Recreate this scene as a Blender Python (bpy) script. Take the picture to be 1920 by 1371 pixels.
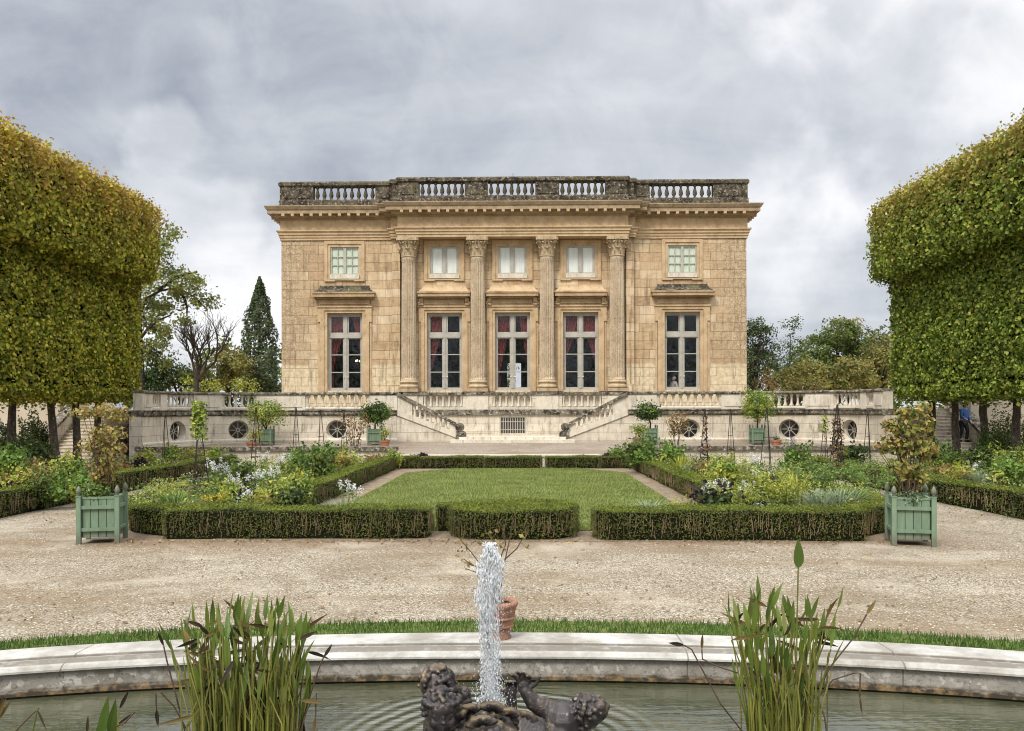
import bpy, bmesh, math, random
import numpy as np
from mathutils import Vector, Matrix, Euler

random.seed(7)
RNG = np.random.default_rng(7)
for o in list(bpy.data.objects):
    bpy.data.objects.remove(o)
SC = bpy.context.scene
COL = SC.collection
R = math.radians

# ------------------------------------------------------------------ camera
F, HY, EYE, YAW, ROLL = 1600.0, 768.0, 2.33, 0.0156, 0.00236
cam_d = bpy.data.cameras.new('camera')
cam = bpy.data.objects.new('camera', cam_d)
COL.objects.link(cam)
cam_d.sensor_width = 36.0
cam_d.lens = 36.0 * F / 1920.0
cam_d.shift_y = (HY - 685.5) / 1920.0
cam_d.clip_start = 0.05
cam_d.clip_end = 3000.0
cam.matrix_world = Matrix.Translation((0, 0, EYE)) @ Matrix.Rotation(YAW, 4, 'Z') @ Matrix.Rotation(R(90), 4, 'X') @ Matrix.Rotation(-ROLL, 4, 'Z')
SC.camera = cam
SC.render.resolution_x, SC.render.resolution_y = 1024, 731

# ------------------------------------------------------------------ world, sun, exposure
SUN_EL, SUN_AZ = R(50), R(205)          # azimuth the light comes from, measured from +Y clockwise
SKY_GAIN = 0.60
wd = bpy.data.worlds.new("World")
SC.world = wd
wd.use_nodes = True


class G:
    """small helper for node trees"""
    def __init__(s, tree):
        s.t = tree
        s.t.nodes.clear()

    def n(s, typ, ins=None, **props):
        nd = s.t.nodes.new(typ)
        for k, v in props.items():
            setattr(nd, k, v)
        for k, v in (ins or {}).items():
            s.set(nd.inputs[k], v)
        return nd

    def set(s, sock, v):
        if isinstance(v, bpy.types.NodeSocket):
            s.t.links.new(v, sock)
        elif isinstance(v, bpy.types.Node):
            s.t.links.new(v.outputs[0], sock)
        else:
            if hasattr(sock.default_value, '__len__') and not hasattr(v, '__len__'):
                v = (v, v, v)
            if hasattr(sock.default_value, '__len__') and len(sock.default_value) == 4 and len(v) == 3:
                v = tuple(v) + (1.0,)
            sock.default_value = v

    def math(s, op, a, b=0.0, c=None, clamp=False):
        d = {0: a, 1: b}
        if c is not None:
            d[2] = c
        return s.n('ShaderNodeMath', d, operation=op, use_clamp=clamp).outputs[0]

    def vmath(s, op, a, b=(0, 0, 0)):
        nd = s.n('ShaderNodeVectorMath', {0: a, 1: b}, operation=op)
        return nd.outputs[1] if op in ('DOT_PRODUCT', 'LENGTH') else nd.outputs[0]

    def rng(s, v, a, b, c=0.0, d=1.0, smooth=False):
        return s.n('ShaderNodeMapRange', {0: v, 1: a, 2: b, 3: c, 4: d}, clamp=True, interpolation_type='SMOOTHSTEP' if smooth else 'LINEAR').outputs[0]

    def mix(s, fac, a, b, mode='MIX'):
        nd = s.n('ShaderNodeMix', data_type='RGBA', blend_type=mode, clamp_factor=True)
        s.set(nd.inputs[0], fac)
        s.set(nd.inputs[6], a)
        s.set(nd.inputs[7], b)
        return nd.outputs[2]

    def noise(s, vec, scale, detail=4.0, rough=0.55, dist=0.0):
        return s.n('ShaderNodeTexNoise', {'Vector': vec, 'Scale': scale, 'Detail': detail, 'Roughness': rough, 'Distortion': dist}).outputs[0]

    def ramp(s, fac, stops, interp='LINEAR'):
        nd = s.n('ShaderNodeValToRGB')
        cr = nd.color_ramp
        cr.interpolation = interp
        while len(cr.elements) > 1:
            cr.elements.remove(cr.elements[-1])
        cr.elements[0].position = stops[0][0]
        cr.elements[0].color = tuple(stops[0][1]) + (1.0,)
        for p, c in stops[1:]:
            e = cr.elements.new(p)
            e.color = tuple(c) + (1.0,)
        s.set(nd.inputs[0], fac)
        return nd.outputs[0]

    def scale(s, vec, xyz):
        return s.n('ShaderNodeMapping', {'Vector': vec, 'Scale': xyz}).outputs[0]


def pix_dir(px, py):
    """direction of a photograph pixel, for the sky"""
    py = py + (px - 960) * ROLL
    u, w = (px - 960) / F, (HY - py) / F
    v = Vector((u * math.cos(YAW) - math.sin(YAW), u * math.sin(YAW) + math.cos(YAW), w))
    return v.normalized()


g = G(wd.node_tree)
tc = g.n('ShaderNodeTexCoord').outputs['Generated']
sep = g.n('ShaderNodeSeparateXYZ', {0: tc})
dz = g.math('MAXIMUM', sep.outputs[2], 0.0)
den = g.math('ADD', dz, 0.16)
pv = g.n('ShaderNodeCombineXYZ', {0: g.math('MULTIPLY', g.math('DIVIDE', sep.outputs[0], den), 0.5), 1: g.math('DIVIDE', sep.outputs[1], den), 2: 0.0}).outputs[0]
n1 = g.noise(g.vmath('ADD', pv, (3.1, 1.7, 0.0)), 0.62, 8, 0.46, 0.25)
n2 = g.noise(g.vmath('ADD', pv, (8.2, 5.3, 2.0)), 1.9, 9, 0.55, 0.4)
n3 = g.noise(tc, 9.0, 8, 0.62, 0.6)
val = g.math('ADD', g.math('MULTIPLY', g.math('SUBTRACT', n1, 0.5), 0.30), 0.60)
val = g.math('ADD', val, g.math('MULTIPLY', g.math('SUBTRACT', n2, 0.5), 0.55))
val = g.math('ADD', val, g.math('MULTIPLY', g.math('SUBTRACT', n3, 0.5), 0.44))
# cloud masses: where the cloud deck is thick (dark) and thin (bright)
wob = g.n('ShaderNodeTexNoise', {'Vector': tc, 'Scale': 5.0, 'Detail': 5.0})
wtc = g.vmath('ADD', tc, g.vmath('SCALE', g.vmath('SUBTRACT', wob.outputs[1], (0.5, 0.5, 0.5))))
for nd in wd.node_tree.nodes:
    if nd.type == 'VECT_MATH' and nd.operation == 'SCALE':
        nd.inputs[3].default_value = 0.16
for px, py, rad, amp in [(150, 10, 9, -.46), (560, -20, 8, -.20), (400, 400, 11, -.34), (1540, 400, 9, -.22), (760, 290, 10, -.10),
                         (1130, 130, 9, -.10), (300, 190, 9, .42), (60, 260, 10, .30), (560, 170, 8, .22), (470, 90, 5, .14), (1890, 60, 8, .42), (1240, 110, 9, .08),
                         (440, 580, 5, .34), (1320, 170, 6, .10), (1760, 250, 8, .20), (1500, 560, 10, .17), (1650, 170, 6, .12), (860, 150, 7, .08)]:
    d = g.vmath('DOT_PRODUCT', wtc, tuple(pix_dir(px, py)))
    f = g.rng(d, math.cos(R(rad * 1.9)), 1.0, 0.0, amp * (.58 if amp > 0 else .80), True)
    val = g.math('ADD', val, f)
cloud = g.ramp(val, [(0.0, (.20, .23, .30)), (.25, (.33, .365, .435)), (.5, (.55, .578, .63)), (.75, (.76, .78, .815)), (1.0, (.99, .99, 1.0))])
zen = g.rng(sep.outputs[2], 0.42, 0.85, 1.0, 3.6, True)     # an overcast sky is brightest overhead
back = g.rng(sep.outputs[1], -0.1, -0.8, 1.0, 1.5, True)  # and towards the veiled sun behind the camera
cloud = g.mix(1.0, cloud, g.math('MULTIPLY', zen, back), 'MULTIPLY')
sky = g.n('ShaderNodeTexSky', sky_type='NISHITA', sun_disc=False, sun_elevation=SUN_EL, sun_rotation=SUN_AZ)
bg1 = g.n('ShaderNodeBackground', {0: sky.outputs[0], 1: 0.06})
bg2 = g.n('ShaderNodeBackground', {0: cloud, 1: SKY_GAIN})
ms = g.n('ShaderNodeMixShader', {0: g.rng(val, 0.05, 0.3, 0.84, 0.94), 1: bg1.outputs[0], 2: bg2.outputs[0]})
out = g.n('ShaderNodeOutputWorld')
wd.node_tree.links.new(ms.outputs[0], out.inputs[0])

sd = bpy.data.lights.new('sun', 'SUN')
sd.energy = 1.5
sd.angle = R(14)
sd.color = (1.0, 0.95, 0.86)
sun = bpy.data.objects.new('sun', sd)
COL.objects.link(sun)
sv = Vector((math.sin(SUN_AZ) * math.cos(SUN_EL), math.cos(SUN_AZ) * math.cos(SUN_EL), math.sin(SUN_EL)))
sun.rotation_euler = sv.to_track_quat('Z', 'Y').to_euler()
sun.location = sv * 60

SC.view_settings.view_transform = 'Standard'
SC.view_settings.look = 'None'
SC.view_settings.gamma = 1.0
SC.view_settings.exposure = 0.85
SC.render.engine = 'CYCLES'
SC.cycles.use_denoising = True
SC.cycles.max_bounces = 12
SC.cycles.diffuse_bounces = 8
SC.cycles.filter_width = 1.05
SC.cycles.transparent_max_bounces = 24
SC.cycles.caustics_reflective = False
SC.cycles.caustics_refractive = False


# ------------------------------------------------------------------ photograph <-> place
def X_at(px, y):
    """x of the point at depth y that stands at photograph column px"""
    return y * math.tan(math.atan((px - 960) / F) - YAW)


def Z_at(px, py, y):
    x = X_at(px, y)
    fw = -x * math.sin(YAW) + y * math.cos(YAW)
    return EYE + (HY - (py + (px - 960) * ROLL)) / F * fw


def ground_at(px, py, z=0.0):
    pyc = py + (px - 960) * ROLL
    fw = (EYE - z) * F / (pyc - HY)
    u = (px - 960) / F * fw
    return (u * math.cos(YAW) - fw * math.sin(YAW), u * math.sin(YAW) + fw * math.cos(YAW))


# ------------------------------------------------------------------ mesh helpers
class MB:
    def __init__(s):
        s.V, s.F, s.n = [], [], 0

    def add(s, vs, fs, m=0):
        """vs N x 3; fs: list of index tuples, or an array of K x M"""
        vs = np.asarray(vs, dtype=np.float64).reshape(-1, 3)
        if isinstance(fs, np.ndarray):
            s.F.append((fs + s.n, m))
        else:
            by = {}
            for f in fs:
                by.setdefault(len(f), []).append(f)
            for k, l in by.items():
                s.F.append((np.asarray(l, dtype=np.int64) + s.n, m))
        s.V.append(vs)
        s.n += len(vs)
        return s

    def box(s, x0, x1, y0, y1, z0, z1, m=0):
        v = [(x0, y0, z0), (x1, y0, z0), (x1, y1, z0), (x0, y1, z0), (x0, y0, z1), (x1, y0, z1), (x1, y1, z1), (x0, y1, z1)]
        return s.add(v, [(0, 3, 2, 1), (4, 5, 6, 7), (0, 1, 5, 4), (1, 2, 6, 5), (2, 3, 7, 6), (3, 0, 4, 7)], m)

    def hexa(s, bottom, top, m=0):
        """two rings of 4 points"""
        return s.add(list(bottom) + list(top), [(0, 3, 2, 1), (4, 5, 6, 7), (0, 1, 5, 4), (1, 2, 6, 5), (2, 3, 7, 6), (3, 0, 4, 7)], m)

    def prism(s, poly, z0, z1, m=0):
        n = len(poly)
        v = [(x, y, z0) for x, y in poly] + [(x, y, z1) for x, y in poly]
        f = [tuple(range(n - 1, -1, -1)), tuple(range(n, 2 * n))] + [(i, (i + 1) % n, n + (i + 1) % n, n + i) for i in range(n)]
        return s.add(v, f, m)

    def xz_prism(s, poly, y0, y1, m=0):
        """polygon in x,z (counter-clockwise seen from -y), extruded from y0 to y1"""
        n = len(poly)
        v = [(x, y0, z) for x, z in poly] + [(x, y1, z) for x, z in poly]
        f = [tuple(range(n)), tuple(range(2 * n - 1, n - 1, -1))] + [((i + 1) % n, i, n + i, n + (i + 1) % n) for i in range(n)]
        return s.add(v, f, m)

    def lathe(s, prof, c=(0, 0, 0), n=12, m=0, caps=True, rf=None):
        vs, fs = [], []
        for k, (r, z) in enumerate(prof):
            for i in range(n):
                a = 2 * math.pi * i / n
                q = r * (rf(i, k) if rf else 1.0)
                vs.append((c[0] + q * math.cos(a), c[1] + q * math.sin(a), c[2] + z))
        for k in range(len(prof) - 1):
            for i in range(n):
                j = (i + 1) % n
                fs.append((k * n + i, k * n + j, (k + 1) * n + j, (k + 1) * n + i))
        if caps:
            fs.append(tuple(range(n - 1, -1, -1)))
            fs.append(tuple(range((len(prof) - 1) * n, len(prof) * n)))
        return s.add(vs, fs, m)

    def tube(s, pts, rads, n=6, m=0):
        pts = [Vector(p) for p in pts]
        if not hasattr(rads, '__len__'):
            rads = [rads] * len(pts)
        vs, fs = [], []
        t0 = (pts[1] - pts[0]).normalized()
        u = t0.orthogonal().normalized()
        for k, p in enumerate(pts):
            t = (pts[min(k + 1, len(pts) - 1)] - pts[max(k - 1, 0)])
            t = t.normalized() if t.length > 1e-9 else t0
            u = (u - t * u.dot(t))
            u = u.normalized() if u.length > 1e-6 else t.orthogonal().normalized()
            w = t.cross(u)
            for i in range(n):
                a = 2 * math.pi * i / n
                vs.append(p + (u * math.cos(a) + w * math.sin(a)) * rads[k])
        for k in range(len(pts) - 1):
            for i in range(n):
                j = (i + 1) % n
                fs.append((k * n + i, k * n + j, (k + 1) * n + j, (k + 1) * n + i))
        fs.append(tuple(range(n - 1, -1, -1)))
        fs.append(tuple(range((len(pts) - 1) * n, len(pts) * n)))
        return s.add([tuple(v) for v in vs], fs, m)

    def sphere(s, c, r, nu=10, nv=7, m=0, rot=None):
        """ellipsoid; r number or 3 radii"""
        if not hasattr(r, '__len__'):
            r = (r, r, r)
        vs = [Vector((0, 0, -r[2]))]
        for k in range(1, nv):
            ph = -math.pi / 2 + math.pi * k / nv
            for i in range(nu):
                a = 2 * math.pi * i / nu
                vs.append(Vector((r[0] * math.cos(ph) * math.cos(a), r[1] * math.cos(ph) * math.sin(a), r[2] * math.sin(ph))))
        vs.append(Vector((0, 0, r[2])))
        if rot is not None:
            vs = [rot @ v for v in vs]
        vs = [tuple(v + Vector(c)) for v in vs]
        fs = [(0, 1 + (i + 1) % nu, 1 + i) for i in range(nu)]
        for k in range(nv - 2):
            for i in range(nu):
                j = (i + 1) % nu
                fs.append((1 + k * nu + i, 1 + k * nu + j, 1 + (k + 1) * nu + j, 1 + (k + 1) * nu + i))
        b = 1 + (nv - 2) * nu
        fs += [(b + i, b + (i + 1) % nu, len(vs) - 1) for i in range(nu)]
        return s.add(vs, fs, m)

    def sweep(s, path, prof, closed=False, prof_closed=False, m=0, caps=True):
        """profile of (out, z) along a plan path; out is to the right of travel"""
        n = len(path)
        P = [np.array(p, float) for p in path]
        vs = []
        for i in range(n):
            a = P[(i - 1) % n] if (closed or i > 0) else None
            b = P[(i + 1) % n] if (closed or i < n - 1) else None
            ns = []
            for q0, q1 in ((a, P[i]), (P[i], b)):
                if q0 is None or q1 is None:
                    continue
                d = q1 - q0
                d /= np.linalg.norm(d)
                ns.append(np.array((d[1], -d[0])))
            nn = ns[0] if len(ns) == 1 else (ns[0] + ns[1]) / (1 + ns[0].dot(ns[1]))
            for o, z in prof:
                vs.append((P[i][0] + nn[0] * o, P[i][1] + nn[1] * o, z))
        k = len(prof)
        fs = []
        for i in range(n if closed else n - 1):
            j = (i + 1) % n
            for q in range(k if prof_closed else k - 1):
                r = (q + 1) % k
                fs.append((i * k + q, j * k + q, j * k + r, i * k + r))
        if caps and prof_closed and not closed:
            fs.append(tuple(range(k - 1, -1, -1)))
            fs.append(tuple(range((n - 1) * k, n * k)))
        return s.add(vs, fs, m)

    def leaves(s, c, nrm, size, m=0, asp=0.62, spread=0.7, droop=0.0, fold=0.18, rng=RNG):
        """one four-cornered folded leaf at each point c, facing roughly nrm"""
        c = np.asarray(c, float)
        n = len(c)
        if n == 0:
            return s
        nrm = np.asarray(nrm, float) + rng.normal(0, spread, (n, 3))
        nrm /= np.linalg.norm(nrm, axis=1)[:, None] + 1e-9
        d = rng.normal(0, 1, (n, 3))
        d[:, 2] -= droop
        d -= nrm * np.sum(d * nrm, axis=1)[:, None]
        d /= np.linalg.norm(d, axis=1)[:, None] + 1e-9
        t = np.cross(nrm, d)
        L = (np.asarray(size) * rng.uniform(0.65, 1.25, n))[:, None]
        W = L * asp * 0.5
        v = np.empty((n, 4, 3))
        v[:, 0] = c - d * L * 0.5
        v[:, 1] = c - d * L * 0.08 + t * W + nrm * W * fold * 2
        v[:, 2] = c + d * L * 0.5
        v[:, 3] = c - d * L * 0.08 - t * W + nrm * W * fold * 2
        f = np.arange(n * 4).reshape(n, 4)
        return s.add(v.reshape(-1, 3), f, m)

    def mesh(s, name, mats, smooth=False, mirror=None, sub=None):
        me = bpy.data.meshes.new(name)
        V = np.concatenate(s.V) if s.V else np.zeros((0, 3))
        if mirror is not None:
            V = V.copy()
            V[:, 0] = 2 * mirror - V[:, 0]
        if sub is not None:
            V = V - np.asarray(sub, float)
        loops, starts, mi = [], [], []
        at = 0
        for f, m in s.F:
            if mirror is not None:
                f = f[:, ::-1]
            loops.append(f.reshape(-1))
            starts.append(at + np.arange(len(f)) * f.shape[1])
            mi.append(np.full(len(f), m))
            at += f.size
        loops, starts, mi = np.concatenate(loops), np.concatenate(starts), np.concatenate(mi)
        me.vertices.add(len(V))
        me.vertices.foreach_set('co', V.astype(np.float32).reshape(-1))
        me.loops.add(len(loops))
        me.loops.foreach_set('vertex_index', loops.astype(np.int32))
        me.polygons.add(len(starts))
        me.polygons.foreach_set('loop_start', starts.astype(np.int32))
        for mt in (mats if isinstance(mats, (list, tuple)) else [mats]):
            me.materials.append(mt)
        me.polygons.foreach_set('material_index', mi.astype(np.int32))
        me.polygons.foreach_set('use_smooth', np.full(len(starts), smooth))
        me.update(calc_edges=True)
        return me

    def build(s, name, mats, parent=None, loc=None, smooth=False, mirror=None, sub=None):
        return place(name, s.mesh(name, mats, smooth, mirror, sub), parent, loc)


def place(name, data, parent=None, loc=None, rotz=0.0, scale=None):
    o = bpy.data.objects.new(name, data)
    COL.objects.link(o)
    if parent is not None:
        o.parent = parent
    if loc is not None:
        o.location = loc
    if rotz:
        o.rotation_euler = (0, 0, rotz)
    if scale is not None:
        o.scale = (scale, scale, scale) if not hasattr(scale, '__len__') else scale
    return o


def tag(o, label, cat, group=None, kind=None):
    o['label'] = label
    o['category'] = cat
    if group:
        o['group'] = group
    if kind:
        o['kind'] = kind
    return o


def thing(name, label, cat, loc=(0, 0, 0), rotz=0.0, group=None, scale=None):
    return tag(place(name, None, None, loc, rotz, scale), label, cat, group)


def dup(src, loc, rotz=0.0, scale=1.0, label=None):
    """a copy of a thing, its parts and their sub-parts, sharing mesh data"""
    c = src.copy()
    COL.objects.link(c)
    c.location, c.rotation_euler = loc, (0, 0, rotz)
    c.scale = (scale, scale, scale) if not hasattr(scale, '__len__') else scale
    if label:
        c['label'] = label
    for ch in KIDS(src):
        d = ch.copy()
        COL.objects.link(d)
        d.parent = c
        for q in KIDS(ch):
            e = q.copy()
            COL.objects.link(e)
            e.parent = d
    return c


def KIDS(o):
    return [c for c in COL.objects if c.parent == o]


def rotm(x=0, y=0, z=0):
    return Euler((R(x), R(y), R(z))).to_matrix()
# ------------------------------------------------------------------ materials
def newmat(name):
    m = bpy.data.materials.new(name)
    m.use_nodes = True
    return m, G(m.node_tree)


def finish(g, col, rough=0.8, bump=None, bstr=0.3, bdist=0.02, metal=0.0, spec=0.35, extra=None):
    ins = {'Base Color': col, 'Roughness': rough, 'Metallic': metal, 'Specular IOR Level': spec}
    p = g.n('ShaderNodeBsdfPrincipled', ins)
    for k, v in (extra or {}).items():
        g.set(p.inputs[k], v)
    if bump is not None:
        b = g.n('ShaderNodeBump', {'Height': bump, 'Strength': bstr, 'Distance': bdist})
        g.set(p.inputs['Normal'], b.outputs[0])
    o = g.n('ShaderNodeOutputMaterial')
    g.t.links.new(p.outputs[0], o.inputs[0])
    return p


def OBJ(g):
    return g.n('ShaderNodeTexCoord').outputs['Object']


def m_plain(name, c1, c2=None, scale=6.0, rough=0.6, bstr=0.15, metal=0.0, spec=0.35, fine=40.0):
    m, g = newmat(name)
    v = OBJ(g)
    c2 = c2 or tuple(x * 0.75 for x in c1)
    a = g.noise(v, scale, 6, 0.6)
    f = g.rng(a, 0.35, 0.65)
    finish(g, g.mix(f, c1, c2), rough, g.noise(v, fine, 4, 0.6), bstr, 0.01, metal, spec)
    return m


def m_leaf(name, cols, trans=0.3, rough=0.5, spec=0.25, clump=1.2, cl=(0.65, 1.25), top=None):
    """leaves: each leaf its own hue out of cols; top=(z0, z1, colour): leaves turned by autumn towards the top"""
    m, g = newmat(name)
    rnd = g.n('ShaderNodeNewGeometry').outputs['Random Per Island']
    col = g.ramp(rnd, [((i + 0.001) / len(cols), c) for i, c in enumerate(cols)], 'LINEAR')
    v = OBJ(g)
    if top:
        z = g.n('ShaderNodeSeparateXYZ', {0: v}).outputs[2]
        zz = g.math('ADD', z, g.math('MULTIPLY', g.math('SUBTRACT', g.noise(v, 0.8, 4), 0.5), 4.0))
        zz = g.math('ADD', zz, g.math('MULTIPLY', g.math('SUBTRACT', rnd, 0.5), 3.0))
        col = g.mix(g.math('MULTIPLY', g.rng(zz, top[0], top[1]), 0.8), col, top[2])
    nn = g.noise(v, clump, 3, 0.5)
    br = g.rng(nn, 0.3, 0.7, cl[0], cl[1])
    col = g.mix(1.0, col, br, 'MULTIPLY')
    p = g.n('ShaderNodeBsdfPrincipled', {'Base Color': col, 'Roughness': rough, 'Specular IOR Level': spec})
    t = g.n('ShaderNodeBsdfTranslucent', {0: col})
    mx = g.n('ShaderNodeMixShader', {0: trans, 1: p.outputs[0], 2: t.outputs[0]})
    o = g.n('ShaderNodeOutputMaterial')
    g.t.links.new(mx.outputs[0], o.inputs[0])
    return m


def m_gold_stone():
    m, g = newmat('golden_limestone')
    v = OBJ(g)
    s = g.n('ShaderNodeSeparateXYZ', {0: v})
    u = g.math('ADD', s.outputs[0], s.outputs[1])
    bv = g.n('ShaderNodeCombineXYZ', {0: u, 1: s.outputs[2], 2: 0.0}).outputs[0]
    br = g.n('ShaderNodeTexBrick', {'Vector': g.vmath('ADD', bv, (0.3, 0.07, 0)), 'Color1': (0, 0, 0), 'Color2': (1, 1, 1), 'Mortar': (.5, .5, .5), 'Scale': 1.0,
                                    'Mortar Size': 0.012, 'Mortar Smooth': 0.3, 'Bias': 0.0, 'Brick Width': 1.22, 'Row Height': 0.455}, offset=0.43, squash=0.8, squash_frequency=3)
    tone = g.ramp(br.outputs[0], [(0, (.40, .262, .145)), (.3, (.50, .35, .20)), (.7, (.58, .43, .26)), (1, (.70, .56, .38))])
    n = g.noise(v, 1.1, 7, 0.62, 0.4)
    tone = g.mix(g.rng(n, 0.38, 0.68, 0.0, 0.65), tone, (.32, .20, .105))
    n2 = g.noise(g.scale(v, (1.0, 1.0, 2.6)), 3.2, 7, 0.66)
    tone = g.mix(g.rng(n2, 0.42, 0.75, 0.0, 0.55), tone, (.70, .56, .39))
    # rain-pitted blocks towards the two outer corners
    ax = g.math('ABSOLUTE', s.outputs[0])
    edge = g.math('ADD', ax, g.math('MULTIPLY', g.math('SUBTRACT', g.noise(v, 0.9, 6, 0.7), 0.5), 3.4))
    em = g.math('MULTIPLY', g.rng(edge, 9.9, 11.5), g.rng(s.outputs[2], 4.4, 5.2))
    pit = g.math('ADD', g.math('MULTIPLY', g.noise(v, 17.0, 8, 0.8, 0.6), 0.65), g.math('MULTIPLY', g.noise(v, 5.0, 5, 0.7), 0.35))
    pitc = g.ramp(pit, [(.36, (.10, .07, .042)), (.47, (.36, .25, .145)), (.56, (.62, .49, .33))])
    tone = g.mix(g.math('MULTIPLY', em, 0.85), tone, pitc)
    # newer, paler stone in the lowest three courses
    lowm = g.rng(g.math('ADD', s.outputs[2], g.math('MULTIPLY', g.math('SUBTRACT', g.noise(v, 1.4, 2), 0.5), 0.25)), 4.60, 4.70, 1.0, 0.0)
    lowc = g.mix(g.rng(g.noise(v, 5, 7, 0.7), 0.42, 0.62), (.72, .61, .42), (.52, .40, .24))
    tone = g.mix(g.math('MULTIPLY', lowm, 0.85), tone, lowc)
    # soot and rain streaks
    st = g.noise(g.scale(v, (3.5, 3.5, 0.35)), 1.6, 6, 0.65)
    tone = g.mix(g.rng(st, 0.51, 0.70, 0.0, 0.68), tone, (.13, .088, .052))
    tone = g.mix(g.math('MULTIPLY', br.outputs[1], 0.62), tone, (.14, .085, .04))
    hb = g.math('ADD', g.math('MULTIPLY', br.outputs[1], -1.0), g.math('MULTIPLY', g.noise(v, 16, 6, 0.7), 1.2))
    hb = g.math('ADD', hb, g.math('MULTIPLY', g.math('MULTIPLY', pit, em), 4.0))
    finish(g, tone, 0.88, hb, 0.55, 0.025, spec=0.2)
    return m


def m_trim_stone(name='golden_trim', c1=(.57, .42, .255), c2=(.41, .28, .155), grime=0.6):
    m, g = newmat(name)
    v = OBJ(g)
    n = g.noise(v, 1.6, 7, 0.65, 0.3)
    c = g.mix(g.rng(n, 0.38, 0.66), c1, c2)
    st = g.noise(g.scale(v, (2.2, 2.2, 1.0)), 3.1, 7, 0.72)
    c = g.mix(g.rng(st, 0.54, 0.74, 0, grime), c, (.09, .06, .034))
    n3 = g.noise(v, 14, 5, 0.7)
    c = g.mix(g.rng(n3, 0.52, 0.7, 0, 0.5), c, (.62, .46, .28))
    finish(g, c, 0.88, g.noise(v, 22, 6, 0.7), 0.4, 0.02, spec=0.2)
    return m


def m_pitted(name='pitted_column_stone'):
    m, g = newmat(name)
    v = OBJ(g)
    c = g.mix(g.rng(g.noise(v, 1.3, 6, 0.6), 0.35, 0.65), (.59, .48, .34), (.42, .325, .22))
    p = g.noise(v, 11, 4, 0.75)
    c = g.mix(g.rng(p, 0.52, 0.62, 0, 0.5), c, (.15, .10, .06))
    c = g.mix(g.rng(p, 0.43, 0.33, 0, 0.45), c, (.66, .52, .34))
    finish(g, c, 0.9, p, 0.6, 0.03, spec=0.2)
    return m


def m_lichen(name='lichen_stone', base=(.12, .098, .068), light=(.34, .30, .23), dark=(.024, .020, .015), amt=0.5):
    m, g = newmat(name)
    v = OBJ(g)
    a = g.noise(v, 2.6, 8, 0.7, 0.4)
    c = g.mix(g.rng(a, 0.40, 0.60), base, dark)
    b = g.noise(v, 7.5, 7, 0.75)
    c = g.mix(g.rng(b, 0.53, 0.62, 0, 0.9 * amt * 2), c, light)
    d = g.noise(v, 20, 5, 0.7)
    c = g.mix(g.rng(d, 0.55, 0.66, 0, 0.6), c, dark)
    e = g.noise(v, 1.0, 3, 0.5)
    c = g.mix(g.rng(e, 0.55, 0.7, 0, 0.45), c, (.16, .145, .065))
    finish(g, c, 0.92, g.math('ADD', b, g.math('MULTIPLY', d, 0.6)), 0.6, 0.03, spec=0.15)
    return m


def m_pale_stone(name='pale_limestone', c1=(.69, .62, .50), c2=(.55, .47, .365), stain=0.78, joints=True):
    m, g = newmat(name)
    v = OBJ(g)
    s = g.n('ShaderNodeSeparateXYZ', {0: v})
    n = g.noise(v, 1.5, 7, 0.65, 0.3)
    c = g.mix(g.rng(n, 0.36, 0.66), c1, c2)
    st = g.noise(g.scale(v, (3.0, 3.0, 0.7)), 1.5, 8, 0.72)
    c = g.mix(g.rng(st, 0.52, 0.70, 0, stain), c, (.085, .075, .06))
    sp = g.noise(v, 17, 6, 0.75)
    c = g.mix(g.rng(sp, 0.57, 0.67, 0, 0.55), c, (.16, .135, .10))
    c = g.mix(g.rng(sp, 0.42, 0.34, 0, 0.5), c, (.70, .64, .53))
    h = g.math('MULTIPLY', sp, 1.0)
    if joints:
        u = g.math('ADD', s.outputs[0], s.outputs[1])
        bv = g.n('ShaderNodeCombineXYZ', {0: u, 1: s.outputs[2], 2: 0.0}).outputs[0]
        br = g.n('ShaderNodeTexBrick', {'Vector': bv, 'Color1': (0, 0, 0), 'Color2': (1, 1, 1), 'Mortar': (.5, .5, .5), 'Scale': 1.0, 'Mortar Size': 0.010,
                                        'Mortar Smooth': 0.3, 'Brick Width': 1.45, 'Row Height': 0.41}, offset=0.4)
        c = g.mix(g.math('MULTIPLY', br.outputs[1], 0.6), c, (.12, .095, .065))
        c = g.mix(g.rng(br.outputs[0], 0, 1, 0, 0.18), c, (.36, .29, .20))
        h = g.math('SUBTRACT', h, br.outputs[1])
    finish(g, c, 0.9, h, 0.45, 0.02, spec=0.2)
    return m


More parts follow.
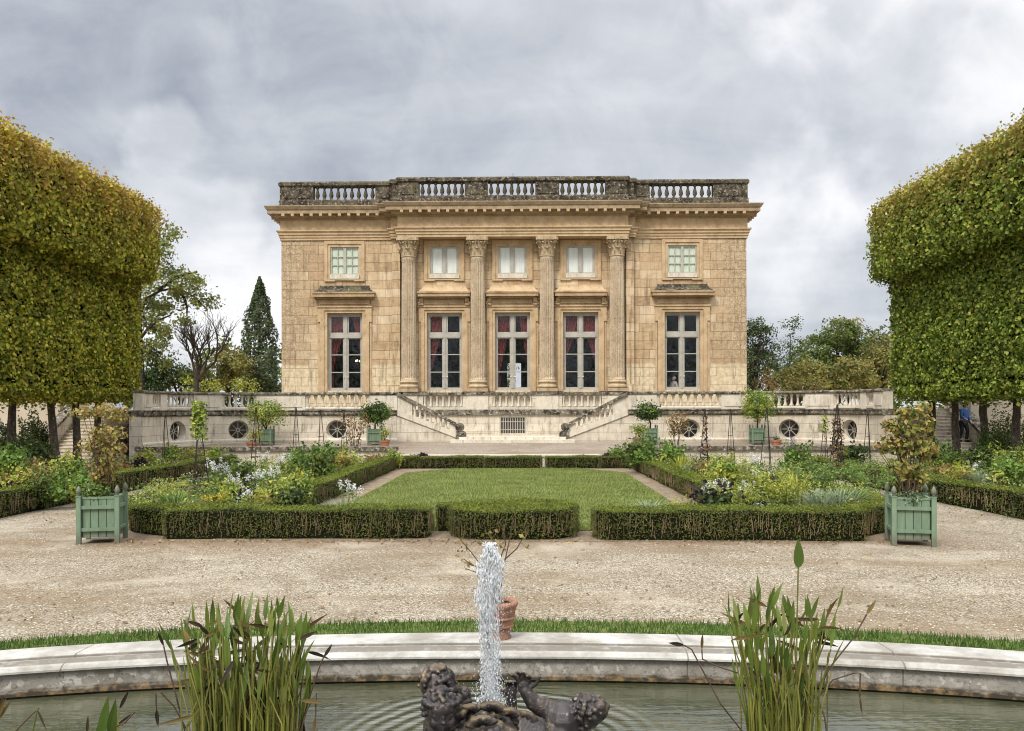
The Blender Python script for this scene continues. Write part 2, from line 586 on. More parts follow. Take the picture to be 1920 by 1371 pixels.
def m_gravel(name, c1, c2, c3, sc=1.0):
    m, g = newmat(name)
    v = OBJ(g)
    vo = g.n('ShaderNodeTexVoronoi', {'Vector': v, 'Scale': 46.0 * sc, 'Randomness': 1.0})
    cr = g.n('ShaderNodeSeparateXYZ', {0: vo.outputs[1]}).outputs[0]
    c = g.ramp(cr, [(0, tuple(x * .55 for x in c2)), (.25, c2), (.6, c1), (1, c3)])
    c = g.mix(g.rng(vo.outputs[0], 0.3, 0.8, 0, 0.7), c, (.10, .075, .05))
    n = g.noise(v, 0.32, 6, 0.62, 0.6)
    c = g.mix(g.rng(n, 0.45, 0.68, 0, 0.62), c, tuple(x * .62 for x in (c2[0], c2[1] * .95, c2[2] * .85)))
    trk = g.noise(g.scale(v, (0.16, 1.0, 1.0)), 0.9, 6, 0.65, 0.5)
    c = g.mix(g.rng(trk, 0.50, 0.62, 0, 0.62), c, (.27, .195, .115))
    n2 = g.noise(v, 2.4, 6, 0.7)
    c = g.mix(g.rng(n2, 0.52, 0.72, 0, 0.5), c, (.22, .16, .10))
    fi = g.noise(v, 120 * sc, 3, 0.7)
    c = g.mix(g.rng(fi, 0.56, 0.66, 0, 0.45), c, (.09, .07, .05))
    if name == 'gravel':        # trodden earth showing through along the hedges
        s3 = g.n('ShaderNodeSeparateXYZ', {0: v})
        yy = g.math('ADD', s3.outputs[1], g.math('MULTIPLY', g.math('SUBTRACT', g.noise(v, 0.8, 6, 0.7), 0.5), 2.4))
        em = g.math('MULTIPLY', g.rng(yy, 13.6, 15.0), g.rng(yy, 17.5, 16.0))
        em = g.math('MULTIPLY', em, g.rng(g.math('ABSOLUTE', g.math('ADD', s3.outputs[0], 0.5)), 9.0, 7.0))
        c = g.mix(g.math('MULTIPLY', em, 0.72), c, (.24, .165, .10))
        pale = g.noise(v, 0.55, 5, 0.6, 0.4)
        c = g.mix(g.rng(pale, 0.52, 0.68, 0, 0.4), c, (.72, .64, .51))
    h = g.math('ADD', g.math('MULTIPLY', vo.outputs[0], -1.0), g.math('MULTIPLY', n2, 0.7))
    finish(g, c, 0.95, h, 0.9, 0.035, spec=0.12)
    return m


def m_soil(name, c1, c2):
    m, g = newmat(name)
    v = OBJ(g)
    c = g.mix(g.rng(g.noise(v, 3, 8, 0.7), 0.36, 0.62), c1, c2)
    c = g.mix(g.rng(g.noise(v, 26, 5, 0.7), 0.5, 0.62, 0, 0.7), c, tuple(x * .35 for x in c2))
    finish(g, c, 0.95, g.noise(v, 24, 6, 0.7), 0.9, 0.05, spec=0.1)
    return m


def m_lawn():
    m, g = newmat('mown_grass')
    v = OBJ(g)
    a = g.noise(g.scale(v, (0.35, 1.6, 1)), 1.2, 6, 0.65)
    c = g.mix(g.rng(a, 0.38, 0.64), (.135, .175, .042), (.20, .225, .07))
    b = g.noise(g.scale(v, (1.0, 0.55, 1)), 32, 5, 0.75)
    c = g.mix(g.rng(b, 0.5, 0.64, 0, 0.7), c, (.035, .06, .014))
    d = g.noise(v, 20, 4, 0.7)
    c = g.mix(g.rng(d, 0.60, 0.68, 0, 0.75), c, (.26, .25, .085))
    finish(g, c, 0.85, b, 0.8, 0.06, spec=0.15)
    return m


def schlick(g, f0=0.045):
    geo = g.n('ShaderNodeNewGeometry')
    c = g.math('ABSOLUTE', g.vmath('DOT_PRODUCT', geo.outputs['Incoming'], geo.outputs['Normal']))
    return g.math('ADD', g.math('MULTIPLY', g.math('POWER', g.math('SUBTRACT', 1.0, c), 5.0), 1 - f0), f0)


def m_glass():
    m, g = newmat('window_glass')
    v = OBJ(g)
    b = g.n('ShaderNodeBump', {'Height': g.noise(v, 1.8, 2), 'Strength': 0.12, 'Distance': 0.05})
    gl = g.n('ShaderNodeBsdfGlossy', {'Color': (.9, .92, .95), 'Roughness': 0.02, 'Normal': b.outputs[0]})
    tr = g.n('ShaderNodeBsdfTransparent', {0: (.96, .97, .96)})
    mx = g.n('ShaderNodeMixShader', {0: schlick(g), 1: tr.outputs[0], 2: gl.outputs[0]})
    o = g.n('ShaderNodeOutputMaterial')
    g.t.links.new(mx.outputs[0], o.inputs[0])
    return m


def m_water():
    m, g = newmat('pool_water')
    v = OBJ(g)
    d = g.vmath('LENGTH', g.n('ShaderNodeVectorMath', {0: v, 1: (1, 1, 0)}, operation='MULTIPLY').outputs[0])
    wob = g.noise(v, 1.4, 3)
    ring = g.math('SINE', g.math('ADD', g.math('MULTIPLY', d, 52.0), g.math('MULTIPLY', wob, 9.0)))
    amp = g.rng(d, 0.95, 1.35, 1.0, 0.03)
    h = g.math('ADD', g.math('MULTIPLY', ring, g.math('MULTIPLY', amp, 0.55)), g.math('MULTIPLY', g.noise(g.scale(v, (0.5, 2.6, 1)), 5, 3, 0.5), g.rng(d, 0.9, 1.4, 1.4, 0.45)))
    murk = g.mix(g.rng(g.noise(v, 1.1, 4), 0.4, 0.62), (.045, .05, .026), (.085, .085, .052))
    finish(g, murk, 0.035, h, 0.34, 0.05, spec=0.5, extra={'IOR': 1.9})
    return m


def m_spray():
    m, g = newmat('spraying_water')
    d = g.n('ShaderNodeBsdfDiffuse', {0: (.93, .94, .95)})
    gl = g.n('ShaderNodeBsdfGlossy', {0: (1, 1, 1), 1: 0.08})
    tr = g.n('ShaderNodeBsdfTransparent', {0: (.97, .98, .98)})
    tl = g.n('ShaderNodeBsdfTranslucent', {0: (.93, .94, .95)})
    a = g.n('ShaderNodeMixShader', {0: 0.5, 1: d.outputs[0], 2: tl.outputs[0]})
    b = g.n('ShaderNodeMixShader', {0: 0.12, 1: a.outputs[0], 2: tr.outputs[0]})
    c = g.n('ShaderNodeMixShader', {0: g.math('MULTIPLY', schlick(g, 0.06), 0.7), 1: b.outputs[0], 2: gl.outputs[0]})
    o = g.n('ShaderNodeOutputMaterial')
    g.t.links.new(c.outputs[0], o.inputs[0])
    return m


def m_paint():
    m, g = newmat('sage_green_paint')
    v = OBJ(g)
    z = g.n('ShaderNodeSeparateXYZ', {0: v}).outputs[2]
    c = g.mix(g.rng(g.noise(g.scale(v, (1, 1, .25)), 7, 6, 0.65), 0.35, 0.65), (.185, .255, .165), (.13, .19, .118))
    ch = g.noise(v, 26, 6, 0.75)
    c = g.mix(g.rng(ch, 0.60, 0.66, 0, 0.7), c, (.30, .30, .24))
    zz = g.math('ADD', z, g.math('MULTIPLY', g.math('SUBTRACT', g.noise(v, 9, 6, 0.7), 0.5), 0.35))
    c = g.mix(g.rng(zz, 0.30, 0.08, 0, 0.6), c, (.13, .115, .085))
    st = g.noise(g.scale(v, (9, 9, .5)), 2.5, 6, 0.7)
    c = g.mix(g.rng(st, 0.55, 0.72, 0, 0.45), c, (.075, .10, .075))
    finish(g, c, g.rng(ch, 0.4, 0.7, 0.45, 0.75), g.noise(g.scale(v, (1, 1, .12)), 60, 4, 0.6), 0.25, 0.006, spec=0.3)
    return m


def m_bark(name, c1, c2, moss=(.20, .20, .12)):
    m, g = newmat(name)
    v = OBJ(g)
    a = g.noise(g.scale(v, (1, 1, .25)), 14, 7, 0.7)
    c = g.mix(g.rng(a, 0.38, 0.62), c1, c2)
    b = g.noise(v, 9, 5, 0.7)
    c = g.mix(g.rng(b, 0.56, 0.66, 0, 0.75), c, moss)
    finish(g, c, 0.92, a, 0.8, 0.03, spec=0.15)
    return m


def m_bronze():
    m, g = newmat('dark_bronze')
    v = OBJ(g)
    a = g.noise(v, 7, 6, 0.65, 0.4)
    c = g.mix(g.rng(a, 0.42, 0.60), (.050, .040, .038), (.020, .017, .017))
    b = g.noise(v, 6.5, 7, 0.72, 0.6)
    geo = g.n('ShaderNodeNewGeometry')
    nz = g.n('ShaderNodeSeparateXYZ', {0: geo.outputs['Normal']}).outputs[2]
    pt = g.math('MULTIPLY', g.math('SUBTRACT', geo.outputs['Pointiness'], 0.5), 1.1)
    pat = g.math('ADD', g.math('ADD', b, g.math('MULTIPLY', nz, 0.07)), pt)
    c = g.mix(g.rng(pat, 0.55, 0.70, 0, 0.55), c, (.22, .155, .08))
    e = g.noise(v, 24, 4, 0.7)
    c = g.mix(g.rng(e, 0.60, 0.70, 0, 0.5), c, (.42, .36, .27))
    finish(g, c, g.rng(a, 0.3, 0.7, 0.32, 0.62), g.noise(v, 45, 5, 0.7), 0.45, 0.01, metal=0.3, spec=0.5)
    return m


def m_rim():
    """pool edge: white moulded top, grey side with lichen blots, dark wet band at the water"""
    m, g = newmat('pool_edge_stone')
    v = OBJ(g)
    z = g.n('ShaderNodeSeparateXYZ', {0: v}).outputs[2]
    n = g.noise(v, 2.2, 7, 0.68)
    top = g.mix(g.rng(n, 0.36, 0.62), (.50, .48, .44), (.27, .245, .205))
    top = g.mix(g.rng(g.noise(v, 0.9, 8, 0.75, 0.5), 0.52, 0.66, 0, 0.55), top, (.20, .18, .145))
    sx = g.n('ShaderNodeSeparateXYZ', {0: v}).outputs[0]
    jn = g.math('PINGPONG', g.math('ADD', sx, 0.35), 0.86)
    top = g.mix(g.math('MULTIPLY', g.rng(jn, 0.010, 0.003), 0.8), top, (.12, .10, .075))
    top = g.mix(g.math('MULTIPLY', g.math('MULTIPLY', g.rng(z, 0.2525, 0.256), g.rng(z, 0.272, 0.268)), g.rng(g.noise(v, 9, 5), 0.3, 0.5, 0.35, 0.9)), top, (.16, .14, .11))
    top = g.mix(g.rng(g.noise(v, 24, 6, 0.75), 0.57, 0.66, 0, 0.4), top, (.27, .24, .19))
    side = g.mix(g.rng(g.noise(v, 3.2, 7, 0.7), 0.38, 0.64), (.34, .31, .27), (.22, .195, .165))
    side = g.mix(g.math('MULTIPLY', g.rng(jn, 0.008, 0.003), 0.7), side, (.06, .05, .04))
    side = g.mix(g.rng(g.noise(v, 30, 5, 0.7), 0.55, 0.64, 0, 0.6), side, (.075, .065, .05))
    blot = g.n('ShaderNodeTexVoronoi', {'Vector': g.vmath('ADD', v, g.vmath('MULTIPLY', g.n('ShaderNodeTexNoise', {'Vector': v, 'Scale': 22.0}).outputs[1], (.05, .05, .05))), 'Scale': 9.0}).outputs[0]
    lz = g.math('MULTIPLY', g.rng(z, 0.185, 0.15), g.rng(z, 0.06, 0.09))
    bl2 = g.noise(v, 11, 5, 0.55)
    bm = g.math('MULTIPLY', g.math('MAXIMUM', g.math('MULTIPLY', g.rng(blot, 0.30, 0.22), 0.6), g.rng(bl2, 0.545, 0.575)), g.math('MULTIPLY', lz, g.rng(g.noise(v, 0.9, 3), 0.38, 0.5)))
    side = g.mix(bm, side, (.46, .43, .38))
    wl = g.math('ADD', z, g.math('MULTIPLY', g.math('SUBTRACT', g.noise(v, 8, 6, 0.7), 0.5), 0.09))
    wet = g.mix(g.rng(g.noise(v, 12, 6, 0.7), 0.46, 0.62), (.035, .027, .016), (.17, .11, .05))
    side = g.mix(g.rng(wl, 0.075, 0.045), side, wet)
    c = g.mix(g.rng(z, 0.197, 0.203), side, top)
    finish(g, c, 0.85, g.noise(v, 26, 6, 0.7), 0.5, 0.015, spec=0.3)
    return m


M = {}
M['gold'] = m_gold_stone()
M['trim'] = m_trim_stone()
M['trim_dark'] = m_trim_stone('weathered_golden_trim', (.46, .33, .195), (.30, .20, .11), 0.8)
M['cornice'] = m_trim_stone('weathered_cornice', (.40, .30, .19), (.25, .18, .11), 0.8)
M['column'] = m_pitted()
M['capital'] = m_trim_stone('capital_stone', (.50, .39, .25), (.34, .25, .15), 0.7)
M['lichen'] = m_lichen()
M['coping'] = m_lichen('mottled_coping', (.22, .19, .145), (.50, .45, .37), (.032, .028, .022), 0.5)
M['pale'] = m_pale_stone()
M['pale_plain'] = m_pale_stone('pale_carved_limestone', (.69, .62, .51), (.54, .47, .365), 0.68, False)
M['roof'] = m_plain('lead_roof', (.18, .18, .18), rough=0.6)
M['frame'] = m_plain('window_paint', (.45, .42, .36), (.36, .335, .285), 3, 0.45)
M['glass'] = m_glass()
M['curtain'] = m_plain('red_curtain', (.17, .026, .022), (.09, .015, .013), 5, 0.8)
M['blind'] = m_plain('white_shutter', (.78, .78, .72), (.70, .71, .65), 2, 0.6)
M['blind_green'] = m_plain('pale_green_blind', (.64, .70, .55), (.53, .59, .45), 2, 0.7)
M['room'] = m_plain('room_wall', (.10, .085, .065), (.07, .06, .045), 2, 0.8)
M['gravel'] = m_gravel('gravel', (.57, .49, .365), (.38, .31, .215), (.78, .70, .56))
M['gravel_up'] = m_gravel('terrace_gravel', (.60, .51, .41), (.46, .375, .29), (.74, .66, .56), 1.0)
M['soil'] = m_soil('bed_soil', (.15, .10, .06), (.09, .06, .035))
M['earth'] = m_soil('dry_earth', (.35, .275, .19), (.22, .165, .11))
M['lawn'] = m_lawn()
M['water'] = m_water()
M['spray'] = m_spray()
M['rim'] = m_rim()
M['bronze'] = m_bronze()
M['bark'] = m_bark('lime_bark', (.13, .105, .08), (.055, .043, .033), (.27, .25, .18))
M['bark_dark'] = m_bark('dark_bark', (.07, .055, .042), (.035, .028, .022), (.10, .10, .06))
M['twig'] = m_plain('hedge_twig', (.30, .215, .12), (.16, .11, .06), 8, 0.85)
M['stem'] = m_plain('green_stem', (.16, .20, .06), (.11, .13, .04), 8, 0.6)
M['dry_stem'] = m_plain('dry_stem', (.10, .065, .04), (.06, .04, .025), 8, 0.8)
M['iron'] = m_plain('black_iron', (.018, .016, .015), (.035, .022, .016), 10, 0.6, spec=0.4)
M['planter'] = m_paint()
M['gap'] = m_plain('planter_gap', (.03, .055, .038), (.02, .04, .03), 5, 0.8)
M['terracotta'] = m_plain('terracotta', (.42, .165, .085), (.29, .12, .07), 9, 0.75, 0.3)
M['terracotta_old'] = m_plain('weathered_terracotta', (.36, .17, .105), (.19, .115, .08), 11, 0.85, 0.4)
M['plaster'] = m_plain('garden_wall_plaster', (.58, .50, .38), (.47, .40, .30), 1.2, 0.9, 0.3)
M['skin'] = m_plain('skin', (.52, .33, .24), (.46, .28, .2), 8, 0.5)
M['jacket'] = m_plain('blue_jacket', (.05, .13, .33), (.03, .08, .22), 12, 0.7)
M['trousers'] = m_plain('dark_trousers', (.022, .022, .026), (.014, .014, .017), 12, 0.8)
M['hair'] = m_plain('dark_hair', (.03, .022, .016), (.02, .014, .01), 20, 0.6)
M['grey_hair'] = m_plain('grey_hair', (.45, .43, .40), (.36, .34, .31), 20, 0.7)
M['pale_cloth'] = m_plain('pale_cloth', (.58, .52, .48), (.50, .44, .40), 6, 0.8)
M['brass'] = m_plain('gilt', (.45, .31, .10), (.34, .22, .07), 6, 0.35, metal=0.8)
mm, g_ = newmat('lit_bulb')
e_ = g_.n('ShaderNodeEmission', {0: (1.0, .78, .45), 1: 4.0})
g_.t.links.new(e_.outputs[0], g_.n('ShaderNodeOutputMaterial').inputs[0])
M['bulb'] = mm

M['core'] = m_plain('inner_shade_core', (.016, .018, .008), (.010, .011, .006), 6, 0.95, spec=0.05)  # solid near-black core standing for inner twigs, shade put into its colour
GOLDC = (.46, .26, .06)
M['lime_gold'] = m_leaf('golden_lime_leaf', [(.27, .31, .034), (.48, .48, .05), (.66, .60, .075), (.10, .13, .018), (.34, .40, .04), (.66, .50, .09), (.13, .17, .02)], top=(8.8, 11.6, GOLDC))
M['lime_green'] = m_leaf('green_lime_leaf', [(.17, .26, .038), (.28, .37, .055), (.42, .48, .078), (.075, .12, .018), (.19, .28, .04), (.50, .50, .09), (.085, .13, .02)], top=(9.0, 12.0, (.44, .30, .07)))
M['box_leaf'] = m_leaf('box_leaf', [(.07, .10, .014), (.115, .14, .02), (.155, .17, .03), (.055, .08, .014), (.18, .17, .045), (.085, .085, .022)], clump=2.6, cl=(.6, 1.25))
M['box_top'] = m_leaf('box_top_leaf', [(.13, .17, .018), (.19, .22, .026), (.24, .25, .036), (.10, .14, .016)], clump=2.0)  # lighter leaf colours for the hedge tops
M['yellow'] = m_leaf('yellow_green_leaf', [(.31, .36, .045), (.43, .46, .065), (.21, .27, .036), (.52, .50, .10)], clump=2.0)
M['green'] = m_leaf('fresh_green_leaf', [(.12, .21, .036), (.19, .29, .055), (.26, .36, .075), (.08, .15, .028)], clump=2.0)
M['dark'] = m_leaf('dark_green_leaf', [(.035, .065, .018), (.055, .09, .024), (.08, .12, .03), (.028, .05, .014)], clump=1.6)
M['silver'] = m_leaf('silver_leaf', [(.19, .25, .13), (.27, .33, .19), (.15, .20, .10), (.34, .39, .25)], clump=2.0)
M['purple'] = m_leaf('purple_black_leaf', [(.020, .013, .022), (.035, .020, .035), (.016, .014, .020), (.05, .030, .04)], clump=2.0)
M['red'] = m_leaf('rusty_red_leaf', [(.22, .055, .03), (.30, .10, .05), (.16, .06, .03), (.24, .15, .05)], clump=2.0)
M['brown'] = m_leaf('autumn_brown_leaf', [(.26, .16, .06), (.34, .22, .09), (.18, .105, .045), (.40, .30, .13), (.24, .21, .06)], clump=2.0)
M['autumn'] = m_leaf('turning_leaf', [(.28, .20, .05), (.38, .28, .09), (.22, .20, .045), (.30, .15, .05), (.45, .34, .14), (.19, .18, .04)], clump=2.0)
M['gold_leaf'] = m_leaf('golden_shrub_leaf', [(.36, .30, .06), (.46, .36, .09), (.26, .25, .05), (.34, .22, .06), (.22, .23, .05)], clump=2.0)
M['olive'] = m_leaf('olive_leaf', [(.13, .145, .036), (.20, .20, .045), (.26, .24, .055), (.10, .115, .03), (.28, .21, .06)], clump=0.6, cl=(.55, 1.35))
M['fir'] = m_leaf('blue_green_leaf', [(.06, .09, .036), (.095, .13, .05), (.13, .16, .06), (.045, .07, .03)], clump=1.2)
M['forest'] = m_leaf('forest_leaf', [(.085, .12, .028), (.13, .175, .036), (.18, .22, .045), (.065, .095, .024)], clump=0.6, cl=(.55, 1.3))
M['ash'] = m_leaf('ash_leaf', [(.14, .19, .045), (.20, .25, .06), (.25, .28, .08), (.11, .15, .035), (.28, .25, .07)], clump=0.8)
M['white_flower'] = m_leaf('white_petal', [(.80, .80, .76), (.72, .72, .68), (.62, .64, .58), (.85, .85, .82)], trans=0.35, clump=3, cl=(.9, 1.05))
M['yellow_flower'] = m_leaf('yellow_petal', [(.60, .45, .03), (.50, .36, .03), (.66, .52, .06)], clump=3)
M['blue_flower'] = m_leaf('blue_violet_petal', [(.11, .09, .26), (.16, .13, .34), (.08, .06, .18)], clump=3)
M['pink_flower'] = m_leaf('dusty_pink_petal', [(.42, .25, .20), (.34, .19, .16), (.50, .34, .26)], clump=3)
M['pickerel'] = m_leaf('water_plant_leaf', [(.09, .15, .022), (.13, .19, .03), (.17, .22, .035), (.065, .11, .016), (.20, .22, .05)], trans=0.35, rough=0.32, spec=0.5, clump=3, cl=(.75, 1.2))
M['pickerel_dry'] = m_leaf('withered_water_leaf', [(.12, .075, .03), (.055, .035, .02), (.22, .15, .05), (.03, .022, .015)], rough=0.7, clump=4)
M['grass'] = m_leaf('grass_blade', [(.06, .12, .018), (.09, .165, .028), (.12, .20, .04), (.045, .09, .014)], clump=2.0, cl=(.7, 1.2))
M['lawn_blade'] = m_leaf('lawn_blade', [(.17, .215, .048), (.24, .275, .072), (.31, .315, .095), (.11, .16, .034)], clump=0.9, cl=(.75, 1.15))
M['litter'] = m_leaf('fallen_leaf', [(.20, .11, .05), (.30, .19, .09), (.13, .07, .035), (.38, .27, .12)], trans=0.1, clump=3)
# ------------------------------------------------------------------ the setting
AX = -0.62                      # garden and palace axis
BC = (-0.1, 5.37)               # pool centre
PA, PB = 6.7, 2.5               # outer half axes of the pool edge
JX, JY = X_at(918, 5.9), 5.9    # the jet


def ell(e, n=160):
    """ellipse offset outwards by e"""
    return [(BC[0] + (PA + e) * math.cos(2 * math.pi * i / n), BC[1] + (PB + e) * math.sin(2 * math.pi * i / n)) for i in range(n)]


def rings(levels, n=160):
    """(offset, z) rings round the pool joined by quads"""
    vs, fs = [], []
    for e, z in levels:
        vs += [(x, y, z) for x, y in ell(e, n)]
    for k in range(len(levels) - 1):
        for i in range(n):
            j = (i + 1) % n
            fs.append((k * n + i, (k + 1) * n + i, (k + 1) * n + j, k * n + j))
    return vs, fs


b = MB()
b.add(*rings([(-.2, 0), (1.6, 0), (4, 0), (8, 0), (16, 0), (34, 0), (80, 0), (220, 0), (900, 0)]))
gr = b.build('gravel_ground', M['gravel'])
tag(gr, 'pale gravel court and paths of the garden', 'ground', kind='structure')

b = MB()
b.add(*rings([(-.06, .008), (.5, .010), (1.0, .010), (1.5, .008)]))
tag(b.build('grass_verge', M['lawn']), 'narrow ring of turf round the pool edge', 'grass verge', kind='structure')
b = MB()
n = 52000
t = RNG.uniform(0.12, math.pi - 0.12, n)
e = RNG.uniform(0.02, 1.52, n) + RNG.normal(0, 0.025, n)
px_, py_ = BC[0] + (PA + e) * np.cos(t), BC[1] + (PB + e) * np.sin(t)
h = RNG.uniform(.035, .085, n)
a = RNG.uniform(0, 6.283, n)
w = .006
ln = RNG.normal(0, .02, (n, 2))
v = np.empty((n, 3, 3))
v[:, 0] = np.stack([px_ - w * np.cos(a), py_ - w * np.sin(a), np.zeros(n)], 1)
v[:, 1] = np.stack([px_ + w * np.cos(a), py_ + w * np.sin(a), np.zeros(n)], 1)
v[:, 2] = np.stack([px_ + ln[:, 0], py_ + ln[:, 1], h], 1)
b.add(v.reshape(-1, 3), np.arange(n * 3).reshape(n, 3))
tag(b.build('verge_grass', M['grass']), 'short green blades of the turf ring round the pool', 'grass', kind='stuff')

# pool
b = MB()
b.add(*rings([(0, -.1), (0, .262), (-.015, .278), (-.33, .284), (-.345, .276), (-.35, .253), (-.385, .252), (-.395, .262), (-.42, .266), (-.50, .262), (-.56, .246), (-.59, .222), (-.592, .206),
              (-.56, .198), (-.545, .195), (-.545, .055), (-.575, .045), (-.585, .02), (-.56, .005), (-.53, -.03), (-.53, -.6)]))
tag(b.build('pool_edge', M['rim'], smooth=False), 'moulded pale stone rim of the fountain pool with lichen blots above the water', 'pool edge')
b = MB()
b.add(*rings([(-.50, .0), (-1.2, .0), (-2.0, .0), (-2.49, .0)]))
tag(b.build('water', M['water'], loc=(JX, JY, 0), sub=(JX, JY, 0)), 'dark rippled pool water round the fountain', 'water', kind='structure')

# lawn and the earth round it
LX0, LX1, LY0, LY1 = -4.35, 3.62, 16.3, 33.3
b = MB()
b.prism([(-5.6, 15.0), (4.8, 15.0), (4.8, 34.6), (-5.6, 34.6)], -.05, .008)
tag(b.build('earth_strip', M['earth']), 'bare brown earth between the box hedges and the lawn', 'earth', kind='structure')
LAWN = [(LX0 + .9, LY0), (LX1 - .9, LY0), (LX1, LY0 + 2.2), (LX1, 31.0), (LX1 - 1.6, LY1), (LX0 + 1.6, LY1), (LX0, 31.0), (LX0, LY0 + 2.2)]
b = MB()
b.prism(LAWN, -.05, .030)
tag(b.build('lawn', M['lawn']), 'mown green lawn enclosed by low box hedges', 'lawn', kind='structure')
n = 70000
px_ = RNG.uniform(LX0, LX1, n)
py_ = LY0 + (LY1 - LY0) * RNG.uniform(0, 1, n) ** 1.25
k = (np.abs(px_ - (LX0 + LX1) / 2) < (LX1 - LX0) / 2 - np.clip((py_ - 31) * .7, 0, 2) - np.clip((18.5 - py_) * .42, 0, 1)) & (py_ < LY1)
px_, py_ = px_[k], py_[k]
b = MB()
n = len(px_)
h = RNG.uniform(.02, .055, n)
w = RNG.uniform(.006, .016, n)
ln = RNG.normal(0, .02, (n, 2))
v = np.empty((n, 3, 3))
v[:, 0] = np.stack([px_ - w, py_, np.full(n, .025)], 1)
v[:, 1] = np.stack([px_ + w, py_, np.full(n, .025)], 1)
v[:, 2] = np.stack([px_ + ln[:, 0], py_ + ln[:, 1], .03 + h], 1)
b.add(v.reshape(-1, 3), np.arange(n * 3).reshape(n, 3))
tag(b.build('lawn_grass', M['lawn_blade']), 'short mown grass blades of the hedged lawn', 'grass', kind='stuff')

BEDS = {'west': [(-6.9, 15.9), (-7.5, 16.2), (-9.3, 19.6), (-9.3, 33.9), (-5.4, 33.9), (-5.4, 16.0)],
        'east': [(6.4, 15.9), (4.6, 15.9), (4.6, 33.9), (8.1, 33.9), (8.1, 19.4), (6.7, 16.3)],
        'far_west': [(-11.5, 16.5), (-17.5, 16.5), (-17.5, 34.3), (-11.5, 34.3)],
        'far_east': [(10.4, 16.5), (10.4, 34.3), (16.5, 34.3), (16.5, 16.5)]}
b = MB()
for p in BEDS.values():
    b.prism(p if p[0][0] > 0 and p[1][0] >= p[0][0] else p[::-1], -.05, .012)
tag(b.build('bed_soil', M['soil']), 'dark soil of the planted flower beds', 'soil', kind='structure')

# upper gravel court before the palace, sloping gently up to the terrace wall
b = MB()
b.add([(-16.1, 34.9, .46), (14.9, 34.9, .46), (14.9, 41.0, .79), (14.9, 43.4, .80), (-16.1, 43.4, .80), (-16.1, 41.0, .79)], [(0, 1, 2, 5), (5, 2, 3, 4)])
tag(b.build('upper_court', M['gravel_up']), 'pale gravel court below the palace terrace', 'gravel court', kind='structure')

# low retaining walls in front of the upper court
def low_wall(x0, x1, label):
    t = thing('low_wall', label, 'garden wall', (x0, 34.7, 0))
    b = MB()
    b.box(x0, x1, 34.62, 34.98, -.1, .66)
    b.build('wall', M['pale'], t, sub=(x0, 34.7, 0))
    b = MB()
    b.xz_prism([(x0 - .02, .66), (x1 + .02, .66), (x1 + .03, .70), (x1 + .03, .80), (x1, .83), (x0, .83), (x0 - .03, .80), (x0 - .03, .70)], 34.53, 35.05)
    b.build('coping', M['coping'], t, sub=(x0, 34.7, 0))

low_wall(-15.9, -5.25, 'low lichened retaining wall behind the flower bed with the white flowers')
low_wall(4.35, 14.75, 'low lichened retaining wall behind the bed of feathery ferns and violet spikes')
t = thing('stone_sill', 'flat stone sill edging the gravel court behind the middle hedges', 'stone edging', (AX, 34.75, 0))
b = MB()
b.box(-5.25, 4.35, 34.62, 34.9, -.1, .42)
b.build('riser', M['pale'], t, sub=(AX, 34.75, 0))
b = MB()
b.box(-5.25, 4.35, 34.56, 34.98, .42, .49)
b.build('slab', M['pale_plain'], t, sub=(AX, 34.75, 0))

# fallen leaves and loose stones on the court
b = MB()
n = 1100
q = RNG.uniform(0, 1, n)
ly = 9.2 + 12 * q ** 1.3
lx = RNG.uniform(-1, 1, n) * ly * .68
k = ~((ly > 14.7) & (np.abs(lx + .5) < 8.0))
c = np.stack([lx[k], ly[k], np.full(k.sum(), .014)], 1)
b.leaves(c, np.tile([0, 0, 1.], (len(c), 1)), .06, spread=.25)
n = 700
lx = RNG.uniform(-7.4, 6.4, n)
ly = 15.2 - np.abs(RNG.normal(0, .28, n))
c = np.stack([lx, ly, np.full(n, .016)], 1)
b.leaves(c, np.tile([0, 0, 1.], (n, 1)), .055, spread=.4)
n = 260
lx = np.where(RNG.uniform(0, 1, n) < .5, RNG.uniform(-10.9, -9.6, n), RNG.uniform(8.6, 10, n))
c = np.stack([lx, RNG.uniform(17, 30, n), np.full(n, .016)], 1)
b.leaves(c, np.tile([0, 0, 1.], (n, 1)), .07, spread=.4)
tag(b.build('fallen_leaves', M['litter']), 'scattered dry brown leaves lying on the gravel', 'leaf litter', kind='stuff')
n = 9000
ly = 9.0 + 6.5 * RNG.uniform(0, 1, n) ** 1.2
lx = RNG.uniform(-1, 1, n) * ly * .66
k = ~((ly > 14.7) & (np.abs(lx + .5) < 8.0)) & (((lx - BC[0]) / (PA + 1.5)) ** 2 + ((ly - BC[1]) / (PB + 1.5)) ** 2 > 1)
lx, ly = lx[k], ly[k]
n = len(lx)
r = RNG.uniform(.006, .015, n)
oc = np.array([(1, 0, 0), (0, 1, 0), (-1, 0, 0), (0, -1, 0), (0, 0, .6), (0, 0, -.4)])
a = RNG.uniform(0, 6.28, n)
v = np.repeat(oc[None], n, 0) * (r[:, None, None] * RNG.uniform(.7, 1.3, (n, 6, 1)))
vx = v[:, :, 0] * np.cos(a)[:, None] - v[:, :, 1] * np.sin(a)[:, None]
vy = v[:, :, 0] * np.sin(a)[:, None] + v[:, :, 1] * np.cos(a)[:, None]
v = np.stack([vx + lx[:, None], vy + ly[:, None], v[:, :, 2] + .004], 2)
fa = np.array([(0, 1, 4), (1, 2, 4), (2, 3, 4), (3, 0, 4)])
b = MB()
b.add(v.reshape(-1, 3), (np.arange(n)[:, None, None] * 6 + fa[None]).reshape(-1, 3))
mm, g = newmat('loose_stone')
rn = g.n('ShaderNodeNewGeometry').outputs['Random Per Island']
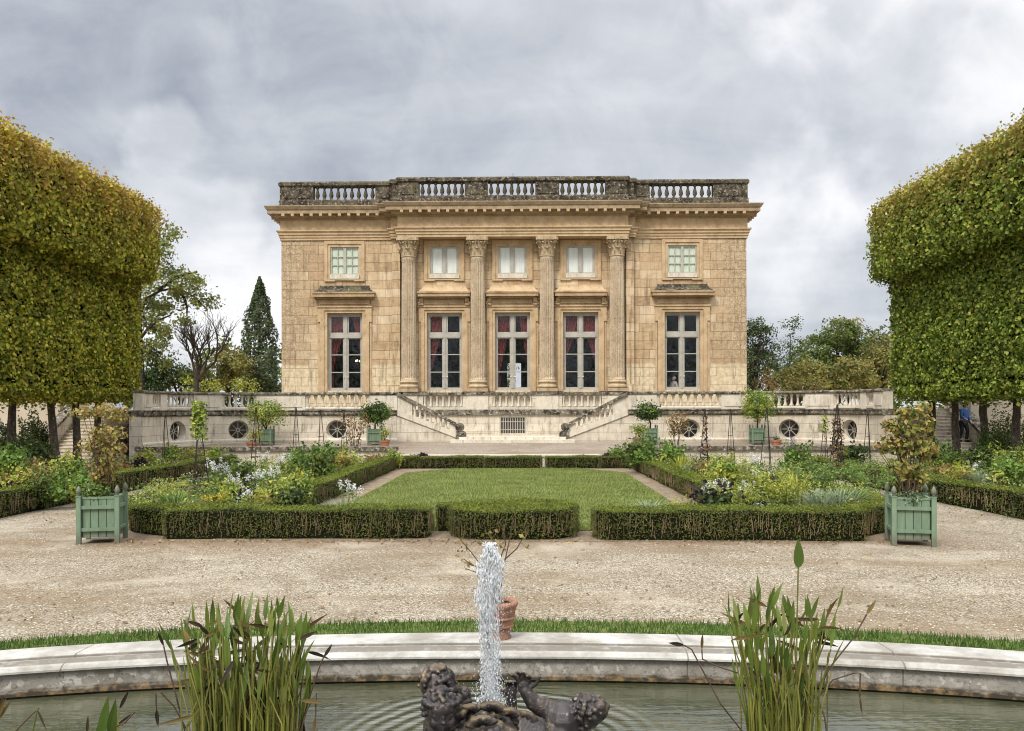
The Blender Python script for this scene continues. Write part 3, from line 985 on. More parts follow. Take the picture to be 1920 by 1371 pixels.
finish(g, g.ramp(rn, [(0, (.20, .15, .10)), (.3, (.40, .31, .21)), (.7, (.54, .44, .32)), (1, (.66, .57, .45))]), .9, spec=.15)
tag(b.build('loose_pebbles', mm), 'loose pebbles strewn over the gravel court', 'pebbles', kind='stuff')
# ------------------------------------------------------------------ the palace
FY = 44.0
PS = 36.36


def Zb(py):
    return EYE + (HY - py) / PS


pal = thing('palace', 'golden stone palace with a columned front and a roof balustrade', 'palace', (AX, FY, 0))
HWID = 11.99
BIGX = [-8.70, -3.54, -0.03, 3.48, 8.70]
ZW0, ZW1, WHW = 3.32, 7.34, .908
ZA0, ZA1, AHW = 9.32, 10.75, .743
holes = [(x - WHW, x + WHW, ZW0, ZW1) for x in BIGX] + [(x - AHW, x + AHW, ZA0, ZA1) for x in BIGX]


def wall_holes(b, x0, x1, z0, z1, holes, y0, y1, m=0):
    xs = sorted({x0, x1} | {h[0] for h in holes} | {h[1] for h in holes})
    zs = sorted({z0, z1} | {h[2] for h in holes} | {h[3] for h in holes})
    for i in range(len(xs) - 1):
        for k in range(len(zs) - 1):
            cx, cz = (xs[i] + xs[i + 1]) / 2, (zs[k] + zs[k + 1]) / 2
            if any(h[0] < cx < h[1] and h[2] < cz < h[3] for h in holes):
                continue
            a, c, d, e = xs[i], xs[i + 1], zs[k], zs[k + 1]
            b.add([(a, y0, d), (c, y0, d), (c, y0, e), (a, y0, e)], [(0, 1, 2, 3)], m)
            b.add([(a, y1, d), (c, y1, d), (c, y1, e), (a, y1, e)], [(3, 2, 1, 0)], m)
    for a, c, d, e in holes:
        b.add([(a, y0, d), (a, y1, d), (a, y1, e), (a, y0, e)], [(0, 1, 2, 3)], m)
        b.add([(c, y0, d), (c, y1, d), (c, y1, e), (c, y0, e)], [(3, 2, 1, 0)], m)
        b.add([(a, y0, e), (a, y1, e), (c, y1, e), (c, y0, e)], [(0, 1, 2, 3)], m)
        b.add([(a, y0, d), (a, y1, d), (c, y1, d), (c, y0, d)], [(3, 2, 1, 0)], m)


b = MB()
wall_holes(b, -HWID, HWID, 2.0, 11.12, holes, 0, .5)
b.box(-HWID, -HWID + .5, .502, 21.5, 2.0, 11.12)
b.box(HWID - .5, HWID, .502, 21.5, 2.0, 11.12)
wall_holes(b, -HWID, HWID, 2.0, 11.12, [(-.75, .30, 2.6, 5.9)], 21.502, 22.0)
b.build('wall', M['gold'], pal)
b = MB()
for x in (-6.2, -1.78, 1.72, 6.2):
    b.box(x - .1, x + .1, .51, 21.49, 2.4, 11.0)
b.box(-11.48, 11.48, .51, 21.49, 2.2, 2.40)
b.box(-11.48, 11.48, .51, 21.49, 8.45, 8.75)
b.box(-11.48, -6.31, 9, 9.2, 2.41, 8.44)
b.box(6.31, 11.48, 9, 9.2, 2.41, 8.44)
b.box(-6.09, -1.89, 9, 9.2, 2.41, 8.44)
b.box(1.83, 6.09, 9, 9.2, 2.41, 8.44)
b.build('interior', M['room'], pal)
b = MB()
b.box(-HWID + .1, HWID - .1, .1, 21.9, 12.62, 12.75)
b.build('roof', M['roof'], pal)

PATH = [(-HWID, 22), (-HWID, 0), (-6.2, 0), (-6.2, -.35), (-5.8, -.35), (-5.8, -.72), (5.8, -.72), (5.8, -.35), (6.2, -.35), (6.2, 0), (HWID, 0), (HWID, 22)]
ENT = [(.02, 11.10), (.06, 11.10), (.06, 11.23), (.10, 11.235), (.10, 11.37), (.15, 11.375), (.15, 11.47), (.22, 11.54), (.22, 11.60), (.05, 11.62), (.05, 12.13), (-.2, 12.13)]
COR = [(-.1, 12.131), (.05, 12.131), (.13, 12.15), (.13, 12.22), (.34, 12.24), (.34, 12.37), (.57, 12.375), (.57, 12.54), (.62, 12.58), (.70, 12.72), (.70, 12.76), (-.2, 12.82), (-.2, 12.6)]
b = MB()
b.sweep(PATH, ENT, closed=True)
b.box(-5.78, 5.78, -.69, -.005, 11.105, 11.3)
ent = b.build('entablature', M['trim'], pal)
b = MB()
b.sweep(PATH, COR, closed=True)
cor = b.build('cornice', M['cornice'], pal)
mod = MB().box(-.075, .075, -.115, .115, 12.255, 12.372).mesh('modillion', M['trim'])
for (x0, y0), (x1, y1) in zip(PATH[:-1], PATH[1:]):
    L = math.hypot(x1 - x0, y1 - y0)
    d = ((x1 - x0) / L, (y1 - y0) / L)
    nrm = (d[1], -d[0])
    k = max(1, int(L / .45))
    for i in range(k):
        s = (i + .5) * L / k
        cx, cy = x0 + d[0] * s + nrm[0] * .46, y0 + d[1] * s + nrm[1] * .46
        if L < 1:
            continue
        if cy < 2.2:
            place('modillion', mod, cor, (cx, cy, 0), 0 if abs(d[0]) > .5 else math.pi / 2)

# roof balustrade
RB = MB()
PL = [(.1, 12.80), (.12, 12.86), (.10, 12.90), (.10, 13.12), (.06, 13.19), (-.36, 13.19), (-.36, 12.80)]
RL = [(.06, 13.88), (.13, 13.92), (.13, 14.05), (.07, 14.13), (-.36, 14.13), (-.42, 14.05), (-.42, 13.92), (-.36, 13.88)]
RB.sweep(PATH, PL, closed=True, prof_closed=True)
RB.sweep(PATH, RL, closed=True, prof_closed=True)
X_ = lambda px: (px - 961) / PS
secs = [(586, 703, 0, 9), (788, 873, -.72, 7), (915, 1003, -.72, 7), (1047, 1132, -.72, 7), (1217, 1335, 0, 9)]
piers = [(-HWID, X_(586), 0), (X_(703), -6.2, 0), (-6.2, -5.8, -.35), (-5.8, X_(788), -.72), (X_(873), X_(915), -.72), (X_(1003), X_(1047), -.72), (X_(1132), 5.8, -.72), (5.8, 6.2, -.35), (6.2, X_(1217), 0), (X_(1335), HWID, 0)]
for x0, x1, y in piers:
    a0, a1 = x0 - (.06 if x0 <= -HWID else 0), x1 + (.06 if x1 >= HWID else 0)
    RB.box(a0, a1, y - .06, y + .34, 13.19, 13.88)
    w = x1 - x0
    if w > .6:
        RB.box(x0 + .18, x1 - .18, y - .095, y - .06, 13.27, 13.80)
    if w > 1.6:
        RB.box((x0 + x1) / 2 - .05, (x0 + x1) / 2 + .05, y - .11, y - .06, 13.2, 13.87)
for x in (-HWID, HWID):
    RB.box(x - .06 if x < 0 else x - .34, x + .34 if x < 0 else x + .06, .345, 21.9, 13.19, 13.88)
RB.box(-HWID, HWID, 21.6, 21.95, 13.19, 13.88)
rb = RB.build('roof_balustrade', M['lichen'], pal)
BAL1 = MB().lathe([(.085, 0), (.085, .06), (.05, .09), (.10, .19), (.118, .27), (.09, .40), (.055, .52), (.048, .58), (.085, .62), (.085, .69)], n=10).mesh('baluster', M['lichen'], smooth=True)
for p0, p1, y, k in secs:
    x0, x1 = X_(p0), X_(p1)
    for i in range(k):
        place('baluster', BAL1, rb, (x0 + (i + .5) * (x1 - x0) / k, y + .14, 13.19))
MB().tube([(-.03, 3, 12.7), (-.03, 3, 15.35)], [.03, .012], 5).build('lightning_rod', M['iron'], pal)

# pilasters and columns
for s in (-1, 1):
    b = MB()
    x0, x1 = (s * 6.2, s * 5.8) if s < 0 else (5.8, 6.2)
    b.box(x0, x1, -.24, -.002, 2.4, 11.10)
    b.box(x0 - .05, x1 + .05, -.30, -.24, 3.24, 3.62)
    b.build('pilaster', M['gold'], pal)
colm = MB()
prof = [(.405, .62), (.385, .72), (.38, 2.0), (.372, 3.5), (.36, 5.0), (.345, 6.6), (.36, 6.78), (.36, 6.87)]
colm.lathe(prof, n=48, rf=lambda i, k: 1.0 if (k in (0, 6, 7) or i % 2) else .85)
colm = colm.mesh('column', M['column'])
cb = MB()
cb.box(-.52, .52, -.5, .52, 0, .17)
cb.lathe([(.47, .17), (.52, .22), (.52, .29), (.46, .33), (.42, .37), (.42, .42), (.46, .46), (.48, .50), (.45, .55), (.41, .58), (.41, .62)], n=28)
cb = cb.mesh('column_base', M['capital'])
cp = MB()
cp.lathe([(.36, 6.87), (.40, 6.89), (.40, 6.94), (.34, 6.96), (.335, 7.2), (.37, 7.5), (.47, 7.68)], n=20)
for tier, (z0, hh, r0, of) in enumerate([(6.95, .38, .36, 0), (7.12, .52, .37, .5)]):
    for k in range(8):
        a = 2 * math.pi * (k + of) / 8
        ca, sa = math.cos(a), math.sin(a)
        vs, fs = [], []
        pr = [(0, 0, .13), (.02, .35, .15), (.05, .7, .13), (.13, .95, .10), (.19, .90, .07), (.20, .80, .03)]
        for o, zz, w in pr:
            for q in (-1, 0, 1):
                rr = r0 + o + (.03 if q == 0 else 0)
                vs.append((rr * ca - q * w * sa, rr * sa + q * w * ca, z0 + zz * hh))
        for i in range(len(pr) - 1):
            for q in (0, 1):
                fs.append((i * 3 + q, i * 3 + q + 1, i * 3 + q + 4, i * 3 + q + 3))
        cp.add(vs, fs)
for k in range(4):
    a = math.pi / 4 + k * math.pi / 2
    ca, sa = math.cos(a), math.sin(a)
    for q in (-1, 1):      # corner volutes: spiral rolls
        pts = []
        for i in range(15):
            t = i / 14 * 2.6 * math.pi
            r = .115 * (1 - i / 18)
            pts.append(((.52 + r * math.cos(t)) * ca - q * .05 * sa, (.52 + r * math.cos(t)) * sa + q * .05 * ca, 7.58 + r * math.sin(t)))
        cp.tube(pts, [.035] * 14 + [.05], 5)
    cp.tube([(.36 * ca, .36 * sa, 7.3), (.43 * ca, .43 * sa, 7.5), (.52 * ca, .52 * sa, 7.68)], .05, 5)
for k in range(4):
    a = k * math.pi / 2
    cp.sphere((.46 * math.cos(a), .46 * math.sin(a), 7.73), .075, 8, 6)
    for q in (-1, 1):
        pts = [(.41 * math.cos(a + q * .33) + .0, .41 * math.sin(a + q * .33), 7.3), (.45 * math.cos(a + q * .2), .45 * math.sin(a + q * .2), 7.5), (.47 * math.cos(a + q * .14), .47 * math.sin(a + q * .14), 7.62)]
        cp.tube(pts, [.03, .03, .045], 5)
ab = []
for k in range(4):
    a = math.pi / 4 + k * math.pi / 2
    for d in (-.09, .09):
        ab.append((.74 * math.cos(a + d), .74 * math.sin(a + d)))
    m_ = a + math.pi / 4
    ab.append((.47 * math.cos(m_), .47 * math.sin(m_)))
cp.prism(ab, 7.68, 7.80)
cp.prism([(x * .94, y * .94) for x, y in ab], 7.80, 7.865)
cp = cp.mesh('capital', M['capital'])
for x in (-5.34, -1.80, 1.74, 5.31):
    c = place('column', colm, pal, (x, -.35, 3.24))
    place('column_base', cb, c)
    place('capital', cp, c)

# tall windows
fr = MB()
w, h = WHW, ZW1 - ZW0
y0, y1 = .20, .30
fr.box(-w, -w + .10, y0, y1, 0, h)
fr.box(w - .10, w, y0, y1, 0, h)
fr.box(-w + .10, w - .10, y0, y1, h - .12, h)
fr.box(-w + .10, w - .10, y0, y1, 0, .11)
fr.box(-w + .10, w - .10, y0 - .04, y1, 2.74, 2.86)
fr.box(-w + .10, w - .10, y0 - .01, y1, 2.86, 2.98)
fr.box(-.09, .09, y0 - .01, y1, 2.98, h - .12)
fr.box(-.10, .10, y0 - .02, y1, .11, 2.74)
fr.box(-.025, .025, y0 - .05, y0 - .02, .11, 2.74)
for s in (-1, 1):
    for za, zb in ((.11, 2.74), (2.98, h - .12)):
        xi, xo = s * .10, s * (w - .10)
        x0, x1 = min(xi, xo), max(xi, xo)
        fr.box(x0, x0 + .05, y0 + .02, y1 - .01, za, zb)
        fr.box(x1 - .05, x1, y0 + .02, y1 - .01, za, zb)
        fr.box(x0 + .05, x1 - .05, y0 + .02, y1 - .01, za, za + .05)
        fr.box(x0 + .05, x1 - .05, y0 + .02, y1 - .01, zb - .05, zb)
    for zz in (.96, 1.87):
        fr.box(min(s * .15, s * (w - .15)), max(s * .15, s * (w - .15)), y0 + .03, y1 - .02, zz - .022, zz + .022)
fr = fr.mesh('window', M['frame'])
pane = MB().add([(-w + .1, .26, .1), (w - .1, .26, .1), (w - .1, .26, h - .1), (-w + .1, .26, h - .1)], [(0, 1, 2, 3)]).mesh('pane', M['glass'])
hd = MB()
hd.box(-.12, -.05, y0 - .075, y0 - .035, .70, .73)
hd.box(.05, .16, y0 - .075, y0 - .035, .70, .73)
hd = hd.mesh('window_handle', M['blind'])


def curtain_mesh(x_edge, s, ztop, zbot, wtop, wbot):
    """a drape hanging from the outer jamb, drawn in towards the side lower down"""
    b = MB()
    nu, nv = 22, 14
    vs, fs = [], []
    for k in range(nv + 1):
        t = k / nv
        z = ztop + (zbot - ztop) * t
        ww = wtop + (wbot - wtop) * min(1, t / .62) ** 1.3
        if t > .66:
            ww = wbot * .75
        for i in range(nu + 1):
            u = i / nu
            vs.append((x_edge + s * (-ww * (1 - u)), .38 + .045 * math.sin(u * 26 + t * 2), z))
    for k in range(nv):
        for i in range(nu):
            a = k * (nu + 1) + i
            fs.append((a, a + 1, a + nu + 2, a + nu + 1))
    return b.add(vs, fs)


WIN = []
for i, x in enumerate(BIGX):
    o = place('window', fr, pal, (x, 0, ZW0))
    WIN.append(o)
    place('pane', pane, o)
    place('window_handle', hd, o)
    if i == 0:
        curtain_mesh(-w, -1, h, 0, .95, .30).build('curtain', M['curtain'], o, smooth=True)
        curtain_mesh(w, 1, h, .4, .62, .12).build('curtain', M['curtain'], o, smooth=True)
    elif i in (1, 2, 3):
        curtain_mesh(-w, -1, h, 0 if i < 3 else .8, .95 if i != 2 else .8, .30 if i != 2 else .36).build('curtain', M['curtain'], o, smooth=True)
        if i != 1:
            curtain_mesh(w, 1, h, .5, .95 if i == 3 else .6, .22).build('curtain', M['curtain'], o, smooth=True)

# surrounds with their hoods
def surround(hw_o, hw_i, z0, z1, zo, ears):
    b = MB()
    t1 = hw_i + (hw_o - hw_i) * .45
    for s in (-1, 1):
        a, c = sorted((s * (hw_i + .001), s * t1))
        b.box(a, c, -.05, -.001, z0, z1)
        a, c = sorted((s * t1, s * hw_o))
        b.box(a, c, -.10, -.001, z0, zo)
        a, c = sorted((s * (hw_o + .02), s * (hw_o + .12)))
        b.box(a, c, -.04, -.001, z0, zo - .6)
        if ears:
            a, c = sorted((s * hw_o, s * (hw_o + .13)))
            b.box(a, c, -.10, -.001, zo - .75, zo)
    b.box(-t1, t1, -.05, -.001, z1, z1 + (zo - z1) * .45)
    b.box(-t1, t1, -.10, -.001, z1 + (zo - z1) * .45, zo)
    b.box(-hw_o - .17, hw_o + .17, -.15, -.001, zo, zo + .07)
    return b


def hood_mesh(top, base, z0, scale_y=1.0):
    b = MB()
    b.box(-base + .24, base - .24, -.10, -.001, 7.71, 8.06)
    b.xz_prism([(-base + .3, 7.78), (base - .3, 7.78), (base - .3, 7.98), (-base + .3, 7.98)], -.14, -.1)
    b.box(-base + .14, base - .14, -.24, -.001, 8.06, 8.13)
    for i in range(int((base * 2 - .4) / .11)):
        x = -base + .22 + i * .11
        b.box(x, x + .06, -.29, -.24, 8.06, 8.12)
    b.box(-base, base, -.42, -.001, 8.13, 8.30)
    b.box(-base - .03, base + .03, -.46, -.001, 8.30, 8.38)
    n = 6
    vs = []
    for k in range(n + 1):
        t = k / n
        q = (1 - t) ** 2
        xx = top + (base - top) * q
        yy = -.05 - .37 * q
        zz = 8.38 + .37 * t
        vs += [(-xx, -.002, zz), (-xx, yy, zz), (xx, yy, zz), (xx, -.002, zz)]
    fs = []
    for k in range(n):
        for i in range(3):
            fs.append((k * 4 + i, k * 4 + i + 1, k * 4 + 4 + i + 1, k * 4 + 4 + i))
    fs.append((n * 4, n * 4 + 1, n * 4 + 2, n * 4 + 3))
    b.add(vs, fs, 1)
    return b


def scroll():
    b = MB()
    pts = [(0, -.12, .34), (0, -.2, .36), (0, -.24, .28), (0, -.16, .16), (0, -.10, .10), (0, -.12, .02), (0, -.19, .03), (0, -.17, .09)]
    for x in (-.06, 0, .06):
        b.tube([(x, y, z) for _, y, z in pts], .045, 6)
    b.tube([(-.02, -.2, .06), (.1, -.2, .02), (.17, -.19, .08), (.12, -.19, .16), (.05, -.19, .13)], .035, 6)
    return b.mesh('bracket', M['trim_dark'])


s_side = surround(1.27, WHW, ZW0 - .06, ZW1, 7.62, True).mesh('window_surround', M['trim'])
s_mid = surround(1.20, WHW, ZW0 - .06, ZW1, 7.62, True).mesh('window_surround', M['trim'])
h_side = hood_mesh(1.28, 1.58, 0).mesh('window_hood', [M['trim_dark'], M['lichen']])
h_mid = hood_mesh(1.10, 1.33, 0).mesh('window_hood', [M['trim_dark'], M['trim']])
SCR = scroll()
for i, x in enumerate(BIGX):
    side = i in (0, 4)
    o = place('window_surround', s_side if side else s_mid, pal, (x, 0, 0))
    place('window_hood', h_side if side else h_mid, o)
    if not side:
        place('bracket', SCR, o, (-1.18, 0, 7.70), scale=(-1, 1, 1))
        place('bracket', SCR, o, (1.18, 0, 7.70))


# attic windows
def attic_frame(muntin):
    b = MB()
    w, h = AHW, ZA1 - ZA0
    y0, y1 = .02, .08
    b.box(-w, -w + .07, y0, y1, 0, h)
    b.box(w - .07, w, y0, y1, 0, h)
    b.box(-w + .07, w - .07, y0, y1, h - .07, h)
    b.box(-w + .07, w - .07, y0, y1, 0, .07)
    b.box(-.07, .07, y0 - .02, y1, .07, h - .07)
    for s in (-1, 1):
        a, c = sorted((s * .07, s * (w - .07)))
        if muntin:
            b.box((a + c) / 2 - .018, (a + c) / 2 + .018, y0 + .01, y1 - .01, .07, h - .07)
            for q in (1, 2):
                z = .07 + (h - .14) * q / 3
                b.box(a, c, y0 + .012, y1 - .012, z - .02, z + .02)
        else:
            b.box(a, a + .05, y0 + .01, y1, .07, h - .07)
            b.box(c - .05, c, y0 + .01, y1, .07, h - .07)
    if not muntin:
        b.box(.05, .075, y0 - .05, y0 - .02, .5, .62)
    return b


def blind():
    b = MB()
    w, h = AHW, ZA1 - ZA0
    nu = 40
    vs, fs = [], []
    for i in range(nu + 1):
        x = -w + 2 * w * i / nu
        y = .092 + .008 * math.sin(i * 1.9) + .006 * math.sin(i * .8)
        vs += [(x, y, 0), (x, y, h)]
    for i in range(nu):
        fs.append((2 * i, 2 * i + 2, 2 * i + 3, 2 * i + 1))
    return b.add(vs, fs)


a_side, a_mid = attic_frame(True).mesh('attic_window', M['frame']), attic_frame(False).mesh('attic_window', M['frame'])
bl_g, bl_w = blind().mesh('blind', M['blind_green'], smooth=True), blind().mesh('blind', M['blind'], smooth=True)
ap = MB().add([(-AHW, .06, 0), (AHW, .06, 0), (AHW, .06, ZA1 - ZA0), (-AHW, .06, ZA1 - ZA0)], [(0, 1, 2, 3)]).mesh('pane', M['glass'])
asr = MB()
for s in (-1, 1):
    a, c = sorted((s * (AHW + .001), s * .88))
    asr.box(a, c, -.035, -.001, 9.10, 10.75)
    a, c = sorted((s * .88, s * 1.04))
    asr.box(a, c, -.085, -.001, 8.97, 11.05)
    a, c = sorted((s * .5, s * .88))
    asr.box(a, c, -.085, -.001, 8.97, 9.08)
asr.box(-.88, .88, -.035, -.001, 10.75, 10.9)
asr.box(-.88, .88, -.085, -.001, 10.9, 11.05)
asr.box(-.5, .5, -.085, -.001, 9.02, 9.08)
asr = asr.mesh('attic_surround', M['trim'])
sil = MB().box(-.76, .76, -.11, .016, 9.10, 9.318).mesh('window_sill', M['pale_plain'])
for i, x in enumerate(BIGX):
    side = i in (0, 4)
    o = place('attic_window', a_side if side else a_mid, pal, (x, 0, ZA0))
    place('pane', ap, o)
    place('blind', bl_g if side else bl_w, o)
    o = place('attic_surround', asr, pal, (x, 0, 0))
    place('window_sill', sil, o)
# hoods of the flank windows, just seen in profile
for s in (-1, 1):
    for yy in (4, 11, 18):
        b = MB()
        a, c = sorted((s * HWID, s * (HWID + .28)))
        b.box(a, c, yy - 1.5, yy + 1.5, 8.13, 8.36)
        a, c = sorted((s * HWID, s * (HWID + .12)))
        b.box(a, c, yy - 1.2, yy + 1.2, 7.5, 8.13)
        b.box(a, c, yy - 1.0, yy + 1.0, 8.9, 11.0)
        b.build('flank_hood', M['trim_dark'], pal)

# chandelier behind the first tall window
ch = thing('chandelier', 'lit chandelier hanging behind the tall window with one long red curtain', 'chandelier', (AX - 8.28, FY + 3.0, 5.0))
b = MB()
b.tube([(0, 0, .3), (0, 0, 3.4)], .015, 5)
b.lathe([(.03, -.45), (.08, -.3), (.03, -.1), (.07, .1), (.03, .3)], n=8)
for k in range(8):
    a = 2 * math.pi * k / 8
    b.tube([(.05 * math.cos(a), .05 * math.sin(a), -.2), (.3 * math.cos(a), .3 * math.sin(a), -.3), (.45 * math.cos(a), .45 * math.sin(a), -.02)], .014, 5)
b.build('frame', M['brass'], ch)
BU = MB().sphere((0, 0, 0), (.028, .028, .05), 6, 5).mesh('bulb', M['bulb'])
for k in range(8):
    a = 2 * math.pi * k / 8
    place('bulb', BU, ch, (.45 * math.cos(a), .45 * math.sin(a), .04))
# ------------------------------------------------------------------ the terrace
TY, TZ0, TZ1 = 41.0, .79, 2.33
TR = 4.15
XC = 11.38                      # where the straight front turns into the quarter circle (from the axis)
XE = 5.55                       # edge of the stair opening
AXT = AX


def terr_path():
    p = [(AXT - XC - TR, 35.6), (AXT - XC - TR, 36.2), (AXT - XC - TR, TY - TR)]
    for k in range(1, 19):
        t = math.pi / 2 * (1 - k / 18)
        p.append((AXT - XC - TR * math.sin(t), TY - TR + TR * math.cos(t)))
    x = AXT - XC
    while x + .5 < AXT - XE:
        x += .5
        p.append((x, TY))
    if p[-1][0] < AXT - XE - .01:
        p.append((AXT - XE, TY))
    return p


TP = np.array(terr_path())
TS = np.concatenate([[0], np.cumsum(np.linalg.norm(np.diff(TP, axis=0), axis=1))])
TSEG = np.diff(TP, axis=0) / np.linalg.norm(np.diff(TP, axis=0), axis=1)[:, None]


def tpos(s, off=0.0):
    i = int(np.clip(np.searchsorted(TS, s) - 1, 0, len(TSEG) - 1))
    q = TP[i] + TSEG[i] * (s - TS[i])
    tv = [TSEG[i]]
    f = (s - TS[i]) / (TS[i + 1] - TS[i])
    if f < .5 and i > 0:
        d = TSEG[i] * (.5 + f) + TSEG[i - 1] * (.5 - f)
    elif f >= .5 and i < len(TSEG) - 1:
        d = TSEG[i] * (1.5 - f) + TSEG[i + 1] * (f - .5)
    else:
        d = TSEG[i]
    d = d / np.linalg.norm(d)
    return q[0] + d[1] * off, q[1] - d[0] * off


def s_of_px(px):
    ss = np.linspace(0, TS[-1], 1500)
    best = min(ss, key=lambda s: abs(X_at(px, tpos(s)[1]) - tpos(s)[0]))
    return float(best)


def subpath(s0, s1, step=.3):
    n = max(1, int((s1 - s0) / step))
    return [tpos(s0 + (s1 - s0) * i / n) for i in range(n + 1)]


OCU = [s_of_px(333), s_of_px(447), s_of_px(630)]
OR_, OZ = .47, 1.37
SEND = float(TS[-1])
tw = MB()          # retaining wall
PNL = .66


def wall_strip(b, s0, s1, z0, z1, off=0.0):
    pts = subpath(s0, s1)
    vs, fs = [], []
    for i, _ in enumerate(pts):
        s = s0 + (s1 - s0) * i / (len(pts) - 1)
        x, y = tpos(s, off)
        vs += [(x, y, z0), (x, y, z1)]
    for i in range(len(pts) - 1):
        fs.append((2 * i, 2 * i + 2, 2 * i + 3, 2 * i + 1))
    b.add(vs, fs)


cur = 0.0
for so in OCU:
    wall_strip(tw, cur, so - PNL, TZ0 - .4, 2.06)
    angs = sorted([2 * math.pi * i / 32 for i in range(32)] + [math.atan2(z - OZ, a) % (2 * math.pi) for a in (-PNL, PNL) for z in (TZ0, 2.06)])
    vs, fs = [], []
    for a in angs:
        c, s_ = math.cos(a), math.sin(a)
        r = min(PNL / abs(c) if abs(c) > 1e-6 else 9, ((2.06 - OZ) if s_ > 0 else (OZ - TZ0)) / abs(s_) if abs(s_) > 1e-6 else 9)
        for rr, of in ((OR_ * .93, -.28), (OR_, 0), ((OR_ + r) / 2 if r > OR_ + .02 else OR_ + .005, 0), (max(r, OR_ + .01), 0)):
            x, y = tpos(so + rr * c, of)
            vs.append((x, y, OZ + rr * s_))
    n = len(angs)
    for i in range(n):
        j = (i + 1) % n
        for q in range(3):
            fs.append((i * 4 + q, i * 4 + q + 1, j * 4 + q + 1, j * 4 + q))
    tw.add(vs, fs)
    wall_strip(tw, so - PNL, so + PNL, TZ0 - .4, TZ0)
    cur = so + PNL
wall_strip(tw, cur, SEND, TZ0 - .4, 2.06)
# returns: at the stair opening and at the outer end
xe = AXT - XE
tw.add([(xe, TY, .4), (xe, TY + 2.1, .4), (xe, TY + 2.1, 2.06), (xe, TY, 2.06)], [(0, 1, 2, 3)])
x0 = AXT - XC - TR
tw.add([(x0, 35.6, 0), (x0, 35.6, 2.06), (x0 - .5, 35.6, 2.06), (x0 - .5, 35.6, 0)], [(0, 1, 2, 3)])
# piers in px, projecting a little from the wall below the parapet
S = s_of_px
PIERS = [(0.0, S(284)), (S(299), S(311)), (S(362), S(416)), (S(481), S(573)), (S(692), SEND)]
RAILS = [(S(284), S(299), 3), (S(311), S(362), 6), (S(416), S(481), 5), (S(573), S(692), 8)]
for a, c in PIERS:
    pts = subpath(a + .03, c - .03)
    tw.sweep(pts, [(0, .95), (.035, .95), (.035, 2.05), (0, 2.05)], prof_closed=True)
pts = subpath(0, SEND)
tw.sweep(pts, [(0, .5), (.09, .5), (.09, .90), (.05, .96), (0, .96)], prof_closed=True)
st = MB()          # string course and coping
st.sweep(pts, [(-.02, 2.06), (.05, 2.06), (.12, 2.12), (.12, 2.27), (.16, 2.29), (.16, 2.33), (-.4, 2.33), (-.4, 2.06)], prof_closed=True)
pr_ = MB()         # parapet piers and rails
for a, c in PIERS:
    q = subpath(a, c)
    pr_.sweep(q, [(.07, 2.33), (.07, 3.04), (-.33, 3.04), (-.33, 2.33)], prof_closed=True)
    if c - a > .7:
        q = subpath(a + .16, c - .16)
        pr_.sweep(q, [(.07, 2.46), (.095, 2.47), (.095, 2.94), (.07, 2.95)], prof_closed=True)
for a, c, k in RAILS:
    q = subpath(a, c)
    pr_.sweep(q, [(.03, 2.33), (.06, 2.36), (.06, 2.44), (.02, 2.47), (-.27, 2.47), (-.27, 2.33)], prof_closed=True)
    # the pierced slab has a solid margin at both ends
    for u0, u1 in ((a, a + .10), (c - .10, c)):
        pr_.sweep(subpath(u0, u1), [(.0, 2.47), (.0, 3.04), (-.2, 3.04), (-.2, 2.47)], prof_closed=True)
cpg = MB()
cpg.sweep(pts, [(.05, 3.04), (.13, 3.07), (.13, 3.13), (.08, 3.18), (-.36, 3.18), (-.40, 3.12), (-.34, 3.04)], prof_closed=True)
BAL2 = MB().lathe([(.105, 0), (.105, .05), (.07, .10), (.052, .18), (.046, .285), (.052, .39), (.07, .47), (.105, .52), (.105, .57)], n=10).mesh('baluster', M['pale_plain'], smooth=True)
# oculus glazing: ring, eight bars and a small hub
og = MB()
n = 32
for r0, r1, y0, y1 in ((.40, .455, -.03, .02), (.05, .085, -.025, .015)):
    vs, fs = [], []
    for i in range(n):
        a = 2 * math.pi * i / n
        for rr, yy in ((r0, y0), (r1, y0), (r1, y1), (r0, y1)):
            vs.append((rr * math.cos(a), yy, rr * math.sin(a)))
    for i in range(n):
        j = (i + 1) % n
        for q in range(4):
            fs.append((i * 4 + q, i * 4 + (q + 1) % 4, j * 4 + (q + 1) % 4, j * 4 + q))
    og.add(vs, fs)
for k in range(8):
    a = 2 * math.pi * k / 8
    d, nn = Vector((math.cos(a), 0, math.sin(a))), Vector((-math.sin(a), 0, math.cos(a)))
    q = [d * .08 + nn * .014, d * .08 - nn * .014, d * .41 - nn * .014, d * .41 + nn * .014]
    og.hexa([tuple(v + Vector((0, -.02, 0))) for v in q], [tuple(v + Vector((0, .012, 0))) for v in q])
og = og.mesh('oculus_window', M['frame'])
op = MB()
op.add([(.42 * math.cos(2 * math.pi * i / 32), .03, .42 * math.sin(2 * math.pi * i / 32)) for i in range(32)], [tuple(range(32))])
op = op.mesh('pane', M['glass'])
ob = MB()
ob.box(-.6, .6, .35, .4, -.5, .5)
ob = ob.mesh('dark_cellar', M['room'])

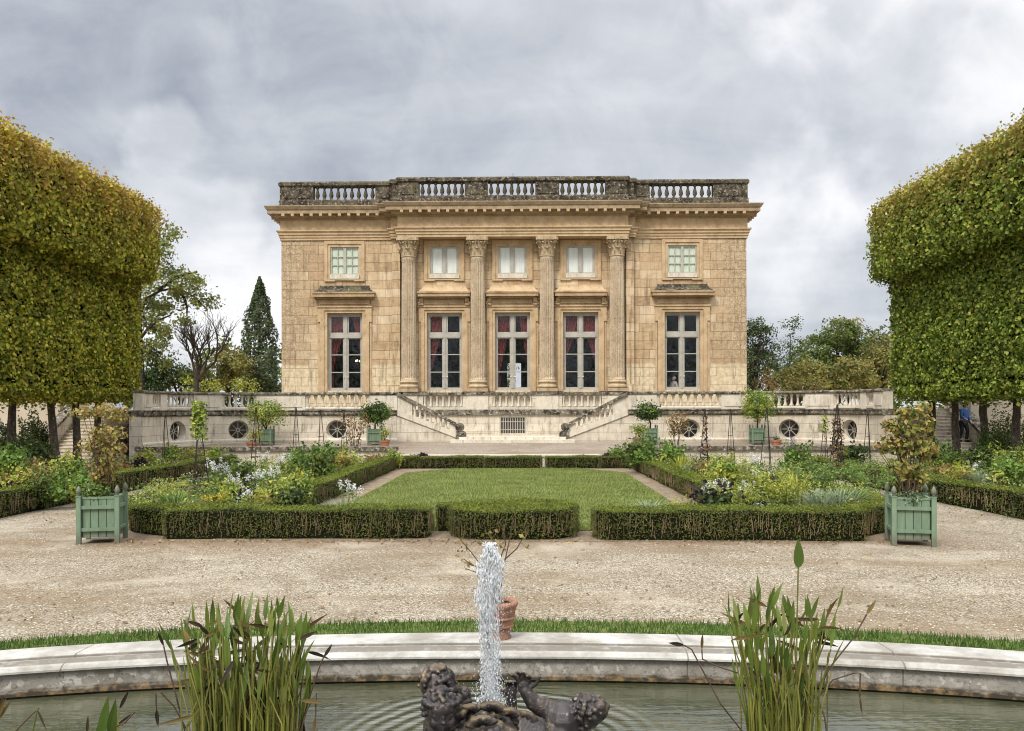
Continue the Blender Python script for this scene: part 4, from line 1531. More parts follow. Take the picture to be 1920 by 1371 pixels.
T0 = (AX, TY, 0)
for side in (-1, 1):
    mir = None if side < 0 else AX
    t = thing('terrace_wing', 'curved stone terrace wing with round windows ' + ('beside the golden-leaved limes' if side < 0 else 'beside the green-leaved limes'), 'terrace', T0)
    tw.build('retaining_wall', M['pale'], t, mirror=mir, sub=T0)
    st.build('string_course', M['coping'], t, mirror=mir, sub=T0)
    par = pr_.build('parapet', M['pale_plain'], t, mirror=mir, sub=T0)
    cpg.build('coping', M['coping'], t, mirror=mir, sub=T0)
    mx = (lambda x: x) if side < 0 else (lambda x: 2 * AX - x)
    for a, c, k in RAILS:
        for i in range(k + 1):
            s = a + .10 + (c - a - .20) * i / k
            x, y = tpos(s, -.10)
            place('baluster', BAL2, par, (mx(x) - AX, y - TY, 2.47))
    for so in OCU:
        x, y = tpos(so, -.27)
        x1, y1 = tpos(so, 0.0)
        ang = math.atan2((x1 - x) * (-1 if side > 0 else 1), -(y1 - y))
        o = place('oculus_window', og, t, (mx(x) - AX, y - TY, OZ), ang)
        place('pane', op, o)
        place('dark_cellar', ob, o)
    # terrace floor of this wing
    b = MB()
    pp = [(x - AX, y - TY) for x, y in subpath(.05, SEND, .5)]
    pp += [(-XE, 2.05), (0, 2.05), (0, 25.5), (-XC - TR - 3.4, 25.5), (-XC - TR - 3.4, -5.4)]
    b.add([(x, y, 2.30) for x, y in pp], [tuple(range(len(pp)))])
    b.build('terrace_floor', M['gravel_up'], t, mirror=0.0 if side > 0 else None)

# centre: pedestal wall below the columns with blind balustrades and a grated window
cw = thing('terrace_centre', 'pale stone pedestal wall under the columns between the two stair flights, with a barred window', 'terrace', (AX, 43.05, 0))
b = MB()
wall_holes(b, -XE, XE, .5, 3.06, [(-.68, .66, 1.13, 1.93)] + [(c - 1.0, c + 1.0, 2.46, 3.04) for c in (-3.54, -.03, 3.48)], 0, .24)
b.box(-XE, XE, .25, .95, 2.0, 3.06)
for x0, x1 in ((-5.1, -3.0), (-2.7, -.95), (.93, 2.7), (3.0, 5.1)):
    b.box(x0, x1, -.03, -.001, 1.16, 1.92)
b.build('pedestal_wall', M['pale'], cw)
for c in (-3.54, -.03, 3.48):
    b = MB()
    b.add([(c - 1.02, .20, 2.4), (c + 1.02, .20, 2.4), (c + 1.02, .20, 3.06), (c - 1.02, .20, 3.06)], [(0, 1, 2, 3)])
    b.build('blind_panel', M['pale_plain'], cw)
b = MB()
b.box(-XE, XE, -.10, -.001, 2.06, 2.33)
b.box(-XE, XE, -.06, .94, 3.06, 3.20)
for c in (-5.34, -1.80, 1.74, 5.31):
    b.box(max(c - .58, -XE), min(c + .58, XE), -.10, -.06, 3.06, 3.19)
b.build('string_course', M['coping'], cw)
for c in (-5.34, -1.80, 1.74, 5.31):
    b = MB()
    b.box(max(c - .55, -XE), min(c + .55, XE), -.05, -.001, 2.33, 3.06)
    b.build('pedestal', M['pale_plain'], cw)
pw = [o for o in KIDS(cw) if o.name.startswith('blind_panel')]
BAL3 = MB().lathe([(.10, 0), (.10, .05), (.07, .10), (.052, .18), (.046, .285), (.052, .39), (.07, .47), (.10, .52), (.10, .58)], n=10).mesh('baluster', M['pale_plain'], smooth=True)
for q, c in enumerate((-3.54, -.03, 3.48)):
    for i in range(7):
        place('baluster', BAL3, pw[q], (c - .93 + i * .31, .10, 2.46))
gwi = MB()
gwi.box(-.68, .66, .10, .14, 1.13, 1.93)
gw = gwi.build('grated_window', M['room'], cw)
b = MB()
for i in range(11):
    x = -.62 + i * 1.22 / 10
    b.box(x - .018, x + .018, .0, .03, 1.14, 1.92)
for z in (1.32, 1.72):
    b.box(-.67, .65, .005, .025, z - .015, z + .015)
b.box(-.68, -.64, -.02, .06, 1.13, 1.93)
b.box(.62, .66, -.02, .06, 1.13, 1.93)
b.build('grating', M['frame'], gw)

# the two stair flights running down towards the middle
sf = MB()
XB = 2.62
sf.xz_prism([(-XE, .5), (-XB - .05, .5), (-XB - .05, .98), (-XE, 2.06)], TY, TY + .36)
sc_ = MB()
sc_.xz_prism([(-XE, 2.06), (-XB - .02, .96), (-XB - .02, 1.24), (-XE, 2.34)], TY - .06, TY + .40)
hc = MB()
hc.xz_prism([(-XE - .02, 3.04), (-XB - .1, 1.56), (-XB - .1, 1.70), (-XE - .02, 3.18)], TY - .10, TY + .36)
sc_.xz_prism([(-XE, 2.34), (-XE + .72, 2.07), (-XE + .72, 2.77), (-XE, 3.04)], TY + .0, TY + .28)
sc_.xz_prism([(-XB - .42, 1.39), (-XB - .1, 1.27), (-XB - .1, 1.56), (-XB - .42, 1.68)], TY + .0, TY + .28)
nw = MB()
nw.box(-XB - .1, -XB + .26, TY - .12, TY + .42, .5, 1.30)
for zc, rr, xo in ((1.48, .20, .08), (1.12, .16, .22)):
    vs, fs = [], []
    n = 20
    for yy in (TY - .14, TY + .44):
        for i in range(n):
            a = 2 * math.pi * i / n
            vs.append((-XB + xo + rr * math.cos(a), yy, zc + rr * math.sin(a)))
    fs = [tuple(range(n - 1, -1, -1)), tuple(range(n, 2 * n))] + [(i, (i + 1) % n, n + (i + 1) % n, n + i) for i in range(n)]
    nw.add(vs, fs)
    nw.tube([(-XB + xo + (rr - .04) * math.cos(t) * (1 - t / 14), TY - .16, zc + (rr - .04) * math.sin(t) * (1 - t / 14)) for t in np.linspace(0, 11, 40)], .022, 5)
sp = MB()
k = 10
for i in range(k):
    xa = -XB + .3 - (XE - XB + .3) * i / k
    sp.box(-XE + .002, xa, TY + .37, TY + 2.04, .5 if i == 0 else .79 + (2.33 - .79) * i / k, .79 + (2.33 - .79) * (i + 1) / k)
SB = MB().lathe([(.095, 0), (.095, .05), (.065, .09), (.05, .16), (.045, .25), (.05, .35), (.065, .43), (.095, .48), (.095, .56)], n=10).mesh('baluster', M['pale_plain'], smooth=True)
for side in (-1, 1):
    mir = None if side < 0 else 0.0
    t = thing('stair_flight', 'stone stair flight with sloping balustrade beside the ' + ('glossy dark tub tree and orange pot' if side < 0 else 'dark tub tree and weathered urn'), 'staircase', (AX, TY, 0))
    su = (0, TY, 0)
    sf.build('side_wall', M['pale'], t, mirror=mir, sub=su)
    sc_.build('stringer', M['pale_plain'], t, mirror=mir, sub=su)
    hr = hc.build('handrail', M['coping'], t, mirror=mir, sub=su)
    nw.build('newel', M['coping'], t, mirror=mir, sub=su)
    sp.build('steps', M['pale_plain'], t, mirror=mir, sub=su)
    for i in range(7):
        x = -XE + .84 + i * (XE - XB - 1.42) / 6
        f = (x + XE) / (XE - XB)
        place('baluster', SB, hr, (x * (1 if side < 0 else -1), .12, 2.34 - f * 1.10 - .04), scale=(1, 1, (.70 - .38 * f + .06) / .56))
t = thing('entrance_steps', 'two broad low stone steps in the middle before the barred window', 'steps', (AX, TY, 0))
b = MB()
b.box(-2.95, 2.95, -.75, -.16, .4, .90)
b.box(-2.55, 2.55, -.40, 2.0, .4, 1.02)
b.build('tread', M['pale_plain'], t)

# garden stairs at both ends
GSY0, GSY1 = 36.1, 39.6
gs = MB()
k = 16
xs0, xs1 = AX - 16.78, AX - 20.0
for i in range(k):
    z1 = 2.33 * (i + 1) / k
    y0 = GSY0 + (GSY1 - GSY0) * i / k
    gs.box(xs1, xs0, y0, GSY1 + .6, 0 if i == 0 else 2.33 * i / k, z1 - .045)
    gs.box(xs1, xs0, y0 - .04, GSY1 + .6, z1 - .045, z1 - (.001 if i < k - 1 else 0))
gh, gc = [], []
for x0 in (xs0 + .002, xs1 - .342):
    q = MB()
    a = [(x0, GSY0 - .3, -.1), (x0 + .34, GSY0 - .3, -.1), (x0 + .34, GSY1 + .2, -.1), (x0, GSY1 + .2, -.1)]
    q.hexa(a, [(x0, GSY0 - .3, .70), (x0 + .34, GSY0 - .3, .70), (x0 + .34, GSY1 + .2, 3.0), (x0, GSY1 + .2, 3.0)])
    gh.append(q)
    q = MB()
    q.hexa([(x0 - .05, GSY0 - .4, .70), (x0 + .39, GSY0 - .4, .70), (x0 + .39, GSY1 + .2, 3.02), (x0 - .05, GSY1 + .2, 3.02)], [(x0 - .05, GSY0 - .4, .84), (x0 + .39, GSY0 - .4, .84), (x0 + .39, GSY1 + .2, 3.16), (x0 - .05, GSY1 + .2, 3.16)])
    gc.append(q)
for side in (-1, 1):
    mir = None if side < 0 else AX
    L = (xs0 if side < 0 else 2 * AX - xs0, GSY0, 0)
    t = thing('garden_stair', 'straight flight of stone garden steps ' + ('half hidden behind the golden lime trunks' if side < 0 else 'climbed by the person in blue'), 'staircase', L)
    gs.build('steps', M['pale_plain'], t, mirror=mir, sub=L)
    for q in gh:
        q.build('side_wall', M['pale'], t, mirror=mir, sub=L)
    for q in gc:
        q.build('handrail', M['coping'], t, mirror=mir, sub=L)

# plastered garden walls beyond the stairs
for side in (-1, 1):
    x0, x1 = sorted((AX + side * 20.4, AX + side * 36))
    t = thing('garden_wall', 'plain pale plastered wall ' + ('beyond the golden limes' if side < 0 else 'beyond the green limes and the person in blue'), 'wall', ((x0 + x1) / 2, 38.4, 0))
    b = MB()
    b.box(x0, x1, 38.2, 38.6, 0, 3.5)
    b.build('wall', M['plaster'], t, sub=((x0 + x1) / 2, 38.4, 0))
    b = MB()
    b.box(x0, x1, 38.12, 38.68, 3.5, 3.62)
    b.build('coping', M['pale_plain'], t, sub=((x0 + x1) / 2, 38.4, 0))
# ------------------------------------------------------------------ vegetation
def pts_on_poly(poly, n, rng=RNG):
    """n points along a closed polygon with outward normals (polygon counter-clockwise)"""
    P = np.array(poly, float)
    Q = np.roll(P, -1, 0)
    L = np.linalg.norm(Q - P, axis=1)
    i = rng.choice(len(P), n, p=L / L.sum())
    t = rng.uniform(0, 1, n)[:, None]
    d = (Q - P) / L[:, None]
    return P[i] + (Q - P)[i] * t, np.stack([d[i][:, 1], -d[i][:, 0]], 1), L.sum()


def in_poly(x, y, poly):
    P = np.array(poly, float)
    k = np.zeros(len(x), bool)
    j = len(P) - 1
    for i in range(len(P)):
        c = ((P[i, 1] > y) != (P[j, 1] > y)) & (x < (P[j, 0] - P[i, 0]) * (y - P[i, 1]) / (P[j, 1] - P[i, 1] + 1e-12) + P[i, 0])
        k ^= c
        j = i
    return k


def fill_poly(poly, n, rng=RNG):
    P = np.array(poly, float)
    out = np.zeros((0, 2))
    while len(out) < n:
        x, y = rng.uniform(P[:, 0].min(), P[:, 0].max(), n), rng.uniform(P[:, 1].min(), P[:, 1].max(), n)
        k = in_poly(x, y, poly)
        out = np.concatenate([out, np.stack([x[k], y[k]], 1)])
    return out[:n]


def poly_area(p):
    p = np.array(p)
    return .5 * np.sum(p[:, 0] * np.roll(p[:, 1], -1) - np.roll(p[:, 0], -1) * p[:, 1])


def hedge(label, poly, h=.52, leaf=.036, dens=1500, twig=22, group=None, name='box_hedge'):
    if poly_area(poly) < 0:
        poly = poly[::-1]
    P = np.array(poly, float)
    c0 = P.mean(0)
    t = thing(name, label, 'hedge', (c0[0], c0[1], 0), group=group)
    P = P - c0
    _, _, per = pts_on_poly(P, 2)
    n = int(per * h * dens)
    q, nn, _ = pts_on_poly(P, n)
    z = RNG.uniform(0.0, 1, n) ** .85 * h
    wave = .035 * np.sin(q[:, 0] * 3.1 + q[:, 1] * 2.3) + .02 * np.sin(q[:, 0] * 7 + 1) + RNG.normal(0, .022, n)
    und = np.where(z < .10, -.05 * (1 - z / .10), 0)      # the clipped side draws in a little at the foot
    q = q + nn * (wave + und)[:, None]
    b = MB()
    side = np.concatenate([q, z[:, None]], 1)
    n3 = np.concatenate([nn, np.full((n, 1), .25)], 1)
    b.leaves(side, n3, leaf, spread=.75)
    A = abs(poly_area(P))
    m = int(A * dens * 1.25)
    tp = fill_poly(P, m)
    zt = h + .022 * np.sin(tp[:, 0] * 2.3 + tp[:, 1]) + .012 * np.sin(tp[:, 0] * 6.1) + RNG.normal(0, .016, m)
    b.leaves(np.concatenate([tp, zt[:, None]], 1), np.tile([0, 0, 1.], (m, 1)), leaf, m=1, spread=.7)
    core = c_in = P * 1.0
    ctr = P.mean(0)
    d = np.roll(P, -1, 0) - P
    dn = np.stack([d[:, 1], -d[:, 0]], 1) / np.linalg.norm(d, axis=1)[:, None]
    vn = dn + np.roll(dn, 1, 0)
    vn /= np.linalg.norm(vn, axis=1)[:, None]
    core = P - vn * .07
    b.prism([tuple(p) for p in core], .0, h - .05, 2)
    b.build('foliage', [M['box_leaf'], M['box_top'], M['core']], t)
    if twig:
        k = int(per * twig * 1.5)
        q, nn, _ = pts_on_poly(P, k)
        b = MB()
        for i in range(k):
            z0 = RNG.uniform(.02, h * .55)
            ln = RNG.uniform(.12, .34)
            tv = np.array([-nn[i][1], nn[i][0]])
            o = nn[i] * RNG.uniform(-.02, .018)
            dx = RNG.normal(0, .028)
            pts = []
            for s in range(4):
                f = s / 3
                p = q[i] + o + tv * (dx * f + RNG.normal(0, .008))
                pts.append((p[0], p[1], min(h - .03, z0 + ln * f)))
            b.tube(pts, [.005, .0045, .0035, .002], 3)
        b.build('twigs', M['twig'], t)
    return t


def rect(x0, x1, y0, y1):
    return [(x0, y0), (x1, y0), (x1, y1), (x0, y1)]


hedge('long box hedge at the court edge below the white flower bed', [(-6.55, 15.30), (-1.92, 15.30), (-1.74, 15.42), (-1.70, 15.75), (-1.82, 16.1), (-6.6, 16.2)], .53)
hedge('short slanting box hedge behind the tub by the golden limes', [(-7.75, 16.45), (-7.5, 16.1), (-6.62, 15.62), (-6.62, 16.25), (-7.3, 16.85)], .50, twig=8)
hedge('low box hedge edging the bed behind the tub with three finials showing', [(-7.75, 16.6), (-7.35, 16.9), (-8.7, 19.7), (-8.7, 25.5), (-9.3, 25.5), (-9.3, 19.6)], .32, .04, 900, 8)
hedge('small set-back box hedge joining the long hedge to the rounded middle one', rect(-1.72, -1.30, 16.25, 16.8), .50, twig=6)
ov = [(-.22 + 1.19 * math.copysign(abs(math.cos(a)) ** .55, math.cos(a)), 16.1 + .95 * math.copysign(abs(math.sin(a)) ** .75, math.sin(a))) for a in np.linspace(0, 2 * math.pi, 29)[:-1]]
hedge('rounded oblong box hedge in the middle of the court edge, before the lawn', ov, .53, dens=1700)
hedge('long box hedge at the court edge below the fern bed', [(1.22, 15.55), (1.32, 15.22), (1.5, 15.12), (6.0, 15.05), (6.05, 15.95), (1.5, 16.0), (1.3, 15.85)], .53)
hedge('short slanting box hedge with bare stems beside the tub by the green limes', [(6.1, 15.5), (6.95, 16.3), (6.6, 16.85), (6.1, 16.2)], .50, twig=40)
hedge('low box hedge edging the bed behind the tub with four finials showing', [(6.85, 16.75), (8.15, 19.3), (8.15, 26), (7.55, 26), (7.55, 19.4), (6.5, 17.0)], .36, .04, 900, 8)
hedge('box hedge running along the lawn below the bed of white spider flowers', [(-5.65, 16.9), (-5.05, 16.9), (-5.03, 33.0), (-5.63, 33.0)], .50, .045, 950, 18)
hedge('box hedge running along the lawn below the bed of violet spikes and ferns', [(4.30, 17.2), (4.92, 17.2), (4.72, 33.2), (4.12, 33.2)], .50, .045, 950, 18)
for a, c, l in [(735, 785, 'short box hedge closing the far lawn corner toward the white flower bed'), (788, 906, 'far box hedge behind the lawn, second piece from the white flower bed'),
                (908, 1015, 'far box hedge behind the lawn just short of the narrow gap'), (1024, 1123, 'far box hedge behind the lawn, first piece after the narrow gap'),
                (1126, 1186, 'short far box hedge closing the lawn corner toward the fern bed')]:
    hedge(l, rect(X_at(a, 33.75), X_at(c, 33.75), 33.55, 34.2), .46, .05, 900, 14)
hedge('long box hedge beyond the side path, below the golden limes', rect(-12.0, -11.35, 13.0, 33.5), .55, .045, 800, 20)
hedge('long box hedge beyond the side path, below the green limes', [(10.75, 13), (11.4, 13), (10.85, 21), (10.75, 33.5), (10.12, 33.5), (10.2, 21)], .55, .045, 800, 14)


# ---------------------------------------------------------------- limes clipped into a wall with an overhanging top
def box_leaf_points(x0, x1, y0, y1, z0, z1, dens, faces, rnd=.35):
    C, Nn = [], []
    for f in faces:
        if f in ('-x', '+x'):
            A = (y1 - y0) * (z1 - z0)
            n = int(A * dens)
            p = np.stack([np.full(n, x0 if f == '-x' else x1), RNG.uniform(y0, y1, n), RNG.uniform(z0, z1, n)], 1)
            nn = np.tile([-1. if f == '-x' else 1., 0, 0], (n, 1))
        elif f in ('-y', '+y'):
            A = (x1 - x0) * (z1 - z0)
            n = int(A * dens)
            p = np.stack([RNG.uniform(x0, x1, n), np.full(n, y0 if f == '-y' else y1), RNG.uniform(z0, z1, n)], 1)
            nn = np.tile([0, -1. if f == '-y' else 1., 0], (n, 1))
        else:
            A = (x1 - x0) * (y1 - y0)
            n = int(A * dens)
            p = np.stack([RNG.uniform(x0, x1, n), RNG.uniform(y0, y1, n), np.full(n, z0 if f == '-z' else z1)], 1)
            nn = np.tile([0, 0, -1. if f == '-z' else 1.], (n, 1))
        C.append(p)
        Nn.append(nn)
    return np.concatenate(C), np.concatenate(Nn)


def round_box(p, nn, lo, hi, r):
    """pull points near the edges of a box onto rounded edges"""
    lo, hi = np.array(lo), np.array(hi)
    q = np.clip(p, lo + r, hi - r)
    d = p - q
    L = np.linalg.norm(d, axis=1)
    k = L > 1e-6
    dd = np.where(k[:, None], d / np.maximum(L, 1e-6)[:, None], nn)
    return np.where(k[:, None], q + dd * r, p), dd


def bumps(p, a=.07):
    s = np.sin
    return a * (.5 * s(p[:, 0] * 1.9 + p[:, 1] * 2.3 + 1) * s(p[:, 2] * 1.7 + p[:, 1] * 1.1) + .35 * s(p[:, 1] * 4.3 + p[:, 2] * 3.7) + .3 * s(p[:, 2] * 6.1 - p[:, 1] * 5.2 + p[:, 0] * 3))


def lime_crown(inner, seed, first=False, last=False):
    """inner: -1/+1, the side that faces the garden"""
    b = MB()
    yo = 1.14
    C, Nn = [], []
    e0, e1 = (-yo - (.45 if first else 0)), (yo + (.0 if not last else 0))
    f1 = ['-x', '+x', '-z'] + (['-y'] if first else []) + (['+y'] if last else [])
    p, n = box_leaf_points(-1.2, 1.2, -yo, yo, 3.02, 8.3, 300, f1)
    p[:, 2] -= np.where(p[:, 2] < 3.4, RNG.exponential(.10, len(p)), 0)
    d = bumps(p) + RNG.normal(0, .10, len(p))
    C.append(p + n * d[:, None])
    Nn.append(n)
    ax0, ax1 = (-1.95, 1.7) if inner < 0 else (-1.7, 1.95)
    p, n = box_leaf_points(ax0, ax1, -yo - (.7 if first else 0), yo + (.45 if last else 0), 8.0, 11.22, 280, ['-x', '+x', '-z', '+z'] + (['-y'] if first else []) + (['+y'] if last else []))
    lo, hi = [ax0, -yo - (.7 if first else 50), 8.0], [ax1, yo + (.45 if last else 50), 11.28]
    p, n = round_box(p, n, lo, hi, .42)
    d = bumps(p, .12) + RNG.normal(0, .14, len(p))
    C.append(p + n * d[:, None])
    Nn.append(n)
    # sprigs that have grown past the last clipping
    for _ in range(110):
        x, y = RNG.uniform(ax0 + .2, ax1 - .2), RNG.uniform(-yo, yo)
        k = RNG.integers(4, 9)
        hh = RNG.uniform(.15, .75)
        q = np.stack([np.full(k, x) + RNG.normal(0, .05, k), np.full(k, y) + RNG.normal(0, .05, k), 11.15 + hh * np.linspace(0, 1, k)], 1)
        C.append(q)
        Nn.append(RNG.normal(0, 1, (k, 3)))
    C, Nn = np.concatenate(C), np.concatenate(Nn)
    sz = np.where(C[:, 2] > 11.2, .12, .145)
    b.leaves(C, Nn, sz, asp=.85, spread=.72, droop=1.0)
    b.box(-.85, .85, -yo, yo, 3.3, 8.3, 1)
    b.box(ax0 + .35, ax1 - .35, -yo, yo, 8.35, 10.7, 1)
    return b


def lime_trunk(seed, lean):
    r = random.Random(seed)
    b = MB()
    pts, rad = [], []
    for i in range(9):
        z = i * .45
        pts.append((lean * (1 - i / 8) + r.uniform(-.02, .02), r.uniform(-.03, .03), z - .05))
        rad.append(.165 - .006 * i + (.07 if i == 0 else .02 if i == 1 else 0) + r.uniform(-.008, .008))
    b.tube(pts, rad, 12)
    for k in range(6):
        a = r.uniform(0, 6.28)
        b.tube([(0, 0, 2.7 + k * .1), (.5 * math.cos(a), .5 * math.sin(a), 3.4), (.9 * math.cos(a), .9 * math.sin(a), 4.2)], [.07, .05, .02], 6)
    return b.mesh('trunk', M['bark'], smooth=True)


ORD = ['first', 'second', 'third', 'fourth', 'fifth', 'sixth', 'seventh', 'eighth']
for side, xr, ys, mat, word, grp in ((-1, -18.15, [36.05, 34.1, 32.2, 29.95, 27.7, 25.5, 23.3], 'lime_gold', 'golden-leaved', 'clipped limes turning gold'),
                                     (1, 17.35, [36.7, 34.75, 32.7, 30.4, 28.2, 26.0, 23.8], 'lime_green', 'green-leaved', 'clipped limes still green')):
    mids = [lime_crown(-side, 1).mesh('crown', [M[mat], M['core']]) for _ in range(3)]
    end = lime_crown(-side, 2, last=True).mesh('crown', [M[mat], M['core']])
    front = lime_crown(-side, 2, first=True).mesh('crown', [M[mat], M['core']])
    for i, y in enumerate(ys):
        lab = f'{word} lime clipped into the tall leafy wall, {ORD[i]} of its row from the palace end'
        t = thing('lime_tree', lab, 'tree', (xr, y, 0), group=grp)
        place('crown', end if i == 0 else front if i == len(ys) - 1 else mids[i % 3], t)
        place('trunk', lime_trunk(i * 7 + side, ([-.1, .12, .35, -.05, .1, 0, .1] if side < 0 else [0, .05, .14, -.04, 0, 0, 0])[i]), t)


# ---------------------------------------------------------------- free trees beyond the terrace
def free_tree(label, Y, lobes, leaf_mat, leaf=.22, dens=1.0, trunk_px=None, trunk_r=.3, name='tree', spread=.9, group=None, clr=.55, cn=46, bark='bark_dark', limbs=True, boughs=()):
    """lobes: (px, py, rx px, ry px) ellipsoids of foliage read off the photograph at depth Y, given real size and depth"""
    tpx = trunk_px if trunk_px is not None else lobes[0][0]
    bx = X_at(tpx, Y)
    t = thing(name, label, 'tree', (bx, Y, 0), group=group)
    b, tr = MB(), MB()
    sc = Y / F
    top = max(Z_at(px, py, Y) for px, py, _, _ in lobes)
    tr.tube([(0, 0, -.2), (.05, .05, top * .25), (-.08, .1, top * .55), (0, 0, top * .9)], [trunk_r, trunk_r * .8, trunk_r * .5, trunk_r * .15], 8)
    CC, NN = [], []
    for px, py, rx, ry in lobes:
        c = np.array([X_at(px, Y) - bx, RNG.normal(0, rx * sc * .3), Z_at(px, py, Y)])
        r = np.array([rx * sc, max(rx, ry * .6) * sc, ry * sc])
        nc = max(5, int(dens * 16 * (r[0] * r[1] + r[0] * r[2] + r[1] * r[2]) / 3))
        u = RNG.normal(0, 1, (nc, 3))
        u /= np.linalg.norm(u, axis=1)[:, None]
        rad = RNG.uniform(.45, 1.02, nc) ** .6
        cl = c + u * rad[:, None] * r
        ff = RNG.uniform(.5, 1.3, nc) * clr
        for k in range(nc):
            m = max(4, int(cn * (ff[k] / clr) ** 2))
            q = cl[k] + RNG.normal(0, .42, (m, 3)) * ff[k] * np.array([1, 1, .7])
            CC.append(q)
            NN.append(u[k] * 1.2 + (q - cl[k]) / ff[k] + np.array([0, 0, .5]))
        for k in range(min(nc, 4) if limbs else 0):
            e = cl[k]
            s = np.array([0, 0, min(top * .55, max(.8, e[2] * .5))])
            mid = s * .5 + e * .5 + np.array([0, 0, .25]) + RNG.normal(0, .15, 3)
            tr.tube([tuple(s), tuple(mid), tuple(e)], [trunk_r * .16, trunk_r * .10, .012], 5)
    for bp in boughs:
        P = [(X_at(q[0], Y) - bx, .15 * i - .2, Z_at(q[0], q[1], Y)) for i, q in enumerate(bp)]
        tr.tube(P, [trunk_r * .24 * (1 - i / len(P)) + .02 for i in range(len(P))], 6)
    C, N_ = np.concatenate(CC), np.concatenate(NN)
    k = C[:, 2] > .2
    N_ /= np.linalg.norm(N_, axis=1)[:, None] + 1e-6
    b.leaves(C[k], N_[k], leaf, asp=.7, spread=.6)
    b.build('crown', M[leaf_mat], t)
    tr.build('trunk', M[bark], t, smooth=True)
    return t


free_tree('tall loose ash tree with drooping boughs behind the end of the golden limes', 54,
          [(285, 470, 45, 50), (315, 440, 22, 22), (300, 545, 55, 45), (345, 535, 38, 22), (375, 520, 20, 14), (372, 560, 26, 20), (345, 590, 22, 20), (290, 610, 40, 45), (322, 505, 22, 14), (300, 660, 34, 30)],
          'ash', .2, 1.0, trunk_px=262, trunk_r=.40, clr=.62, cn=46, limbs=False,
          boughs=[[(262, 600), (275, 560), (300, 545), (330, 538), (362, 556), (384, 580)], [(300, 545), (325, 525), (348, 513), (368, 510)], [(262, 640), (280, 615), (296, 600), (318, 590)], [(330, 538), (345, 556), (350, 575), (348, 592)], [(262, 540), (280, 500), (305, 465), (318, 440)]])
# leafless tree
bt = thing('bare_tree', 'bare brown leafless tree between the loose ash and the tall narrow tree', 'tree', (X_at(368, 51), 51, 0))
b = MB()


def branch(p, d, L, r, depth, rr):
    e = p + d * L
    m = p + d * L * .5 + Vector((rr.uniform(-1, 1), rr.uniform(-1, 1), rr.uniform(-.3, .6))) * L * .07
    b.tube([p, m, e], [r, r * .82, r * .62], 5 if depth < 3 else 3)
    if depth >= 6:
        return
    for _ in range(3 if depth < 4 else 2):
        nd = (d + Vector((rr.uniform(-1, 1), rr.uniform(-1, 1), rr.uniform(-.25, .75))) * .62).normalized()
        branch(e if rr.random() < .7 else m, nd, L * rr.uniform(.58, .86), r * .62, depth + 1, rr)


rr = random.Random(12)
b.tube([(0, 0, -.2), (.02, 0, 2), (.0, .05, 4.2)], [.22, .19, .15], 7)
for dd in ((.25, 0, 1), (-.25, .1, 1), (.75, .1, .8), (.05, -.1, 1.0)):
    branch(Vector((0, .05, 4.1)), Vector(dd).normalized(), 1.25 if abs(dd[0]) < .5 else 1.6, .11, 1, rr)
b.build('trunk', M['bark_dark'], bt)
b = MB()
n = 260
c = np.stack([RNG.normal(.6, 1.2, n), RNG.normal(0, 1.0, n), RNG.normal(6.4, 1.0, n)], 1)
b.leaves(c, RNG.normal(0, 1, (n, 3)), .09)
b.build('crown', M['olive'], bt)
# narrow tree: a spindle of dense foliage
def spindle(label, px, Y, top_py, half_px, leaf_mat, name='narrow_tree'):
    t = thing(name, label, 'tree', (X_at(px, Y), Y, 0))
    H_, Rr = Z_at(px, top_py, Y), half_px * Y / F
    b = MB()
    n = 11000
    z = RNG.uniform(0, 1, n)
    prof = np.interp(z, [0, .12, .3, .55, .72, .86, .95, 1], [.8, 1, 1.05, 1.0, .82, .5, .2, .03])
    a = RNG.uniform(0, 6.283, n)
    lob = 1 + .14 * np.sin(a * 3 + z * 22) + .14 * np.sin(a * 5 - z * 37)
    r = Rr * prof * lob * RNG.uniform(.5, 1.05, n) ** .5
    c = np.stack([r * np.cos(a), r * np.sin(a), z * H_ + .1 + .25 * np.sin(a * 4 + r * 6)], 1)
    b.leaves(c, np.stack([np.cos(a), np.sin(a), np.full(n, .5)], 1), .24, spread=.7, droop=-.8)
    b.build('crown', M[leaf_mat], t)
    MB().tube([(0, 0, 0), (0, 0, H_ * .9)], [.3, .05], 6).build('trunk', M['bark_dark'], t)


spindle('tall narrow dark conifer-like tree beside the palace corner', 487, 70, 527, 32, 'fir')
free_tree('dark rounded bush tree beyond the terrace at the foot of the narrow tree', 58, [(500, 690, 22, 42), (480, 712, 26, 30)], 'fir', .2, 1.1)
free_tree('dense dark olive tree under the bare brown one beyond the terrace', 57, [(432, 676, 34, 32), (445, 690, 36, 40), (405, 708, 40, 28)], 'olive', .2, 1.0)
free_tree('olive green bush tree beyond the terrace, just under the ash boughs', 56, [(340, 705, 36, 28), (325, 700, 30, 30), (370, 716, 26, 22)], 'forest', .2, 1.0)
free_tree('dark green bush tree beyond the terrace right behind the end of the golden limes', 55, [(270, 690, 36, 40), (300, 715, 30, 26)], 'dark', .2, 1.0)
free_tree('low yellowish shrub tree beyond the terrace between the olive bushes', 53, [(355, 728, 22, 16), (395, 730, 24, 14), (455, 726, 26, 16)], 'yellow', .16, .9)
free_tree('dark tree with open crown close behind the palace corner on the green lime side', 62, [(1412, 640, 26, 34), (1418, 612, 26, 14), (1440, 622, 12, 12), (1440, 655, 24, 26), (1415, 690, 26, 40), (1450, 690, 26, 30)], 'fir', .2, 1.1)
free_tree('thin airy grey-green tree rising above the dark tree', 74, [(1483, 615, 14, 20), (1490, 640, 18, 24), (1470, 655, 18, 16), (1492, 605, 8, 10), (1480, 690, 34, 30)], 'fir', .17, .9, trunk_r=.16, cn=26, limbs=False)
